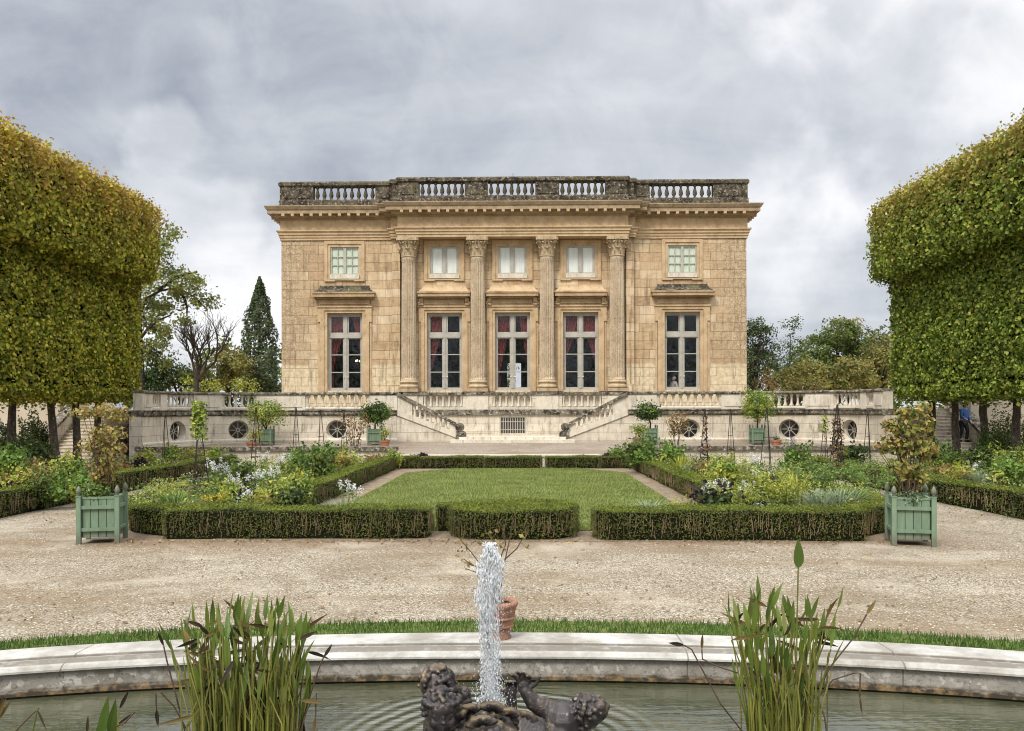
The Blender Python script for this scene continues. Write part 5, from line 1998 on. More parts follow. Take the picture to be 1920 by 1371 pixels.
free_tree('large round green tree with a browning top beyond the terrace', 70, [(1570, 625, 40, 28), (1555, 660, 60, 34), (1610, 665, 42, 30), (1530, 690, 40, 30), (1600, 700, 60, 30)], 'forest', .22, 1.5)
free_tree('browning tree top leaning out of the large round green tree', 73, [(1590, 615, 24, 20), (1600, 640, 18, 20)], 'brown', .2, .9)
free_tree('small dark tree between the round green tree and the green limes', 78, [(1637, 622, 18, 12), (1640, 640, 22, 14)], 'fir', .2, .7)
free_tree('yellow-green autumn tree half hidden by the green limes beyond the terrace', 60, [(1650, 660, 30, 36), (1640, 700, 40, 36), (1660, 690, 40, 40)], 'olive', .2, 1.4)
free_tree('wide olive tree beyond the terrace below the large round green one', 56, [(1575, 705, 50, 34), (1610, 715, 36, 28), (1545, 716, 36, 24), (1520, 700, 30, 26)], 'olive', .2, 1.5)
free_tree('yellow-green bush tree beyond the terrace near the bright round tub tree', 54, [(1492, 712, 34, 28), (1470, 724, 26, 20), (1520, 722, 26, 20)], 'olive', .18, 1.2)
free_tree('rusty brown shrub tree beyond the terrace beside the palace corner', 53, [(1440, 712, 28, 24), (1425, 728, 20, 16), (1520, 725, 20, 14)], 'brown', .17, .6)

# woods closing the park all round the garden, and behind the viewer
def wood(label, pts, hmin, hmax, mat, per):
    b = MB()
    for (x, y) in pts:
        hh = RNG.uniform(hmin, hmax)
        n = per
        u = RNG.normal(0, 1, (n, 3))
        u /= np.linalg.norm(u, axis=1)[:, None]
        r = RNG.uniform(.6, 1.0, n)[:, None] * np.array([hh * .34, hh * .34, hh * .5]) * (1 + .18 * np.sin(u[:, :1] * 5 + u[:, 2:] * 7))
        c = u * r + np.array([x, y, hh * .52])
        b.leaves(c[c[:, 2] > 0], u[c[:, 2] > 0], .85, spread=.6)
        b.tube([(x, y, -.1), (x, y, hh * .8)], [.4, .08], 5, 1)
    tag(b.build('woods', [M[mat], M['bark_dark']]), label, 'woods', kind='stuff')


wood('dense park woods beyond the far side of the palace', [(x + RNG.uniform(-3, 3), 118 + RNG.uniform(-8, 14)) for x in range(-95, 96, 9)], 9, 13, 'forest', 700)
wood('tall park trees standing across the garden opposite the palace', [(x + RNG.uniform(-3, 3), -58 + RNG.uniform(-9, 6)) for x in range(-70, 71, 8)], 15, 23, 'forest', 900)

# dark shrubs under the limes
def shrub_mass(name, label, x0, x1, y0, y1, h, mats, n, leaf=.10, cat='shrub', group=None):
    cx, cy = (x0 + x1) / 2, (y0 + y1) / 2
    t = thing(name, label, cat, (cx, cy, 0), group=group)
    b = MB()
    u = RNG.normal(0, 1, (n, 3))
    u[:, 2] = np.abs(u[:, 2])
    u /= np.linalg.norm(u, axis=1)[:, None]
    u2 = np.sign(u) * np.abs(u) ** .6
    r = RNG.uniform(.7, 1.03, n)[:, None] * (1 + .14 * np.sin(u[:, :1] * 7 + u[:, 2:] * 9 + u[:, 1:2] * 5))
    c = u2 * r * np.array([(x1 - x0) / 2, (y1 - y0) / 2, h * .95])
    k = RNG.integers(0, len(mats), n)
    for i in range(len(mats)):
        b.leaves(c[k == i], u[k == i], leaf, m=i, spread=.75, droop=.4)
    b.build('foliage', [M[q] for q in mats], t)
    st = MB()
    for _ in range(9):
        x, y = RNG.uniform(-.35, .35, 2) * np.array([x1 - x0, y1 - y0])
        st.tube([(x * .4, y * .4, 0), (x * .8, y * .8, h * .4), (x, y, h * .8)], [.03, .02, .008], 5)
    st.build('stems', M['bark_dark'], t)


def sm_px(name, label, px0, px1, Y, py_top, mats, n, depth=1.6, leaf=.10):
    shrub_mass(name, label, X_at(px0, Y), X_at(px1, Y), Y - depth / 2, Y + depth / 2, Z_at((px0 + px1) / 2, py_top, Y), mats, n, leaf)


sm_px('shrub', 'dark clipped shrub behind the golden lime trunks at the picture edge', -60, 25, 33.5, 772, ['dark'], 3200)
sm_px('shrub', 'dark leafy shrub between the first golden lime trunks before the pale wall', 45, 82, 33.0, 772, ['dark', 'forest'], 2600)
sm_px('shrub', 'low dark hedge-like shrub at the feet of the golden lime trunks', 0, 98, 29.0, 812, ['dark', 'forest'], 3000)
sm_px('shrub', 'ivy-green bush beside the last visible green lime trunk', 1842, 1900, 31.8, 800, ['dark', 'green', 'forest'], 3000)
sm_px('shrub', 'golden topped bush behind the last visible green lime trunk', 1850, 1985, 33.5, 765, ['dark', 'autumn', 'forest'], 4200)
sm_px('shrub', 'leafy shrub at the foot of the pale wall behind the green limes', 1900, 2010, 28.5, 830, ['green', 'forest'], 3000)
sm_px('shrub', 'small shrub at the foot of the garden steps below the person in blue', 1790, 1852, 30.0, 845, ['forest', 'green'], 1800)
# ------------------------------------------------------------------ square wooden tubs
def planter_parts():
    w, hb, z0 = .37, .80, .13
    panel, post, fin, gapm = MB(), MB(), MB(), MB()
    straps = {.30: MB(), .76: MB()}
    for k in range(4):
        q = Matrix.Rotation(k * math.pi / 2, 3, 'Z')
        def rb(x0, x1, y0, y1, za, zb, B, m=0):
            v = [(x, y, z) for z in (za, zb) for x, y in ((x0, y0), (x1, y0), (x1, y1), (x0, y1))]
            v = [tuple(q @ Vector(p)) for p in v]
            B.hexa(v[:4], v[4:], m)
        yf = -w + .03
        n = 4
        pw = (2 * w - .12) / n
        for i in range(n):
            xa = -w + .06 + i * pw
            rb(xa + .006, xa + pw - .006, yf, yf + .03, z0, z0 + hb, panel)
        rb(-w + .06, w - .06, yf + .012, yf + .04, z0 + .002, z0 + hb - .002, panel, 1)
        rb(-w + .055, w - .055, yf - .012, yf + .05, z0 + hb + .001, z0 + hb + .045, panel)
        for zc in (.30, .76):
            strap = straps[zc]
            rb(-w + .03, w - .03, yf - .050, yf - .004, zc - .035, zc + .035, strap)
            rb(-w - .035, -w + .03, -w - .03, -w - .003, zc - .055, zc + .055, strap)
            rb(w - .03, w + .035, -w - .03, -w - .003, zc - .055, zc + .055, strap)
            for xx in (-.17, .17):
                p = q @ Vector((xx, yf - .04, zc))
                strap.sphere(tuple(p), .016, 6, 4)
            for xx in (-w - .012, w + .012):
                p = q @ Vector((xx, -w - .02, zc))
                strap.lathe([(.018, -.085), (.018, .085)], tuple(p), 8)
    for sx in (-1, 1):
        for sy in (-1, 1):
            x, y = sx * w, sy * w
            post.box(x - .045, x + .045, y - .045, y + .045, 0, .985)
            post.box(x - .052, x + .052, y - .052, y + .052, .985, 1.005)
    soil = MB().box(-w + .075, w - .075, -w + .075, w - .075, .78, .84)
    pm = MB()
    pm.box(-.045, .045, -.045, .045, 0, .985)
    pm.box(-.052, .052, -.052, .052, .9855, 1.005)
    fin.lathe([(.026, 0), (.040, .012), (.022, .03), (.038, .045), (.052, .085), (.050, .12), (.036, .16), (.016, .195), (.004, .21)], n=12)
    return (panel.mesh('panel', [M['planter'], M['gap']]), pm.mesh('post', M['planter']), fin.mesh('finial', M['planter'], smooth=True), [q.mesh('strap', M['planter']) for q in straps.values()], soil.mesh('soil', M['soil']))


PP = planter_parts()


def planter(label, x, y, z, rot, sc=1.0):
    t = thing('planter_tub', label, 'planter', (x, y, z), rot, 'green wooden tubs', sc)
    place('panel', PP[0], t)
    for sx in (-1, 1):
        for sy in (-1, 1):
            p = place('post', PP[1], t, (sx * .37, sy * .37, 0))
            place('finial', PP[2], p, (0, 0, 1.005))
    for q in PP[3]:
        place('strap', q, t)
    place('soil', PP[4], t)
    return t


planter('large sage green wooden tub standing before the golden limes, three finials showing', -7.54, 15.1, 0, R(13), .84)
planter('large sage green wooden tub standing before the green limes, four finials showing', 6.64, 14.85, 0, R(-13), .84)
SMALL = [(499, 39.4, 'small green tub under the loose light green standard tree on the upper court'), (703, 39.4, 'small green tub under the glossy dark standard tree next to the orange pot'),
         (1219, 39.4, 'small green tub under the dark standard tree next to the old urn'), (1420, 39.4, 'small green tub under the bright round standard tree')]
CZ = lambda y: .46 + (y - 34.9) * .33 / 6.1
for px, y, l in SMALL:
    planter(l, X_at(px, y), y, CZ(y), RNG.uniform(-.06, .06), .76)


def leaf_ball(b, c, r, n, size, m=0, shell=.55, lump=.14, asp=.6, droop=.3):
    u = RNG.normal(0, 1, (n, 3))
    u /= np.linalg.norm(u, axis=1)[:, None]
    ph = RNG.uniform(0, 6, 3)
    q = RNG.uniform(shell, 1.05, n)[:, None] * (1 + lump * np.sin(u * 5 + ph).sum(1)[:, None])
    b.leaves(np.array(c) + u * q * np.array(r), u, size, m=m, spread=.75, asp=asp, droop=droop)


def standard_tree(label, px, y, cpx, cpy, rx, ry, mats, n, size, fork=False):
    x, z = X_at(px, y), CZ(y)
    t = thing('tub_tree', label, 'potted tree', (x, y, z + .66))
    s = y / F
    cx, cz = X_at(cpx, y) - x, Z_at(cpx, cpy, y) - z - .66
    b = MB()
    r = (rx * s, rx * s, ry * s)
    for i, m in enumerate(mats):
        leaf_ball(b, (cx, 0, cz), r, n // len(mats), size, i, .4, .16)
    for _ in range(16):
        u = RNG.normal(0, 1, 3)
        u /= np.linalg.norm(u)
        leaf_ball(b, np.array((cx, 0, cz)) + u * np.array(r) * .85, np.array(r) * .34, n // 40, size, RNG.integers(0, len(mats)), .2, .1)
    b.build('foliage', [M[m] for m in mats], t)
    tr = MB()
    tr.tube([(0, 0, 0), (.01, 0, cz * .4), (cx * .6, .01, cz - r[2] * .5)], [.04, .034, .03], 7)
    for k in range(7):
        a = k * .9
        tr.tube([(cx * .5, 0, cz - r[2] * (1.1 if fork else .6)), (cx + r[0] * .4 * math.cos(a), r[0] * .4 * math.sin(a), cz - r[2] * .2), (cx + r[0] * .75 * math.cos(a), r[0] * .75 * math.sin(a), cz + r[2] * .3)], [.024, .016, .006], 5)
    tr.build('trunk', M['bark_dark'], t)


standard_tree('loose light green tree with forked stems growing in a small tub', 499, 39.4, 497, 776, 36, 26, ['green', 'yellow'], 1500, .10, True)
standard_tree('glossy dark green tree in a small tub beside the stair flight', 703, 39.4, 705, 776, 29, 21, ['dark', 'dark', 'green'], 1700, .11)
standard_tree('dark green mop-headed tree in a small tub beside the reddish shrub', 1219, 39.4, 1214, 773, 25, 17, ['dark', 'dark', 'green'], 1300, .11)
standard_tree('bright green round tree in a small tub on the green lime side', 1420, 39.4, 1422, 760, 31, 29, ['green', 'yellow', 'green'], 2400, .10)


# ------------------------------------------------------------------ terracotta pots and what grows in them
def pot(label, px, y, z, h, r, mat='terracotta', urn=False):
    t = thing('flower_pot', label, 'flower pot', (X_at(px, y), y, z))
    if urn:
        pr = [(r * .62, 0), (r * .66, .04 * h), (r * .60, .08 * h), (r * .70, .3 * h), (r * .82, .55 * h), (r * .87, .72 * h), (r * .92, .76 * h), (r * .88, .80 * h), (r * .98, .86 * h), (r * 1.02, .93 * h), (r * .97, h), (r * .82, h), (r * .78, .9 * h)]
    else:
        pr = [(r * .70, 0), (r * .90, .80 * h), (r, .81 * h), (r * 1.02, h), (r * .88, h), (r * .84, .86 * h)]
    b = MB().lathe(pr, n=28, caps=False)
    if urn:
        for zz in (.34, .56):
            q = r * (.72 if zz < .4 else .83)
            b.lathe([(q, zz * h - .012), (q + .012, zz * h), (q, zz * h + .012)], n=28, caps=False)
    b.build('body', M[mat], t, smooth=urn)
    MB().lathe([(.01, .86 * h), (r * .82, .87 * h)], n=20).build('soil', M['soil'], t)
    return t


def pot_plant(name, label, px, y, z, kind, h, w, mats, n, size, cat='pot plant'):
    t = thing(name, label, cat, (X_at(px, y), y, z))
    b, s = MB(), MB()
    for i, m in enumerate(mats):
        leaf_ball(b, (0, 0, h * .58), (w, w, h * .45), n // len(mats), size, i, .25, .2)
    for k in range(9):
        a, q = RNG.uniform(0, 6.28), RNG.uniform(.2, .7)
        s.tube([(0, 0, -.02), (w * q * .4 * math.cos(a), w * q * .4 * math.sin(a), h * .4), (w * q * math.cos(a), w * q * math.sin(a), h * .85)], [.012, .008, .003], 4)
    b.build('foliage', [M[m] for m in mats], t)
    s.build('stems', M['dry_stem'], t)


y = 37.6
pot('orange flower pot on the upper court in front of the glossy dark tub tree', 722, y, CZ(y), .38, .21)
pot_plant('pot_shrub', 'pale green shrublet in the orange pot before the glossy tub tree', 721, y, CZ(y) + .32, 0, .66, .33, ['yellow', 'silver'], 420, .08)
y = 36.4
pot('orange flower pot standing behind an iron obelisk below the light green tub tree', 473, y, CZ(y), .42, .25)
pot_plant('pot_shrub', 'yellowish shrublet in the orange pot behind an iron obelisk', 478, y, CZ(y) + .36, 0, .62, .42, ['yellow', 'gold_leaf'], 420, .08)
y = 37.6
pot('weathered urn-shaped pot in front of the dark mop-headed tub tree', 1197, y, CZ(y), .50, .25, 'terracotta_old', True)
pot_plant('pot_shrub', 'shaggy pale shrublet in the weathered urn by the stair flight', 1199, y, CZ(y) + .43, 0, .70, .42, ['green', 'yellow'], 480, .09)
y = 37.0
pot('orange flower pot beside the bright round tub tree', 1455, y, CZ(y), .42, .22)
pot_plant('pot_shrub', 'low grey-green cushion plant in the orange pot beside the round tub tree', 1455, y, CZ(y) + .36, 0, .22, .21, ['silver', 'dark'], 260, .05)
y = 36.0
pot('old clay pot at the outer corner of the terrace wing near the golden limes', 232, y, CZ(y), .36, .27, 'terracotta_old')
pot_plant('pot_shrub', 'dry brownish plant in the old clay pot at the terrace corner', 232, y, CZ(y) + .3, 0, 1.0, .38, ['brown', 'pink_flower'], 320, .11)
# the pot on the pool edge
PX, PY = X_at(935, 7.66), 7.66
pz = .282
pot('large ribbed terracotta pot standing on the pool edge behind the fountain jet', 935, 7.66, pz, .335, .168, 'terracotta_old', True)
t = thing('dry_sapling', 'nearly bare sapling with withered leaves in the pot on the pool edge', 'pot plant', (PX, PY, pz + .28))
st, lf = MB(), MB()
sk = [[(0, 0, 0), (.03, 0, .3), (.10, .02, .62), (.13, .02, .80)], [(0, 0, 0), (-.1, .03, .28), (-.25, .03, .48), (-.37, .04, .62)], [(.05, .01, .42), (.16, 0, .52), (.22, .02, .62)],
      [(-.14, .03, .34), (-.25, .05, .36), (-.32, .04, .42)], [(0, 0, 0), (.0, .05, .3), (-.03, .05, .5), (-.07, .05, .64)], [(-.05, .02, .2), (-.2, .02, .3), (-.3, .0, .34)], [(.0, .05, .4), (.06, .06, .55), (.04, .05, .66)],
      [(-.01, .05, .4), (-.1, .06, .52), (-.17, .05, .60)]]
for p in sk:
    st.tube(p, [.0055 * (1 - i / len(p)) + .0022 for i in range(len(p))], 5)
for p in [(-.37, .04, .62), (-.33, .04, .56), (-.28, .04, .52), (.22, .02, .62), (.25, .02, .55), (-.32, .04, .42), (-.3, 0, .34), (-.07, .05, .64), (-.02, .05, .60), (-.17, .05, .60), (-.1, .06, .52), (.04, .05, .55), (-.35, .03, .48), (-.26, .04, .39), (.07, .06, .50), (-.05, .06, .66), (-.09, .05, .66)]:
    lf.leaves(np.array(p) + RNG.normal(0, .018, (3, 3)), RNG.normal(0, 1, (3, 3)), .055, asp=.6)
st.build('stems', M['dry_stem'], t)
lf.build('leaves', M['autumn'], t)


# ------------------------------------------------------------------ tall autumn shrubs in the two large tubs and before the terrace
def tub_shrub(name, label, x, y, z, lobes, mats, n, size, stems=9, cat='shrub', col='dry_stem', loc_y=0.0):
    """lobes: (dx, dz, rx, rz)"""
    t = thing(name, label, cat, (x, y, z))
    b, s = MB(), MB()
    A = sum(l[2] * l[3] for l in lobes)
    for dx, dz, rx, rz in lobes:
        k = int(n * rx * rz / A)
        u = RNG.normal(0, 1, (k, 3))
        u /= np.linalg.norm(u, axis=1)[:, None]
        q = RNG.uniform(.15, 1.05, k)[:, None] ** .6
        c = np.array([dx, RNG.normal(0, rx * .15), dz]) + u * q * np.array([rx, rx * .9, rz])
        mi = RNG.integers(0, len(mats), k)
        for i in range(len(mats)):
            b.leaves(c[mi == i], u[mi == i] + np.array([0, -.3, .4]), size, m=i, asp=.66, spread=.8, droop=.5)
        for _ in range(max(2, stems // len(lobes))):
            e = c[RNG.integers(0, k)]
            s.tube([(RNG.normal(0, .05), RNG.normal(0, .05), 0), (e[0] * .45, e[1] * .5, e[2] * .5), tuple(e)], [.013, .009, .004], 5)
    b.build('foliage', [M[m] for m in mats], t)
    s.build('stems', M[col], t)


def px_lobes(lobes, x, y, z):
    s = y / F
    return [(X_at(px, y) - x, Z_at(px, py, y) - z, rx * s, ry * s) for px, py, rx, ry in lobes]


x, y, z = -7.50, 15.1, .73
tub_shrub('tub_shrub', 'tall orange-brown shrub with tiered twigs in the tub by the golden limes', x, y, z,
          px_lobes([(190, 768, 46, 13), (160, 775, 28, 12), (222, 782, 30, 13), (200, 812, 40, 18), (174, 838, 34, 18), (212, 845, 24, 20), (198, 870, 30, 20), (190, 893, 26, 16)], x, y, z), ['autumn', 'brown', 'gold_leaf'], 1500, .08, 18)
tub_shrub('tub_underplant', 'low bright green feathery plant at the foot of the orange-brown tub shrub', x - .12, y - .1, z, [(0, .14, .26, .2), (-.15, .1, .16, .14)], ['green', 'forest'], 700, .06, 6, 'plant', 'stem')
x, y, z = 6.64, 14.85, .73
tub_shrub('tub_shrub', 'large yellow-leaved shrub with round leaves in the tub by the green limes', x, y, z,
          px_lobes([(1700, 775, 24, 14), (1730, 770, 18, 18), (1672, 800, 22, 16), (1705, 805, 34, 20), (1740, 800, 14, 20), (1668, 835, 26, 20), (1705, 840, 36, 24), (1740, 845, 22, 22), (1700, 875, 36, 18), (1715, 897, 24, 14)], x, y, z), ['gold_leaf', 'autumn', 'gold_leaf', 'forest'], 1250, .10, 18)
tub_shrub('tub_underplant', 'low grey-green plant at the foot of the yellow-leaved tub shrub', x, y - .1, z, [(-.05, .08, .24, .12)], ['silver', 'dark'], 420, .05, 4, 'plant', 'stem')
y = 35.6
x = X_at(665, y)
tub_shrub('brown_shrub', 'airy brown autumn shrub before the round window, beside the glossy tub tree', x, y, CZ(y), px_lobes([(650, 790, 16, 16), (668, 800, 22, 20), (684, 790, 12, 16), (662, 825, 18, 16)], x, y, CZ(y)), ['brown', 'red', 'brown'], 420, .10, 14)
x = X_at(1268, y)
tub_shrub('red_shrub', 'compact reddish-brown shrub partly covering a round window', x, y, CZ(y), px_lobes([(1268, 790, 24, 18), (1266, 808, 16, 12)], x, y, CZ(y)), ['brown', 'red', 'autumn'], 650, .09, 9)


# ------------------------------------------------------------------ iron obelisks and their climbers
def obelisk(label, px, y, top_py, base_w, crook=False, z0=0.0, rods=3):
    x = X_at(px, y)
    t = thing('plant_obelisk', label, 'plant support', (x, y, z0), RNG.uniform(-.3, .3), 'iron plant obelisks')
    h = Z_at(px, top_py, y) - z0
    b = MB()
    for k in range(rods):
        a = 2 * math.pi * k / rods + .5
        b.tube([(base_w * math.cos(a), base_w * math.sin(a), 0), (.02 * math.cos(a), .02 * math.sin(a), h)], .013, 6)
    for f in (.28, .58):
        q = base_w * (1 - f) + .02 * f
        pts = [(q * math.cos(2 * math.pi * i / 14), q * math.sin(2 * math.pi * i / 14), h * f) for i in range(15)]
        b.tube(pts, .008, 5)
    b.tube([(0, 0, h - .12), (0, 0, h + .05)], .028, 6)
    if crook:
        b.tube([(0, 0, h), (.02, 0, h + .08), (.10, 0, h + .10), (.15, 0, h + .04)], .012, 6)
    b.build('rods', M['iron'], t)
    return x, y, h


def climber(label, x, y, z0, z1, r0, r1, mats, n, size, top=0.0, cat='climbing plant'):
    t = thing('climbing_vine', label, cat, (x, y, 0))
    b, s = MB(), MB()
    f = RNG.uniform(0, 1, n)
    if top:
        f = f ** (1 / (1 + top))
    rr_ = r0 + (r1 - r0) * f
    a = RNG.uniform(0, 6.28, n)
    q = rr_ * RNG.uniform(.3, 1.1, n)
    c = np.stack([q * np.cos(a), q * np.sin(a), z0 + (z1 - z0) * f], 1)
    mi = RNG.integers(0, len(mats), n)
    for i in range(len(mats)):
        b.leaves(c[mi == i], np.stack([np.cos(a), np.sin(a), np.full(n, .4)], 1)[mi == i], size, m=i, spread=.7, droop=.8)
    pts = [(.09 * math.cos(k * .9), .09 * math.sin(k * .9), z1 * k / 14) for k in range(15)]
    s.tube(pts, .007, 4)
    b.build('foliage', [M[m] for m in mats], t)
    s.build('stems', M['dry_stem'], t)


x, y, h = obelisk('black iron obelisk carrying the bright lime-green vine in the white flower bed', 373, 21.6, 790, .30)
climber('bright lime-green vine crowning the iron obelisk in the white flower bed', x, y, 1.55, 2.55, .20, .17, ['yellow', 'green'], 380, .11, .3)
climber('withered dark vine clinging to the lower obelisk rungs under the lime-green vine', x, y, .55, .95, .22, .16, ['purple', 'brown'], 70, .08)
for px, y, tp, w, l in [(310, 33.0, 778, .2, 'slender iron obelisk nearest the outer corner of the golden lime terrace wing'), (480, 30.5, 768, .26, 'iron obelisk standing before the orange pot and light green tub tree'),
                        (555, 33.0, 766, .2, 'bare iron obelisk between the two first standard trees'), (601, 32.6, 772, .22, 'bare iron obelisk next to the round window in front of the terrace'),
                        (645, 33.2, 776, .2, 'iron obelisk hidden in the airy brown shrub'), (1370, 32.6, 770, .2, 'bare iron obelisk midway between a round window and the round tub tree'),
                        (1438, 29.5, 768, .26, 'tall bare iron obelisk in front of the round tub tree'), (1627, 33.2, 774, .2, 'bare iron obelisk near the yellow-leaved tub shrub')]:
    obelisk(l, px, y, tp, w)
x, y, h = obelisk('iron obelisk wrapped in thin dark vine near the reddish shrub', 1322, 30.0, 770, .22)
climber('thin dark red vine on the obelisk near the reddish shrub', x, y, .2, h * .95, .22, .08, ['purple', 'red', 'brown'], 240, .09)
x, y, h = obelisk('slim iron obelisk with a light green vine tip near the outer round window', 1546, 33.0, 790, .2)
climber('light green vine tip on the slim obelisk near the outer round window', x, y, h * .75, h + .25, .2, .12, ['green', 'yellow'], 150, .09)
x, y, h = obelisk('crook-topped iron obelisk with a dense dark vine in the fern bed', 1570, 24.0, 762, .30, True)
climber('dense dark purple-brown vine on the crook-topped obelisk', x, y, .5, h * .86, .25, .14, ['purple', 'purple', 'brown', 'red'], 520, .085)


# ------------------------------------------------------------------ bedding plants
def stems_up(n, w, h, r=.006, lean=.25):
    s = MB()
    tips = []
    for _ in range(n):
        a, q = RNG.uniform(0, 6.28), RNG.uniform(0, w)
        hh = h * RNG.uniform(.75, 1.1)
        x, y = q * math.cos(a), q * math.sin(a)
        tip = (x * (1 + lean), y * (1 + lean), hh)
        s.tube([(x * .4, y * .4, 0), (x * .8, y * .8, hh * .55), tip], [r, r * .8, r * .5], 4)
        tips.append(tip)
    return s, tips


def k_bush(mats, w, h, n, size, asp=.6):
    b = MB()
    for _ in range(9):
        a, q = RNG.uniform(0, 6.28), w * RNG.uniform(0, .62)
        r = w * RNG.uniform(.35, .55)
        leaf_ball(b, (q * math.cos(a), q * math.sin(a), h * RNG.uniform(.35, .78)), (r, r, h * RNG.uniform(.24, .34)), n // 9, size, RNG.integers(0, len(mats)), .3, .15, asp)
    s, tips = stems_up(10, w * .7, h * .95)
    for tp in tips:
        b.leaves(np.array(tp) + RNG.normal(0, .05, (8, 3)), RNG.normal(0, 1, (8, 3)) + (0, 0, 1), size)
    return [('foliage', b.mesh('foliage', [M[m] for m in mats])), ('stems', s.mesh('stems', M['stem']))]


def k_spider(w, h):
    s, tips = stems_up(8, w, h, .008)
    b, f = MB(), MB()
    for tp in tips:
        k = 26
        z = RNG.uniform(.1, .85, k)
        c = np.stack([tp[0] * z, tp[1] * z, tp[2] * z], 1) + RNG.normal(0, .05, (k, 3))
        b.leaves(c, RNG.normal(0, .6, (k, 3)) + (0, 0, 1), .10, asp=.3)
        k = 24
        u = RNG.normal(0, 1, (k, 3))
        u /= np.linalg.norm(u, axis=1)[:, None]
        c = np.array(tp) + u * np.array([.06, .06, .085]) * RNG.uniform(.3, 1.1, k)[:, None]
        f.leaves(c, u, .042, asp=.6)
    return [('foliage', b.mesh('foliage', M['green'])), ('flowers', f.mesh('flowers', M['white_flower'])), ('stems', s.mesh('stems', M['stem']))]


def k_frond(mat, w, h, n=26, size=.06):
    b, s = MB(), MB()
    for _ in range(n):
        a = RNG.uniform(0, 6.28)
        L, hh = w * RNG.uniform(.6, 1.1), h * RNG.uniform(.6, 1.05)
        pts = []
        for i in range(7):
            t = i / 6
            pts.append((L * t ** 1.2 * math.cos(a), L * t ** 1.2 * math.sin(a), hh * (1.75 * t - .85 * t * t) + .02))
        s.tube(pts, [.006 - .0006 * i for i in range(7)], 3)
        P = np.array(pts)
        k = 26
        tt = RNG.uniform(.25, 1, k) * 6
        i0 = np.clip(tt.astype(int), 0, 5)
        c = P[i0] + (P[i0 + 1] - P[i0]) * (tt - i0)[:, None] + RNG.normal(0, .028, (k, 3))
        b.leaves(c, RNG.normal(0, .4, (k, 3)) + (0, 0, 1), size, asp=.35)
    return [('fronds', b.mesh('fronds', M[mat])), ('stems', s.mesh('stems', M['stem']))]


def k_blades(mat, w, h, n, wid=.016):
    b = MB()
    for _ in range(n):
        a, q = RNG.uniform(0, 6.28), RNG.uniform(0, w * .35)
        L, hh = w * RNG.uniform(.2, .9), h * RNG.uniform(.55, 1.1)
        x, y = q * math.cos(a), q * math.sin(a)
        tx, ty = -math.sin(a) * wid, math.cos(a) * wid
        vs = []
        for t, ww in ((0, .8), (.4, 1), (.75, .7), (1, .05)):
            px, py, pz = x + L * t * t * math.cos(a), y + L * t * t * math.sin(a), hh * (1.25 * t - .25 * t * t * t)
            vs += [(px - tx * ww, py - ty * ww, pz), (px + tx * ww, py + ty * ww, pz)]
        b.add(vs, [(0, 1, 3, 2), (2, 3, 5, 4), (4, 5, 7, 6)])
    return [('blades', b.mesh('blades', M[mat]))]


def k_flowered(mats, fmat, w, h, n, size, nf, fs=.05):
    p = k_bush(mats, w, h, n, size)
    f = MB()
    for _ in range(nf):
        a, q = RNG.uniform(0, 6.28), w * RNG.uniform(0, .95)
        c = np.array([q * math.cos(a), q * math.sin(a), h * RNG.uniform(.8, 1.12)])
        f.leaves(c + RNG.normal(0, fs * .5, (9, 3)), RNG.normal(0, 1, (9, 3)) + (0, 0, .6), fs)
    return p + [('flowers', f.mesh('flowers', M[fmat]))]


def k_spikes(fmat, w, h):
    s, tips = stems_up(9, w, h, .006)
    b, f = MB(), MB()
    for tp in tips:
        k = 16
        z = RNG.uniform(.05, .6, k)
        b.leaves(np.stack([tp[0] * z, tp[1] * z, tp[2] * z], 1) + RNG.normal(0, .05, (k, 3)), RNG.normal(0, .6, (k, 3)) + (0, 0, 1), .08, asp=.4)
        k = 34
        z = RNG.uniform(.62, 1.05, k)
        f.leaves(np.stack([tp[0] * z, tp[1] * z, tp[2] * z], 1) + RNG.normal(0, .022, (k, 3)), RNG.normal(0, 1, (k, 3)), .035)
    return [('foliage', b.mesh('foliage', M['forest'])), ('flowers', f.mesh('flowers', M[fmat])), ('stems', s.mesh('stems', M['stem']))]


KIND = {
    'spider_flower': [k_spider(.22, .85), k_spider(.26, .75)],
    'yellow_bush': [k_bush(['yellow', 'green'], .42, .62, 900, .075), k_bush(['yellow', 'gold_leaf'], .46, .55, 850, .07)],
    'green_bush': [k_bush(['green', 'forest'], .5, .7, 1000, .08), k_bush(['green', 'yellow', 'green'], .48, .6, 950, .075)],
    'dark_bush': [k_bush(['dark', 'forest'], .45, .6, 900, .08)],
    'purple_plant': [k_bush(['purple'], .30, .46, 520, .085), k_bush(['purple', 'dark'], .34, .4, 520, .08)],
    'silver_plant': [k_blades('silver', .42, .42, 420, .0055), k_flowered(['silver'], 'white_flower', .36, .34, 600, .045, 9, .03)],
    'fern': [k_frond('green', .5, .55), k_frond('yellow', .48, .6)],
    'sword_plant': [k_blades('yellow', .36, .7, 46, .02)],
    'grass_clump': [k_blades('green', .4, .42, 380, .006)],
    'yellow_flower': [k_flowered(['forest', 'yellow'], 'yellow_flower', .26, .38, 420, .06, 22, .05)],
    'rusty_plant': [k_bush(['red', 'brown'], .32, .42, 480, .07)],
    'brown_plant': [k_bush(['brown', 'autumn'], .38, .5, 520, .075)],
    'pink_plant': [k_flowered(['silver', 'green'], 'pink_flower', .3, .34, 360, .06, 24, .05)],
    'violet_spike': [k_spikes('blue_flower', .2, .85)],
}
CATS = {'spider_flower': 'flower', 'yellow_flower': 'flower', 'fern': 'fern', 'grass_clump': 'ornamental grass', 'sword_plant': 'plant', 'violet_spike': 'flower'}
GRP = {'spider_flower': 'white spider flowers in the beds'}


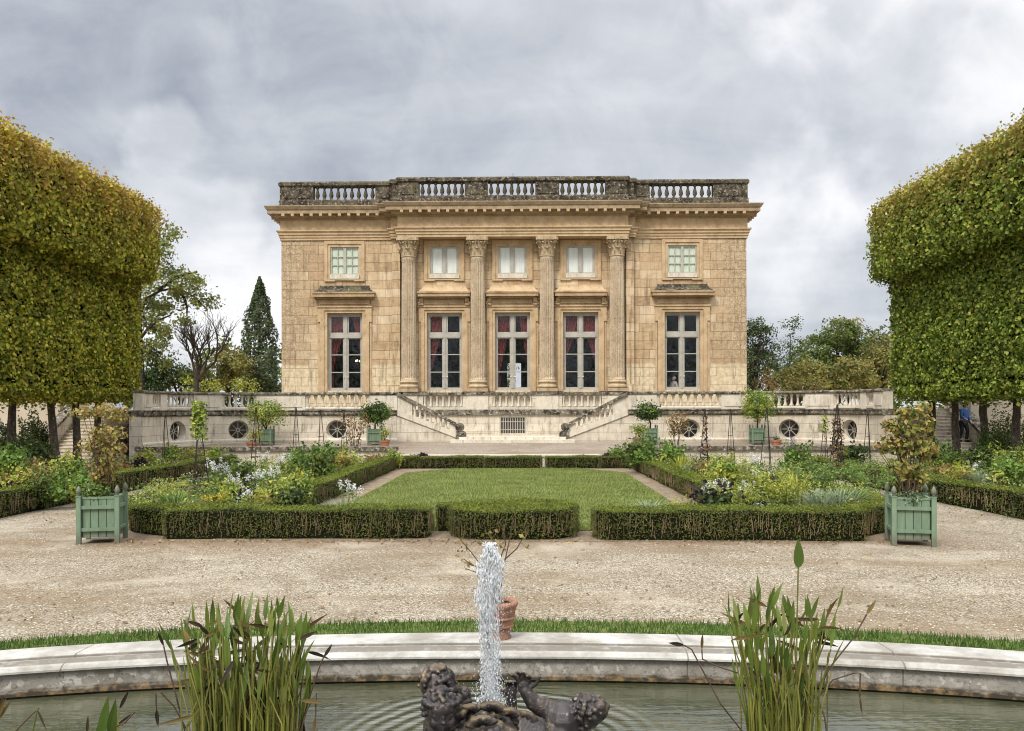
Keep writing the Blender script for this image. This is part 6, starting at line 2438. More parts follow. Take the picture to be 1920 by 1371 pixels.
def bed_plant(kind, px, y, sc, label, var=0, z=0.01):
    sc *= 1.0 if kind == 'spider_flower' else 1.48 if 'bush' in kind or kind == 'fern' else 1.3
    t = thing(kind, label, CATS.get(kind, 'shrub' if 'bush' in kind else 'plant'), (X_at(px, y), y, z), RNG.uniform(0, 6.28), GRP.get(kind), sc)
    for nm, me in KIND[kind][var % len(KIND[kind])]:
        place(nm, me, t)


W = 'in the white flower bed'
E = 'in the fern bed'
for a in [
    ('grass_clump', 330, 17.6, 1.15, 'silvery green grass mound behind the short slanting hedge ' + W, 0),
    ('silver_plant', 352, 17.4, .9, 'grey tufted plant between two obelisk feet ' + W, 0),
    ('yellow_flower', 403, 17.8, 1.0, 'clump of small yellow flowers low behind the long hedge', 0),
    ('spider_flower', 402, 24.0, 1.05, 'white spider flowers highest and farthest toward the obelisk ' + W, 0),
    ('spider_flower', 422, 22.5, 1.1, 'pair of white spider flowers just off the obelisk with the lime-green vine', 1),
    ('spider_flower', 441, 19.2, .95, 'low white spider flowers above the purple leaves behind the long hedge', 0),
    ('spider_flower', 481, 20.5, 1.05, 'white spider flowers at the heart of the white flower bed', 1),
    ('spider_flower', 470, 17.7, .8, 'short white spider flowers close behind the long hedge', 0),
    ('spider_flower', 512, 20.5, 1.05, 'white spider flowers beside the chartreuse bush ' + W, 0),
    ('spider_flower', 530, 27.0, 1.1, 'white spider flowers by the retaining wall under a bare obelisk', 1),
    ('spider_flower', 492, 28.5, 1.0, 'white spider flowers by the retaining wall next to the orange pot', 0),
    ('spider_flower', 655, 17.3, 1.05, 'lone white spider flowers at the lawn corner, on the lawn side of the box hedge', 1),
    ('purple_plant', 462, 18.4, 1.0, 'blackish leafy plant low among the short white flowers', 0),
    ('purple_plant', 465, 21.5, .9, 'dark purple tuft between white flowers in the bed centre', 1),
    ('dark_bush', 540, 17.2, .85, 'bluish dark bush right behind the long hedge near the lawn corner', 0),
    ('yellow_bush', 552, 18.6, 1.0, 'bright chartreuse bush beside the inner hedge ' + W, 0),
    ('yellow_bush', 492, 17.5, .85, 'yellow-green bush close behind the long hedge among white flowers', 1),
    ('yellow_bush', 425, 18.6, .8, 'yellow-green bushlet between the yellow flowers and the white ones', 0),
    ('rusty_plant', 414, 20.0, .8, 'rusty plant behind the yellow flowers ' + W, 0),
    ('fern', 322, 21.0, .8, 'pale feathery plant at the path edge before the lime-green vine', 1),
    ('fern', 302, 19.8, .75, 'pale feathery plant nearest the tub with three finials showing', 1),
    ('pink_plant', 338, 20.4, .9, 'dusty pink cushion flower at the foot of the obelisk ' + W, 0),
    ('green_bush', 450, 24.0, .9, 'green leafy bush behind the first white spider flowers', 0),
    ('green_bush', 585, 25.5, 1.15, 'large dark-shaded green bush by the inner hedge, deep ' + W, 0),
    ('green_bush', 560, 28.0, 1.1, 'green bush just before the retaining wall under the obelisk pair', 1),
    ('yellow_bush', 645, 28.5, 1.2, 'yellow-green bush at the far end of the inner hedge below the brown shrub', 1),
    ('green_bush', 622, 30.5, 1.2, 'green bush at the foot of the airy brown shrub', 1),
    ('brown_plant', 700, 32.0, 1.0, 'brownish plant below the orange pot behind the inner hedge end', 0),
    ('yellow_bush', 735, 33.0, .8, 'small yellow bush behind the far lawn corner hedge', 0),
    ('purple_plant', 790, 34.35, .95, 'dark purple plant on the sill behind the far hedge, toward the white flower bed', 0),
    ('silver_plant', 640, 16.6, 1.0, 'silver tuft at the lawn corner beneath the lone white flowers', 0),
    ('silver_plant', 672, 16.8, .9, 'silver-white cushion at the lawn corner behind the end of the long hedge', 1),
    ('silver_plant', 715, 17.0, .8, 'pale cushion plant on the lawn edge behind the end of the long hedge', 1),
    # bed before the terrace wing, beyond the side path
    ('yellow_bush', 275, 32.5, 1.0, 'yellow-green bush under the terrace wall behind the golden lime hedge', 1),
    ('purple_plant', 262, 30.5, 1.0, 'dark purple plant above the golden lime hedge near the terrace', 0),
    ('yellow_bush', 320, 33.2, 1.0, 'yellow-green bush below the slender obelisk', 0),
    ('yellow_bush', 360, 33.5, 1.0, 'yellow-green bush under the low wall behind the lime-green vine', 1),
    ('yellow_bush', 405, 33.6, .9, 'yellow-green bush at the low wall next to the end of the golden lime hedge', 0),
    ('rusty_plant', 222, 26.5, 1.1, 'rusty red plant just behind the tub with the orange-brown shrub', 0),
    ('green_bush', 150, 20.6, .9, 'bright green bush above the golden lime hedge next to the tub', 1),
    ('yellow_bush', 120, 22.5, 1.2, 'yellow-green bush in front of the leaning golden lime trunk', 0),
    ('brown_plant', 72, 22.0, 1.3, 'brownish grassy plant between the first golden lime trunks', 0),
    ('yellow_bush', 30, 21.5, 1.0, 'yellow-green bush at the picture edge under the golden limes', 1),
    ('green_bush', 12, 24.5, 1.4, 'taller green bush at the picture edge under the golden limes', 1),
    ('purple_plant', 22, 19.6, 1.0, 'dark purple plant low over the golden lime hedge at the picture edge', 1),
    ('brown_plant', 62, 25.5, 1.3, 'pinkish brown plant at the foot of the upright golden lime trunk', 0),
    ('green_bush', 92, 19.9, .85, 'green bush over the golden lime hedge halfway to the tub', 0),
    # fern bed
    ('spider_flower', 1330, 17.6, .9, 'white spider flowers over the blackish plant behind the long hedge', 0),
    ('spider_flower', 1358, 18.2, 1.0, 'white spider flowers beside the chartreuse fern near the blackish plant', 1),
    ('spider_flower', 1420, 24.5, 1.15, 'tallest white spider flowers at the foot of the tall bare obelisk', 0),
    ('spider_flower', 1418, 21.0, 1.05, 'white spider flowers beside the blackish plant in the fern bed centre', 1),
    ('spider_flower', 1404, 18.8, .8, 'small white spider flower between the chartreuse ferns', 0),
    ('purple_plant', 1345, 17.0, 1.35, 'wide blackish blue plant close behind the long hedge ' + E, 1),
    ('purple_plant', 1438, 20.4, 1.2, 'blackish plant in the centre of the fern bed', 0),
    ('fern', 1384, 17.2, 1.0, 'chartreuse fern close behind the long hedge ' + E, 1),
    ('fern', 1455, 20.0, 1.2, 'large yellow feathery fern in the centre of the fern bed', 1),
    ('fern', 1475, 18.4, 1.1, 'yellow feathery fern beside the sword-leaved plant', 1),
    ('sword_plant', 1492, 18.6, 1.0, 'yellow sword-leaved plant in the middle of the fern bed', 0),
    ('sword_plant', 1275, 27.5, 1.0, 'yellow sword-leaved plant beside the inner hedge near the court', 0),
    ('silver_plant', 1290, 27.0, 1.0, 'pale silver tuft beside the inner hedge near the court', 0),
    ('silver_plant', 1540, 17.4, 1.15, 'wide grey lavender-like mound before the crook-topped obelisk', 0),
    ('silver_plant', 1575, 17.8, 1.15, 'grey lavender-like mound next to the short slanting hedge', 0),
    ('grass_clump', 1600, 18.4, 1.1, 'grey-green grassy mound nearest the tub with four finials showing', 0),
    ('silver_plant', 1420, 17.1, .9, 'pale small-flowered cushion close behind the long hedge ' + E, 1),
    ('yellow_bush', 1365, 23.0, 1.1, 'yellow-green bush behind the blackish blue plant ' + E, 0),
    ('rusty_plant', 1357, 20.2, .95, 'rusty plant between yellow bush and white flowers ' + E, 0),
    ('fern', 1520, 22.5, 1.2, 'green fern behind the sword-leaved plant ' + E, 0),
    ('fern', 1550, 24.0, 1.2, 'green fern at the foot of the dark vine', 0),
    ('fern', 1605, 24.0, 1.2, 'broad light green fern between the dark vine and the yellow-leaved tub shrub', 0),
    ('fern', 1632, 21.5, 1.1, 'light green fern overhanging the path beside the tub with four finials', 0),
    ('green_bush', 1500, 27.5, 1.1, 'green bush below the violet spikes', 0),
    ('dark_bush', 1590, 30.5, 1.2, 'dark bush behind the dark vine toward the terrace', 0),
    ('violet_spike', 1485, 32.2, 1.05, 'violet flower spikes before the low wall ' + E, 0),
    ('green_bush', 1165, 34.35, .9, 'fresh green bush at the court edge behind the far hedge, by the fern bed', 1),
    ('purple_plant', 1136, 34.4, .9, 'dark purple plant on the court edge behind the short far hedge', 0),
    ('green_bush', 1212, 31.0, 1.25, 'green bush below the weathered urn', 0),
    ('green_bush', 1250, 31.0, 1.2, 'green bush below the reddish shrub', 1),
    ('dark_bush', 1190, 33.0, .9, 'dark bush between the two fresh green bushes near the urn', 0),
    ('brown_plant', 1318, 27.0, 1.0, 'brownish plant at the foot of the dark-vined obelisk', 0),
    ('silver_plant', 1215, 16.8, .9, 'yellowish pale tuft at the lawn corner near the fern bed', 0),
    ('silver_plant', 1255, 16.7, .9, 'pale flowered cushion at the lawn corner near the fern bed', 1),
    ('yellow_bush', 1285, 17.3, .6, 'low yellow-green plant at the end of the inner hedge near the court edge', 1),
    # beyond the side path under the green limes
    ('fern', 1905, 24.5, 1.5, 'bright light green leafy plant at the picture edge under the green limes', 1),
    ('green_bush', 1880, 22.5, 1.2, 'green bush over the green lime hedge at the picture edge', 1),
    ('spider_flower', 1826, 24.5, .9, 'white flowers under the green limes beside a trunk', 0),
    ('brown_plant', 1772, 25.5, 1.0, 'brownish low plant between the tub shrub and the green lime trunks', 0),
    ('silver_plant', 1835, 22.5, 1.2, 'grey-green plant behind the green lime hedge beside the white flowers', 0),
    ('yellow_bush', 1800, 23.0, 1.0, 'olive yellow bush over the green lime hedge just past the tub', 1),
    ('green_bush', 1760, 31.0, 1.1, 'green bush at the foot of the second green lime trunk', 0),
    ('dark_bush', 1845, 29.0, 1.2, 'dark bush at the foot of the third green lime trunk', 0),
]:
    bed_plant(*a)

# undergrowth filling the beds
b = MB()
cm = ['green', 'yellow', 'forest', 'silver', 'brown', 'dark']
for nm, n in (('west', 700), ('east', 700), ('far_west', 640), ('far_east', 640)):
    p = BEDS[nm]
    q = fill_poly(p, n)
    for x, y in q:
        if abs(x + 5.3) < .35 or abs(x - 4.5) < .35 or y < 16.6:
            continue
        h = RNG.uniform(.18, .68)
        k = int(26 + h * 60)
        c = np.array([x, y, 0]) + RNG.normal(0, .15, (k, 3)) * (1, 1, 0) + np.stack([np.zeros(k), np.zeros(k), RNG.uniform(.02, h, k)], 1)
        b.leaves(c, RNG.normal(0, .5, (k, 3)) + (0, 0, .9), RNG.uniform(.05, .085), m=int(RNG.choice(6, p=[.26, .2, .22, .12, .1, .1])), asp=RNG.uniform(.3, .65))
tag(b.build('undergrowth', [M[m] for m in cm]), 'low mixed undergrowth filling the flower beds', 'undergrowth', kind='stuff')
# ------------------------------------------------------------------ person on the garden steps
def skin_body(name, pts, edges, parent, mat, loc, sub=2):
    me = bpy.data.meshes.new(name)
    me.from_pydata([p[:3] for p in pts], edges, [])
    me.materials.append(mat)
    o = place(name, me, parent, loc)
    m = o.modifiers.new('skin', 'SKIN')
    m.use_smooth_shade = True
    for i, p in enumerate(pts):
        r = p[3]
        me.skin_vertices[0].data[i].radius = (r, r) if not hasattr(r, '__len__') else r
    me.skin_vertices[0].data[0].use_root = True
    s = o.modifiers.new('sub', 'SUBSURF')
    s.levels = s.render_levels = sub
    return o


def person(label, x, y, z, rot, h=1.7, top='jacket', bottom='trousers', hair='hair', seated=False, lean=.12):
    t = thing('person', label, 'person', (x, y, z), rot)
    s = h / 1.7
    # body, facing +y, walking: pelvis root
    B = [(0, 0, .92, .125), (0, .03, 1.12, .125), (0, lean * .7, 1.34, .15), (0, lean, 1.47, .06), (0, lean + .02, 1.54, .055),
         (-.10, 0, .88, .09), (-.11, .14, .50, .062), (-.11, .06, .09, .043), (-.11, .20, .035, .038),
         (.10, 0, .88, .09), (.10, .02, .48, .062), (.10, -.14, .09, .043), (.10, -.03, .035, .038),
         (-.19, lean * .7, 1.39, .062), (-.25, .0, 1.14, .045), (-.23, .16, .93, .034), (-.22, .22, .88, .038),
         (.19, lean * .7, 1.39, .062), (.25, .12, 1.15, .045), (.22, .30, 1.02, .034), (.20, .37, 1.0, .038),
         (0, lean + .03, 1.63, .098), (0, lean + .04, 1.70, .06)]
    for sx, base in ((-1, 16), (1, 20)):
        pass
    ed = [(0, 1), (1, 2), (2, 3), (3, 4), (0, 5), (5, 6), (6, 7), (7, 8), (0, 9), (9, 10), (10, 11), (11, 12), (2, 13), (13, 14), (14, 15), (15, 16), (2, 17), (17, 18), (18, 19), (19, 20), (4, 21), (21, 22)]
    B = [tuple(c * s for c in p) for p in B]
    for hi, d in ((16, Vector((0, .5, -.85))), (20, Vector((0, .85, -.3)))):
        c = Vector(B[hi][:3])
        side = Vector((1, 0, 0))
        for k in range(4):
            o = c + side * (.028 - .018 * k) * s
            L = (.065, .075, .072, .055)[k] * s
            B.append((*(o + d * L * .5), .0085 * s))
            ed.append((hi, len(B) - 1))
            B.append((*(o + d * L + Vector((0, -.012, -.01)) * s), .007 * s))
            ed.append((len(B) - 2, len(B) - 1))
        B.append((*(c + Vector((.045 if hi == 16 else -.045, .01, -.01)) * s), .009 * s))
        ed.append((hi, len(B) - 1))
    skin_body('body', B, ed, t, M['skin'], (0, 0, 0))
    J = [(0, .0, .86, .165), (0, .03, 1.12, .155), (0, lean * .7, 1.34, .175), (0, lean, 1.47, .085),
         (-.20, lean * .7, 1.39, .085), (-.26, .0, 1.14, .066), (-.235, .15, .955, .052),
         (.20, lean * .7, 1.39, .085), (.26, .12, 1.15, .066), (.225, .28, 1.035, .052)]
    skin_body('jacket', [tuple(c * s for c in p) for p in J], [(0, 1), (1, 2), (2, 3), (2, 4), (4, 5), (5, 6), (2, 7), (7, 8), (8, 9)], t, M[top], (0, 0, 0))
    Tt = [(0, 0, .90, .15), (-.10, 0, .84, .115), (-.11, .14, .50, .085), (-.11, .06, .10, .065), (.10, 0, .84, .115), (.10, .02, .48, .085), (.10, -.14, .10, .065)]
    skin_body('trousers', [tuple(c * s for c in p) for p in Tt], [(0, 1), (1, 2), (2, 3), (0, 4), (4, 5), (5, 6)], t, M[bottom], (0, 0, 0))
    b = MB()
    for xx, yy in ((-.11, .12), (.10, -.08)):
        b.sphere((xx * s, yy * s, .045 * s), (.05 * s, .14 * s, .055 * s), 10, 6)
    for i, sh in enumerate(((-.11, .12), (.10, -.08))):
        MB().sphere((sh[0] * s, sh[1] * s, .048 * s), (.052 * s, .14 * s, .05 * s), 10, 6).build('shoe', M['trousers'], t, smooth=True)
    hb = MB()
    hb.sphere((0, (lean + .02) * s, 1.665 * s), (.108 * s, .115 * s, .10 * s), 14, 9)
    hb.sphere((0, (lean - .05) * s, 1.60 * s), (.09 * s, .06 * s, .09 * s), 12, 8)
    hb.build('hair', M[hair], t, smooth=True)
    fb = MB()
    fy = (lean + .125) * s
    fb.sphere((0, fy + .008 * s, 1.615 * s), (.014 * s, .02 * s, .022 * s), 8, 6)
    for q in (-1, 1):
        fb.sphere((q * .036 * s, fy - .006 * s, 1.64 * s), (.013 * s, .008 * s, .008 * s), 8, 6)
        fb.sphere((q * .1 * s, (lean + .03) * s, 1.625 * s), (.012 * s, .022 * s, .032 * s), 8, 6)
    fb.sphere((0, fy - .005 * s, 1.575 * s), (.026 * s, .01 * s, .009 * s), 8, 6)
    fb.build('face', M['skin'], t, smooth=True)
    return t


STEP = 2.33 / 16
_y = 37.35
_i = int((_y - GSY0) / (GSY1 - GSY0) * 16)
person('person in blue jacket and dark trousers on the garden steps beside a lime trunk', X_at(1806, _y), _y, STEP * (_i + 1), R(200), 1.68)
person('grey-haired person in pale clothes inside the tall window nearest the green limes', AX + 8.42, FY + 1.35, 2.405 - .02, R(-60), 1.62, 'pale_cloth', 'trousers', 'grey_hair')

# ------------------------------------------------------------------ bronze fountain group
SX, SY, WZ = X_at(950, 5.75), 5.75, .0
stt = thing('fountain_sculpture', 'dark bronze fountain group of children, shells and fish in the pool', 'sculpture', (SX, SY, WZ))


def P3(px, py, y):
    """point of the sculpture at photograph pixel and depth, in the sculpture's own space"""
    return Vector((X_at(px, y) - SX, y - SY, Z_at(px, py, y) - WZ))


def chain(b, pts, rads, n=10):
    """soft limb: overlapping spheres along a polyline"""
    for i in range(len(pts) - 1):
        a, c = Vector(pts[i]), Vector(pts[i + 1])
        k = max(2, int((c - a).length / (min(rads[i], rads[i + 1]) * .45)))
        for j in range(k + 1):
            f = j / k
            b.sphere(tuple(a.lerp(c, f)), rads[i] * (1 - f) + rads[i + 1] * f, 10, 7)


def cast(b, name, voxel=.010, smooth=4, tex=None):
    o = b.build(name, M['bronze'], stt, smooth=True)
    m = o.modifiers.new('remesh', 'REMESH')
    m.mode = 'VOXEL'
    m.voxel_size = voxel
    m.use_smooth_shade = True
    if smooth:
        k = o.modifiers.new('smooth', 'SMOOTH')
        k.iterations = smooth
        k.factor = .5
    return o


def head(b, c, r, yaw, pitch=0.0, roll=0.0, curls=60, seed=1, hairy=True):
    """child's head facing -y at yaw 0; carved from rounded masses"""
    rt = (Matrix.Rotation(yaw, 3, 'Z') @ Matrix.Rotation(roll, 3, 'Y') @ Matrix.Rotation(pitch, 3, 'X'))
    rr_ = random.Random(seed)

    def S(x, y, z, a, bb=None, cc=None):
        bb = bb or a
        cc = cc or a
        b.sphere(tuple(Vector(c) + rt @ Vector((x * r, y * r, z * r))), (a * r, bb * r, cc * r), 10, 8, rot=rt)
    S(0, .05, .15, .90, 1.0, .95)
    S(0, -.25, -.30, .72, .70, .72)
    S(-.38, -.58, -.34, .32)
    S(.38, -.58, -.34, .32)
    S(0, -.62, -.78, .27, .26, .22)
    S(0, -.70, .38, .60, .28, .34)
    S(-.33, -.80, .14, .25, .10, .08)
    S(.33, -.80, .14, .25, .10, .08)
    S(-.33, -.80, .0, .14, .09, .10)
    S(.33, -.80, .0, .14, .09, .10)
    S(0, -.90, .02, .09, .14, .20)
    S(0, -.99, -.16, .145, .14, .11)
    S(0, -.84, -.44, .23, .13, .065)
    S(0, -.82, -.56, .19, .13, .075)
    S(-.90, .02, -.05, .12, .2, .28)
    S(.90, .02, -.05, .12, .2, .28)
    if hairy:
        for _ in range(curls):
            th, ph = rr_.uniform(0, 6.28), rr_.uniform(-.15, 1.5)
            d = Vector((math.cos(ph) * math.cos(th), math.cos(ph) * math.sin(th), math.sin(ph)))
            if d.y < -.45 and d.z < .62:
                continue
            q = rr_.uniform(.13, .22)
            S(d.x * 1.0, d.y * 1.05 + .05, d.z * 1.02 + .12, q, q * .8, q * .9)
        for k in range(11):
            a = math.pi * (k / 10) + math.pi
            S(.9 * math.cos(a), .85 * math.sin(a) * .8 - .02, .62, .2, .2, .17)


# child looking at the viewer, with a second one behind
b = MB()
c1 = P3(826, 1333, 5.55)
head(b, c1, .122, R(12), R(8), 0, 70, 3)
chain(b, [c1 + Vector((.0, .03, -.10)), c1 + Vector((-.01, .05, -.2)), c1 + Vector((-.02, .08, -.42))], [.06, .10, .16])
chain(b, [c1 + Vector((-.02, .04, -.2)), c1 + Vector((-.17, .02, -.26)), c1 + Vector((-.22, -.05, -.46))], [.08, .07, .05])
chain(b, [c1 + Vector((.05, .05, -.2)), c1 + Vector((.17, .0, -.27)), c1 + Vector((.2, -.1, -.42))], [.08, .065, .05])
cast(b, 'child', .0055, 2)
b = MB()
c2 = P3(822, 1287, 5.85)
head(b, c2, .125, R(120), R(-12), 0, 80, 5)
chain(b, [c2 + Vector((0, .02, -.1)), c2 + Vector((0, .05, -.3)), c2 + Vector((.03, .05, -.6))], [.06, .12, .16])
chain(b, [P3(868, 1300, 5.9), P3(872, 1330, 5.88), P3(862, 1372, 5.8)], [.05, .055, .06])
for k in range(9):      # bunch of leaves at the side of the head
    p = P3(866 + RNG.uniform(-7, 9), 1296 + k * 4, 5.84)
    b.sphere(tuple(p), (.035, .025, .03), 8, 6)
cast(b, 'child', .006, 2)
# child lying back with an arm thrown up
b = MB()
sh = P3(1052, 1352, 5.72)
hd_ = P3(1104, 1335, 5.72)
head(b, hd_, .118, R(95), R(-68), R(0), 70, 9)
chain(b, [sh + Vector((.08, .02, .02)), hd_ + Vector((-.05, .0, -.07))], [.085, .06])
chain(b, [sh, P3(1020, 1328, 5.72), P3(1000, 1318, 5.72), P3(984, 1296, 5.72)], [.105, .07, .058, .042])
chain(b, [sh, P3(1035, 1400, 5.7), P3(990, 1450, 5.7)], [.14, .17, .17])
chain(b, [sh + Vector((.03, .1, -.02)), P3(1090, 1375, 5.9), P3(1120, 1420, 5.95)], [.09, .07, .05])
hp = P3(981, 1288, 5.72)
b.sphere(tuple(hp), (.045, .028, .05), 10, 7)
for k, (dx, dz, L) in enumerate([(-.034, .045, .075), (-.012, .058, .088), (.012, .058, .085), (.034, .046, .068)]):
    a = hp + Vector((dx, 0, dz * .7))
    chain(b, [a, a + Vector((dx * .5 - .008, -.012, L * .55)), a + Vector((dx * .5 - .03, -.045, L * .8))], [.0145, .0125, .010])
chain(b, [hp + Vector((.035, 0, -.01)), hp + Vector((.085, -.01, .025)), hp + Vector((.105, -.015, .075))], [.017, .014, .010])
cast(b, 'child', .0055, 2)
# second raised hand at the jet
b = MB()
hp = P3(958, 1300, 5.95)
chain(b, [P3(955, 1378, 5.95), P3(958, 1330, 5.95), hp], [.05, .042, .036])
b.sphere(tuple(hp + Vector((0, 0, .02))), (.042, .028, .045), 10, 7)
for dx in (-.03, -.01, .01, .03):
    a = hp + Vector((dx, 0, .05))
    chain(b, [a, a + Vector((dx * .3, -.02, .04)), a + Vector((dx * .2, -.05, .045))], [.0135, .012, .010])
chain(b, [hp + Vector((-.04, 0, 0)), hp + Vector((-.07, -.02, .03))], [.015, .011])
cast(b, 'raised_hand', .008, 1)
# shells, fish and rock under the jet
b = MB()
rr = random.Random(4)
for px, py, y, r in [(880, 1352, 5.75, .10), (905, 1340, 5.85, .11), (930, 1345, 5.85, .12), (955, 1360, 5.8, .11), (900, 1375, 5.6, .13), (940, 1380, 5.6, .13), (870, 1378, 5.6, .10), (985, 1372, 5.75, .10), (920, 1395, 5.5, .16), (1000, 1390, 5.8, .12), (850, 1395, 5.65, .10)]:
    p = P3(px, py, y)
    b.sphere(tuple(p), (r, r * .9, r * .62), 12, 8)
    for k in range(14):
        u = Vector((rr.gauss(0, 1), rr.gauss(0, 1) - .5, rr.gauss(0, 1) + .5)).normalized()
        b.sphere(tuple(p + Vector((u.x * r, u.y * r * .9, u.z * r * .62))), rr.uniform(.018, .04), 8, 6)
b.lathe([(.42, -.5), (.46, -.1), (.40, .08), (.30, .16)], n=24)
cast(b, 'rock_base', .011, 2)
b = MB()
for px, py, y, a0 in [(884, 1340, 5.72, -.5), (922, 1336, 5.72, .3), (950, 1346, 5.72, .8), (905, 1362, 5.55, -.2), (975, 1352, 5.7, 1.2), (868, 1352, 5.62, -1.0)]:
    c = P3(px, py, y)
    n = 11
    vs, fs = [], []
    for i in range(n):
        t = -1.25 + 2.5 * i / (n - 1)
        for q in range(5):
            rr2 = (.02 + .10 * q / 4) * (1.06 if i % 2 else .97)
            zz = .045 * math.sin(q / 4 * 2.4) + (.020 if i % 2 else 0)
            d = Vector((math.sin(t + a0) * rr2, -zz - .02, math.cos(t + a0) * rr2 * .8))
            vs.append(tuple(c + d))
    for i in range(n - 1):
        for q in range(4):
            fs.append((i * 5 + q, (i + 1) * 5 + q, (i + 1) * 5 + q + 1, i * 5 + q + 1))
    b.add(vs, fs)
o = b.build('shells', M['bronze'], stt, smooth=True)
o.modifiers.new('thick', 'SOLIDIFY').thickness = .005
# fish scales on the flank below the raised arm
b = MB()
for i in range(8):
    for j in range(7):
        p = P3(972 + i * 7 + (j % 2) * 3.5, 1336 + i * 2.2 + j * 6.5, 5.66 - j * .014)
        b.sphere(tuple(p), (.018, .012, .017), 8, 5)
cast(b, 'fish_flank', .008, 1)

# ------------------------------------------------------------------ the jet
jt = thing('water_jet', 'white water jet rising from the bronze fountain and falling back in strands', 'water jet', (JX, JY, WZ))
zt = Z_at(918, 1024, JY) - WZ
zb_ = Z_at(918, 1316, JY) - WZ
b = MB()
r2 = random.Random(2)


def drop(c, r, st=1.6, tilt=0.0):
    q = Euler((r2.uniform(-.4, .4), r2.uniform(-.4, .4) + tilt, 0)).to_matrix()
    b.sphere(tuple(c), (r, r, r * st), 6, 5, rot=q)


H_ = zt - zb_
WP = [(0, .018), (.15, .022), (.36, .030), (.46, .052), (.56, .062), (.63, .086), (.78, .098), (.90, .082), (.96, .060), (1.0, .03)]
wid = lambda f: float(np.interp(f, [p[0] for p in WP], [p[1] for p in WP]))
OCT = np.array([(0, 0, -1), (1, 0, 0), (0, 1, 0), (-1, 0, 0), (0, -1, 0), (0, 0, 1.)])
OCF = np.array([(0, 2, 1), (0, 3, 2), (0, 4, 3), (0, 1, 4), (5, 1, 2), (5, 2, 3), (5, 3, 4), (5, 4, 1)])


def drops(C, r, st, tilt=.25):
    """many small drops drawn out along their fall"""
    n = len(C)
    v = np.repeat(OCT[None], n, 0) * np.stack([r, r, r * st], 1)[:, None, :]
    v[:, :, 0] += v[:, :, 2] * RNG.normal(0, tilt, n)[:, None]
    v[:, :, 1] += v[:, :, 2] * RNG.normal(0, tilt, n)[:, None]
    v += C[:, None, :]
    b.add(v.reshape(-1, 3), (np.arange(n)[:, None, None] * 6 + OCF[None]).reshape(-1, 3))


fw = np.array([p[0] for p in WP])
ww = np.array([p[1] for p in WP])
n = 4600                              # turbulent body, clotted into lumps and lanes
f = RNG.uniform(0, 1, n) ** .46
a = RNG.uniform(0, 6.283, n)
lane = .5 + .5 * np.sin(a * 3 + 7 * np.sin(f * 8) + f * 26) * np.sin(f * 40 + a * 2)
keep = RNG.uniform(0, 1, n) < (.25 + .75 * lane)
f, a = f[keep], a[keep]
q = np.interp(f, fw, ww) * np.sqrt(RNG.uniform(0, 1, len(f))) * (1 + .22 * np.sin(f * 31 + a * 2))
lx = .012 * np.sin(f * 9) - .006
C = np.stack([lx + q * np.cos(a), q * np.sin(a), zb_ + f * H_], 1)
drops(C, RNG.uniform(.0014, .0048, len(f)), RNG.uniform(1.6, 8, len(f)), .15)
for k in range(9):                    # rising core, a few bright strands
    pts, rad = [], []
    for i in range(30):
        f = i / 29 * .86
        pts.append((.010 * math.sin(f * 17 + k * 2) + .010 * math.cos(k * 1.3) + .010 * math.sin(f * 9), .012 * math.sin(k * 1.3 + f * 13), zb_ + f * H_))
        rad.append((.0075 + .004 * r2.random()) if f < .5 else .0045)
    b.tube(pts, rad, 6)
for k in range(46):                   # falling strands: threads that break into drops
    a = r2.uniform(0, 6.28)
    f0 = r2.uniform(.35, .9)
    r0, r1 = float(np.interp(f0, fw, ww)) * .85, r2.uniform(.02, .095)
    m = r2.randint(14, 26)
    P = []
    for i in range(m):
        t_ = i / m
        qq = r0 + (r1 - r0) * t_ ** .8
        P.append((qq * math.cos(a) + r2.gauss(0, .004), qq * math.sin(a) + r2.gauss(0, .004), zb_ + f0 * H_ * (1 - t_ ** 1.15)))
    cut = r2.randint(3, 9)
    if k % 2 == 0:
        b.tube(P[:cut], [r2.uniform(.002, .0042) for _ in range(cut)], 5)
    P = np.array(P[cut:])
    P = np.repeat(P, 4, 0) + RNG.normal(0, (.006, .006, .022), (len(P) * 4, 3))
    P = P[RNG.uniform(0, 1, len(P)) < .55]
    drops(P, RNG.uniform(.0014, .0040, len(P)), RNG.uniform(1.5, 6, len(P)), .12)
n = 2600                              # fine spray hanging about the column
f = RNG.uniform(0, 1.0, n) ** .7
a = RNG.uniform(0, 6.283, n)
q = np.interp(f, fw, ww) * (1 + np.abs(RNG.normal(0, .45, n)))
C = np.stack([q * np.cos(a), q * np.sin(a), zb_ + f * H_ * RNG.uniform(.9, 1.02, n)], 1)
drops(C, RNG.uniform(.0007, .0018, n), RNG.uniform(1, 5, n), .1)
n = 90                                # ragged crown
a = RNG.uniform(0, 6.283, n)
q = .055 * np.sqrt(RNG.uniform(0, 1, n))
C = np.stack([q * np.cos(a), q * np.sin(a), zb_ + H_ * (.97 + RNG.uniform(0, .05, n))], 1)
drops(C, RNG.uniform(.003, .008, n), RNG.uniform(.8, 1.5, n))
n = 900                               # loose drops and the splash at the foot
a, q = RNG.uniform(0, 6.28, n), np.abs(RNG.normal(0, .10, n))
C = np.stack([q * np.cos(a), q * np.sin(a), zb_ + RNG.uniform(0, 1, n) ** 2 * .5 * H_], 1)
drops(C, RNG.uniform(.001, .003, n), RNG.uniform(1, 3.5, n))
n = 700
a, q = RNG.uniform(0, 6.28, n), np.abs(RNG.normal(0, .06, n))
C = np.stack([q * np.cos(a), q * np.sin(a), zb_ - .02 + np.abs(RNG.normal(0, .035, n))], 1)
drops(C, RNG.uniform(.002, .007, n), RNG.uniform(.8, 1.6, n))
b.build('spray', M['spray'], jt, smooth=True)


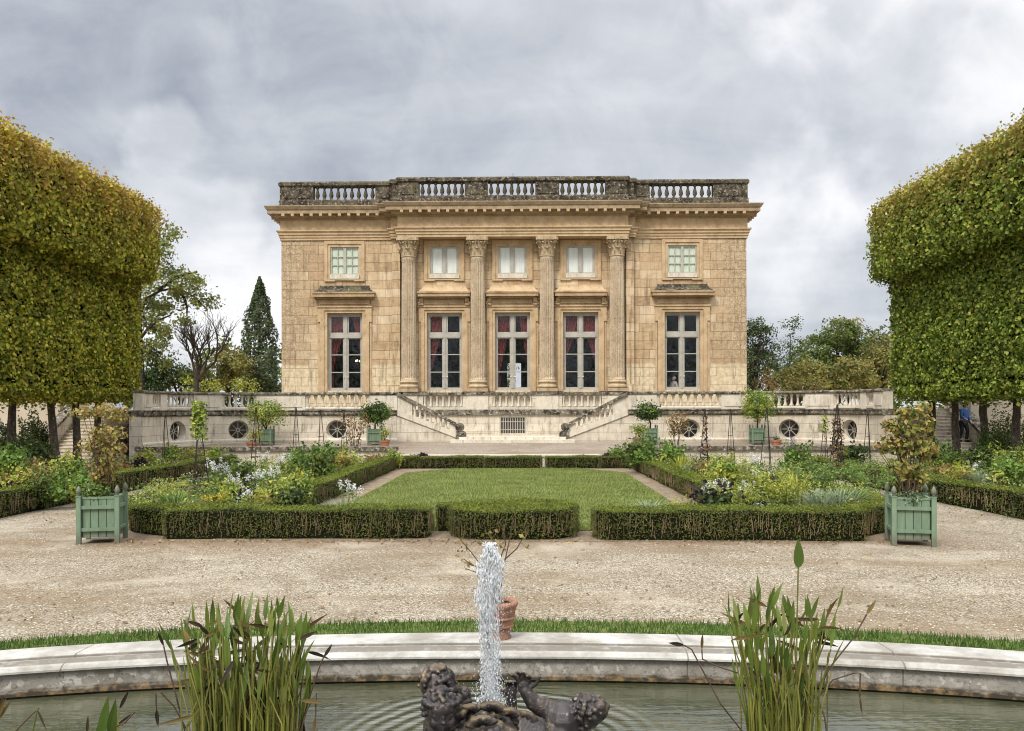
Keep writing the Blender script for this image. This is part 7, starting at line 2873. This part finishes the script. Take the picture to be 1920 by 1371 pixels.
# ------------------------------------------------------------------ water plants
def blade_leaf(b, base, tip_dir, L, W, m, bend=0.0):
    """lance-shaped leaf with a folded midrib"""
    d = Vector(tip_dir).normalized()
    sd_ = d.cross(Vector((RNG.normal(0, .5), -1, RNG.normal(0, .2)))).normalized()
    nn = sd_.cross(d)
    vs, fs = [], []
    prof = [(0, .06), (.12, .55), (.28, .95), (.45, 1.0), (.65, .78), (.85, .36), (1, .02)]
    for t, w in prof:
        c = Vector(base) + d * L * t + nn * bend * L * t * t
        vs += [tuple(c - sd_ * W * w * .5 + nn * W * .12 * w), tuple(c), tuple(c + sd_ * W * w * .5 + nn * W * .12 * w)]
    for i in range(len(prof) - 1):
        for q in (0, 1):
            fs.append((i * 3 + q, i * 3 + q + 1, i * 3 + q + 4, i * 3 + q + 3))
    b.add(vs, fs, m)


def water_plant(label, px0, px1, y, n, tops, dry, seed, dead, lw=.045):
    """tops: (px, py) outline of how high the clump reaches"""
    cx = (X_at(px0, y) + X_at(px1, y)) / 2
    t = thing('water_plant', label, 'water plant', (cx, y, WZ))
    st, lf, dr = MB(), MB(), MB()
    tp = np.array(tops, float)
    hw = (X_at(px1, y) - X_at(px0, y)) / 2
    for k in range(n):
        f = RNG.uniform(-1, 1)
        bx, by = f * hw * .80, RNG.normal(0, .10)
        px = 960 + (px0 + px1) / 2 - 960 + f * (px1 - px0) / 2
        hz = Z_at(px, float(np.interp(px, tp[:, 0], tp[:, 1])), y) - WZ
        hh = hz * RNG.uniform(.48, 1.0) if k % 4 else hz * RNG.uniform(.92, 1.02)
        lean = f * .075 + RNG.normal(0, .045)
        L = RNG.uniform(.15, .29)
        top = Vector((bx + lean * hh / .8, by + RNG.normal(0, .03), max(.1, hh - L)))
        mid = Vector((bx + lean * .35, by, (hh - L) * .5))
        st.tube([(bx, by, -.15), tuple(mid), tuple(top)], [.0065, .006, .0045], 5)
        d = Vector((lean * .9 + RNG.normal(0, .12), RNG.normal(0, .18), 1))
        if RNG.uniform() < dry:
            d = Vector((RNG.normal(0, .7), RNG.normal(0, .4), RNG.uniform(-.7, .7)))
            blade_leaf(dr, top, d, L * .85, lw * .62, 0, RNG.normal(0, .4))
        else:
            blade_leaf(lf, top, d, L, lw * RNG.uniform(.55, 1.0), 0, RNG.normal(0, .18))
    # bare low stalks
    for k in range(int(n * .9)):
        f = RNG.uniform(-1, 1)
        bx, by, hh = f * hw * .8, RNG.normal(0, .11), RNG.uniform(.2, .55)
        st.tube([(bx, by, -.15), (bx + f * .02, by, hh * .5), (bx + RNG.normal(0, .05), by, hh)], [.006, .0055, .004], 5)
    for pts in dead:
        q = [tuple(Vector((X_at(px, y + dy) - cx, dy, Z_at(px, py, y + dy) - WZ))) for px, py, dy in pts]
        dr.tube(q, [.0055] * len(q), 5, 1)
        e, p = Vector(q[-1]), Vector(q[-2])
        blade_leaf(dr, e, (e - p) + Vector((0, 0, -.02)), .12, .028, 0, .2)
    st.build('stalks', M['stem_water'], t)
    lf.build('leaves', M['pickerel'], t)
    dr.build('withered_leaves', [M['pickerel_dry'], M['dry_stem']], t)
    return t


M['stem_water'] = m_leaf('water_stalk', [(.14, .16, .025), (.20, .21, .035), (.10, .12, .02), (.24, .22, .05)], trans=0.1, rough=.35, spec=.5, clump=5)
water_plant('widest dense clump of lance-leaved water plants, some leaves withered', 347, 582, 6.05, 175,
            [(320, 1175), (345, 1150), (375, 1115), (400, 1140), (430, 1112), (440, 1092), (452, 1140), (480, 1130), (500, 1120), (515, 1115), (535, 1122), (560, 1130), (580, 1190), (600, 1230)], .30, 1,
            [[(345, 1371, 0), (330, 1310, -.05), (312, 1240, -.05), (306, 1212, -.05)], [(350, 1371, -.1), (325, 1325, -.15), (300, 1298, -.2), (291, 1300, -.2), (292, 1330, -.2)],
             [(560, 1371, .0), (585, 1290, -.05), (600, 1245, -.05), (606, 1232, -.05)], [(560, 1380, -.1), (575, 1330, -.1), (592, 1300, -.1), (590, 1345, -.1)]])
water_plant('narrower clump of lance-leaved water plants round the tall spear leaf', 1390, 1535, 6.05, 100,
            [(1370, 1160), (1385, 1110), (1410, 1100), (1440, 1088), (1455, 1095), (1480, 1125), (1496, 1110), (1515, 1110), (1540, 1060), (1550, 1150)], .30, 2,
            [[(1390, 1371, 0), (1350, 1320, -.1), (1318, 1260, -.1), (1296, 1218, -.1), (1282, 1210, -.1)], [(1382, 1262, 0), (1345, 1250, -.05), (1316, 1236, -.05), (1315, 1218, -.05)],
             [(1530, 1310, 0), (1560, 1275, .0), (1600, 1262, .0), (1612, 1262, .0), (1611, 1308, .0)], [(1530, 1290, .0), (1560, 1245, .0), (1600, 1195, .0), (1624, 1152, .0)], [(1528, 1300, -.1), (1545, 1345, -.1), (1548, 1371, -.1)]])
# the single high spear leaf
sp_ = thing('spear_leaf_stalk', 'single tall stalk ending in a broad green spear leaf above the water plants', 'water plant', (X_at(1492, 6.0), 6.0, WZ))
b = MB()
zz = Z_at(1496, 1065, 6.0) - WZ
b.tube([(0, 0, -.15), (.0, 0, zz * .5), (X_at(1496, 6.0) - X_at(1492, 6.0), 0, zz)], [.007, .0065, .005], 6)
b.build('stalk', M['stem_water'], sp_)
b = MB()
d, L, Wd = Vector((.01, 0, 1)), .205, .072
prof = [(0, .1), (.08, .6), (.22, .95), (.4, 1.0), (.6, .85), (.8, .5), (.93, .2), (1, .02)]
vs, fs = [], []
for t_, w in prof:
    for q in (-1, -.5, 0, .5, 1):
        vs.append((X_at(1496, 6.0) - X_at(1492, 6.0) + q * Wd * w * .5, -abs(q) * .012 * w, zz + L * t_))
for i in range(len(prof) - 1):
    for q in range(4):
        fs.append((i * 5 + q, i * 5 + q + 1, i * 5 + q + 6, i * 5 + q + 5))
b.add(vs, fs)
b.build('leaf', M['pickerel'], sp_, smooth=True)


def small_plant(label, px, y, leaves, dead=()):
    cx = X_at(px, y)
    t = thing('water_plant', label, 'water plant', (cx, y, WZ))
    b, s = MB(), MB()
    for p0, p1, w, m in leaves:
        a = Vector((X_at(p0[0], y) - cx, RNG.normal(0, .03), Z_at(p0[0], p0[1], y) - WZ))
        e = Vector((X_at(p1[0], y) - cx, RNG.normal(0, .03), Z_at(p1[0], p1[1], y) - WZ))
        blade_leaf(b, a, e - a, (e - a).length, w, m, .05)
        s.tube([(a.x * .6, 0, -.15), tuple(a)], .006, 5)
    for pts in dead:
        s.tube([(X_at(px_, y) - cx, .0, Z_at(px_, py_, y) - WZ) for px_, py_ in pts], .006, 5, 1)
    b.build('leaves', [M['pickerel'], M['pickerel_dry']], t)
    s.build('stalks', [M['stem_water'], M['dry_stem']], t)


small_plant('small broad-leaved water plant between the dense clump and the withered one', 198, 5.95,
            [((190, 1385), (206, 1302), .075, 0), ((205, 1380), (218, 1306), .06, 0), ((180, 1390), (190, 1345), .06, 0), ((206, 1385), (214, 1342), .05, 0), ((222, 1330), (243, 1290), .025, 1), ((158, 1380), (160, 1342), .02, 1), ((215, 1362), (250, 1335), .02, 1)],
            [[(215, 1362), (232, 1356), (252, 1334)]])
small_plant('withered brown water plant at the picture corner near the golden limes', 12, 5.9,
            [((0, 1345), (14, 1305), .03, 1), ((-4, 1350), (22, 1312), .028, 1), ((-8, 1340), (6, 1302), .03, 1), ((70, 1330), (88, 1371), .015, 1)], [[(28, 1371), (58, 1340), (72, 1328)]])

# lone upright leaves near the rim by the second clump
small_plant('single small floating leaf blade standing between the high-leaf clump and the pool edge', 1550, 6.5, [((1550, 1250), (1551, 1219), .022, 0)], [[(1536, 1300), (1548, 1262), (1550, 1250)]])
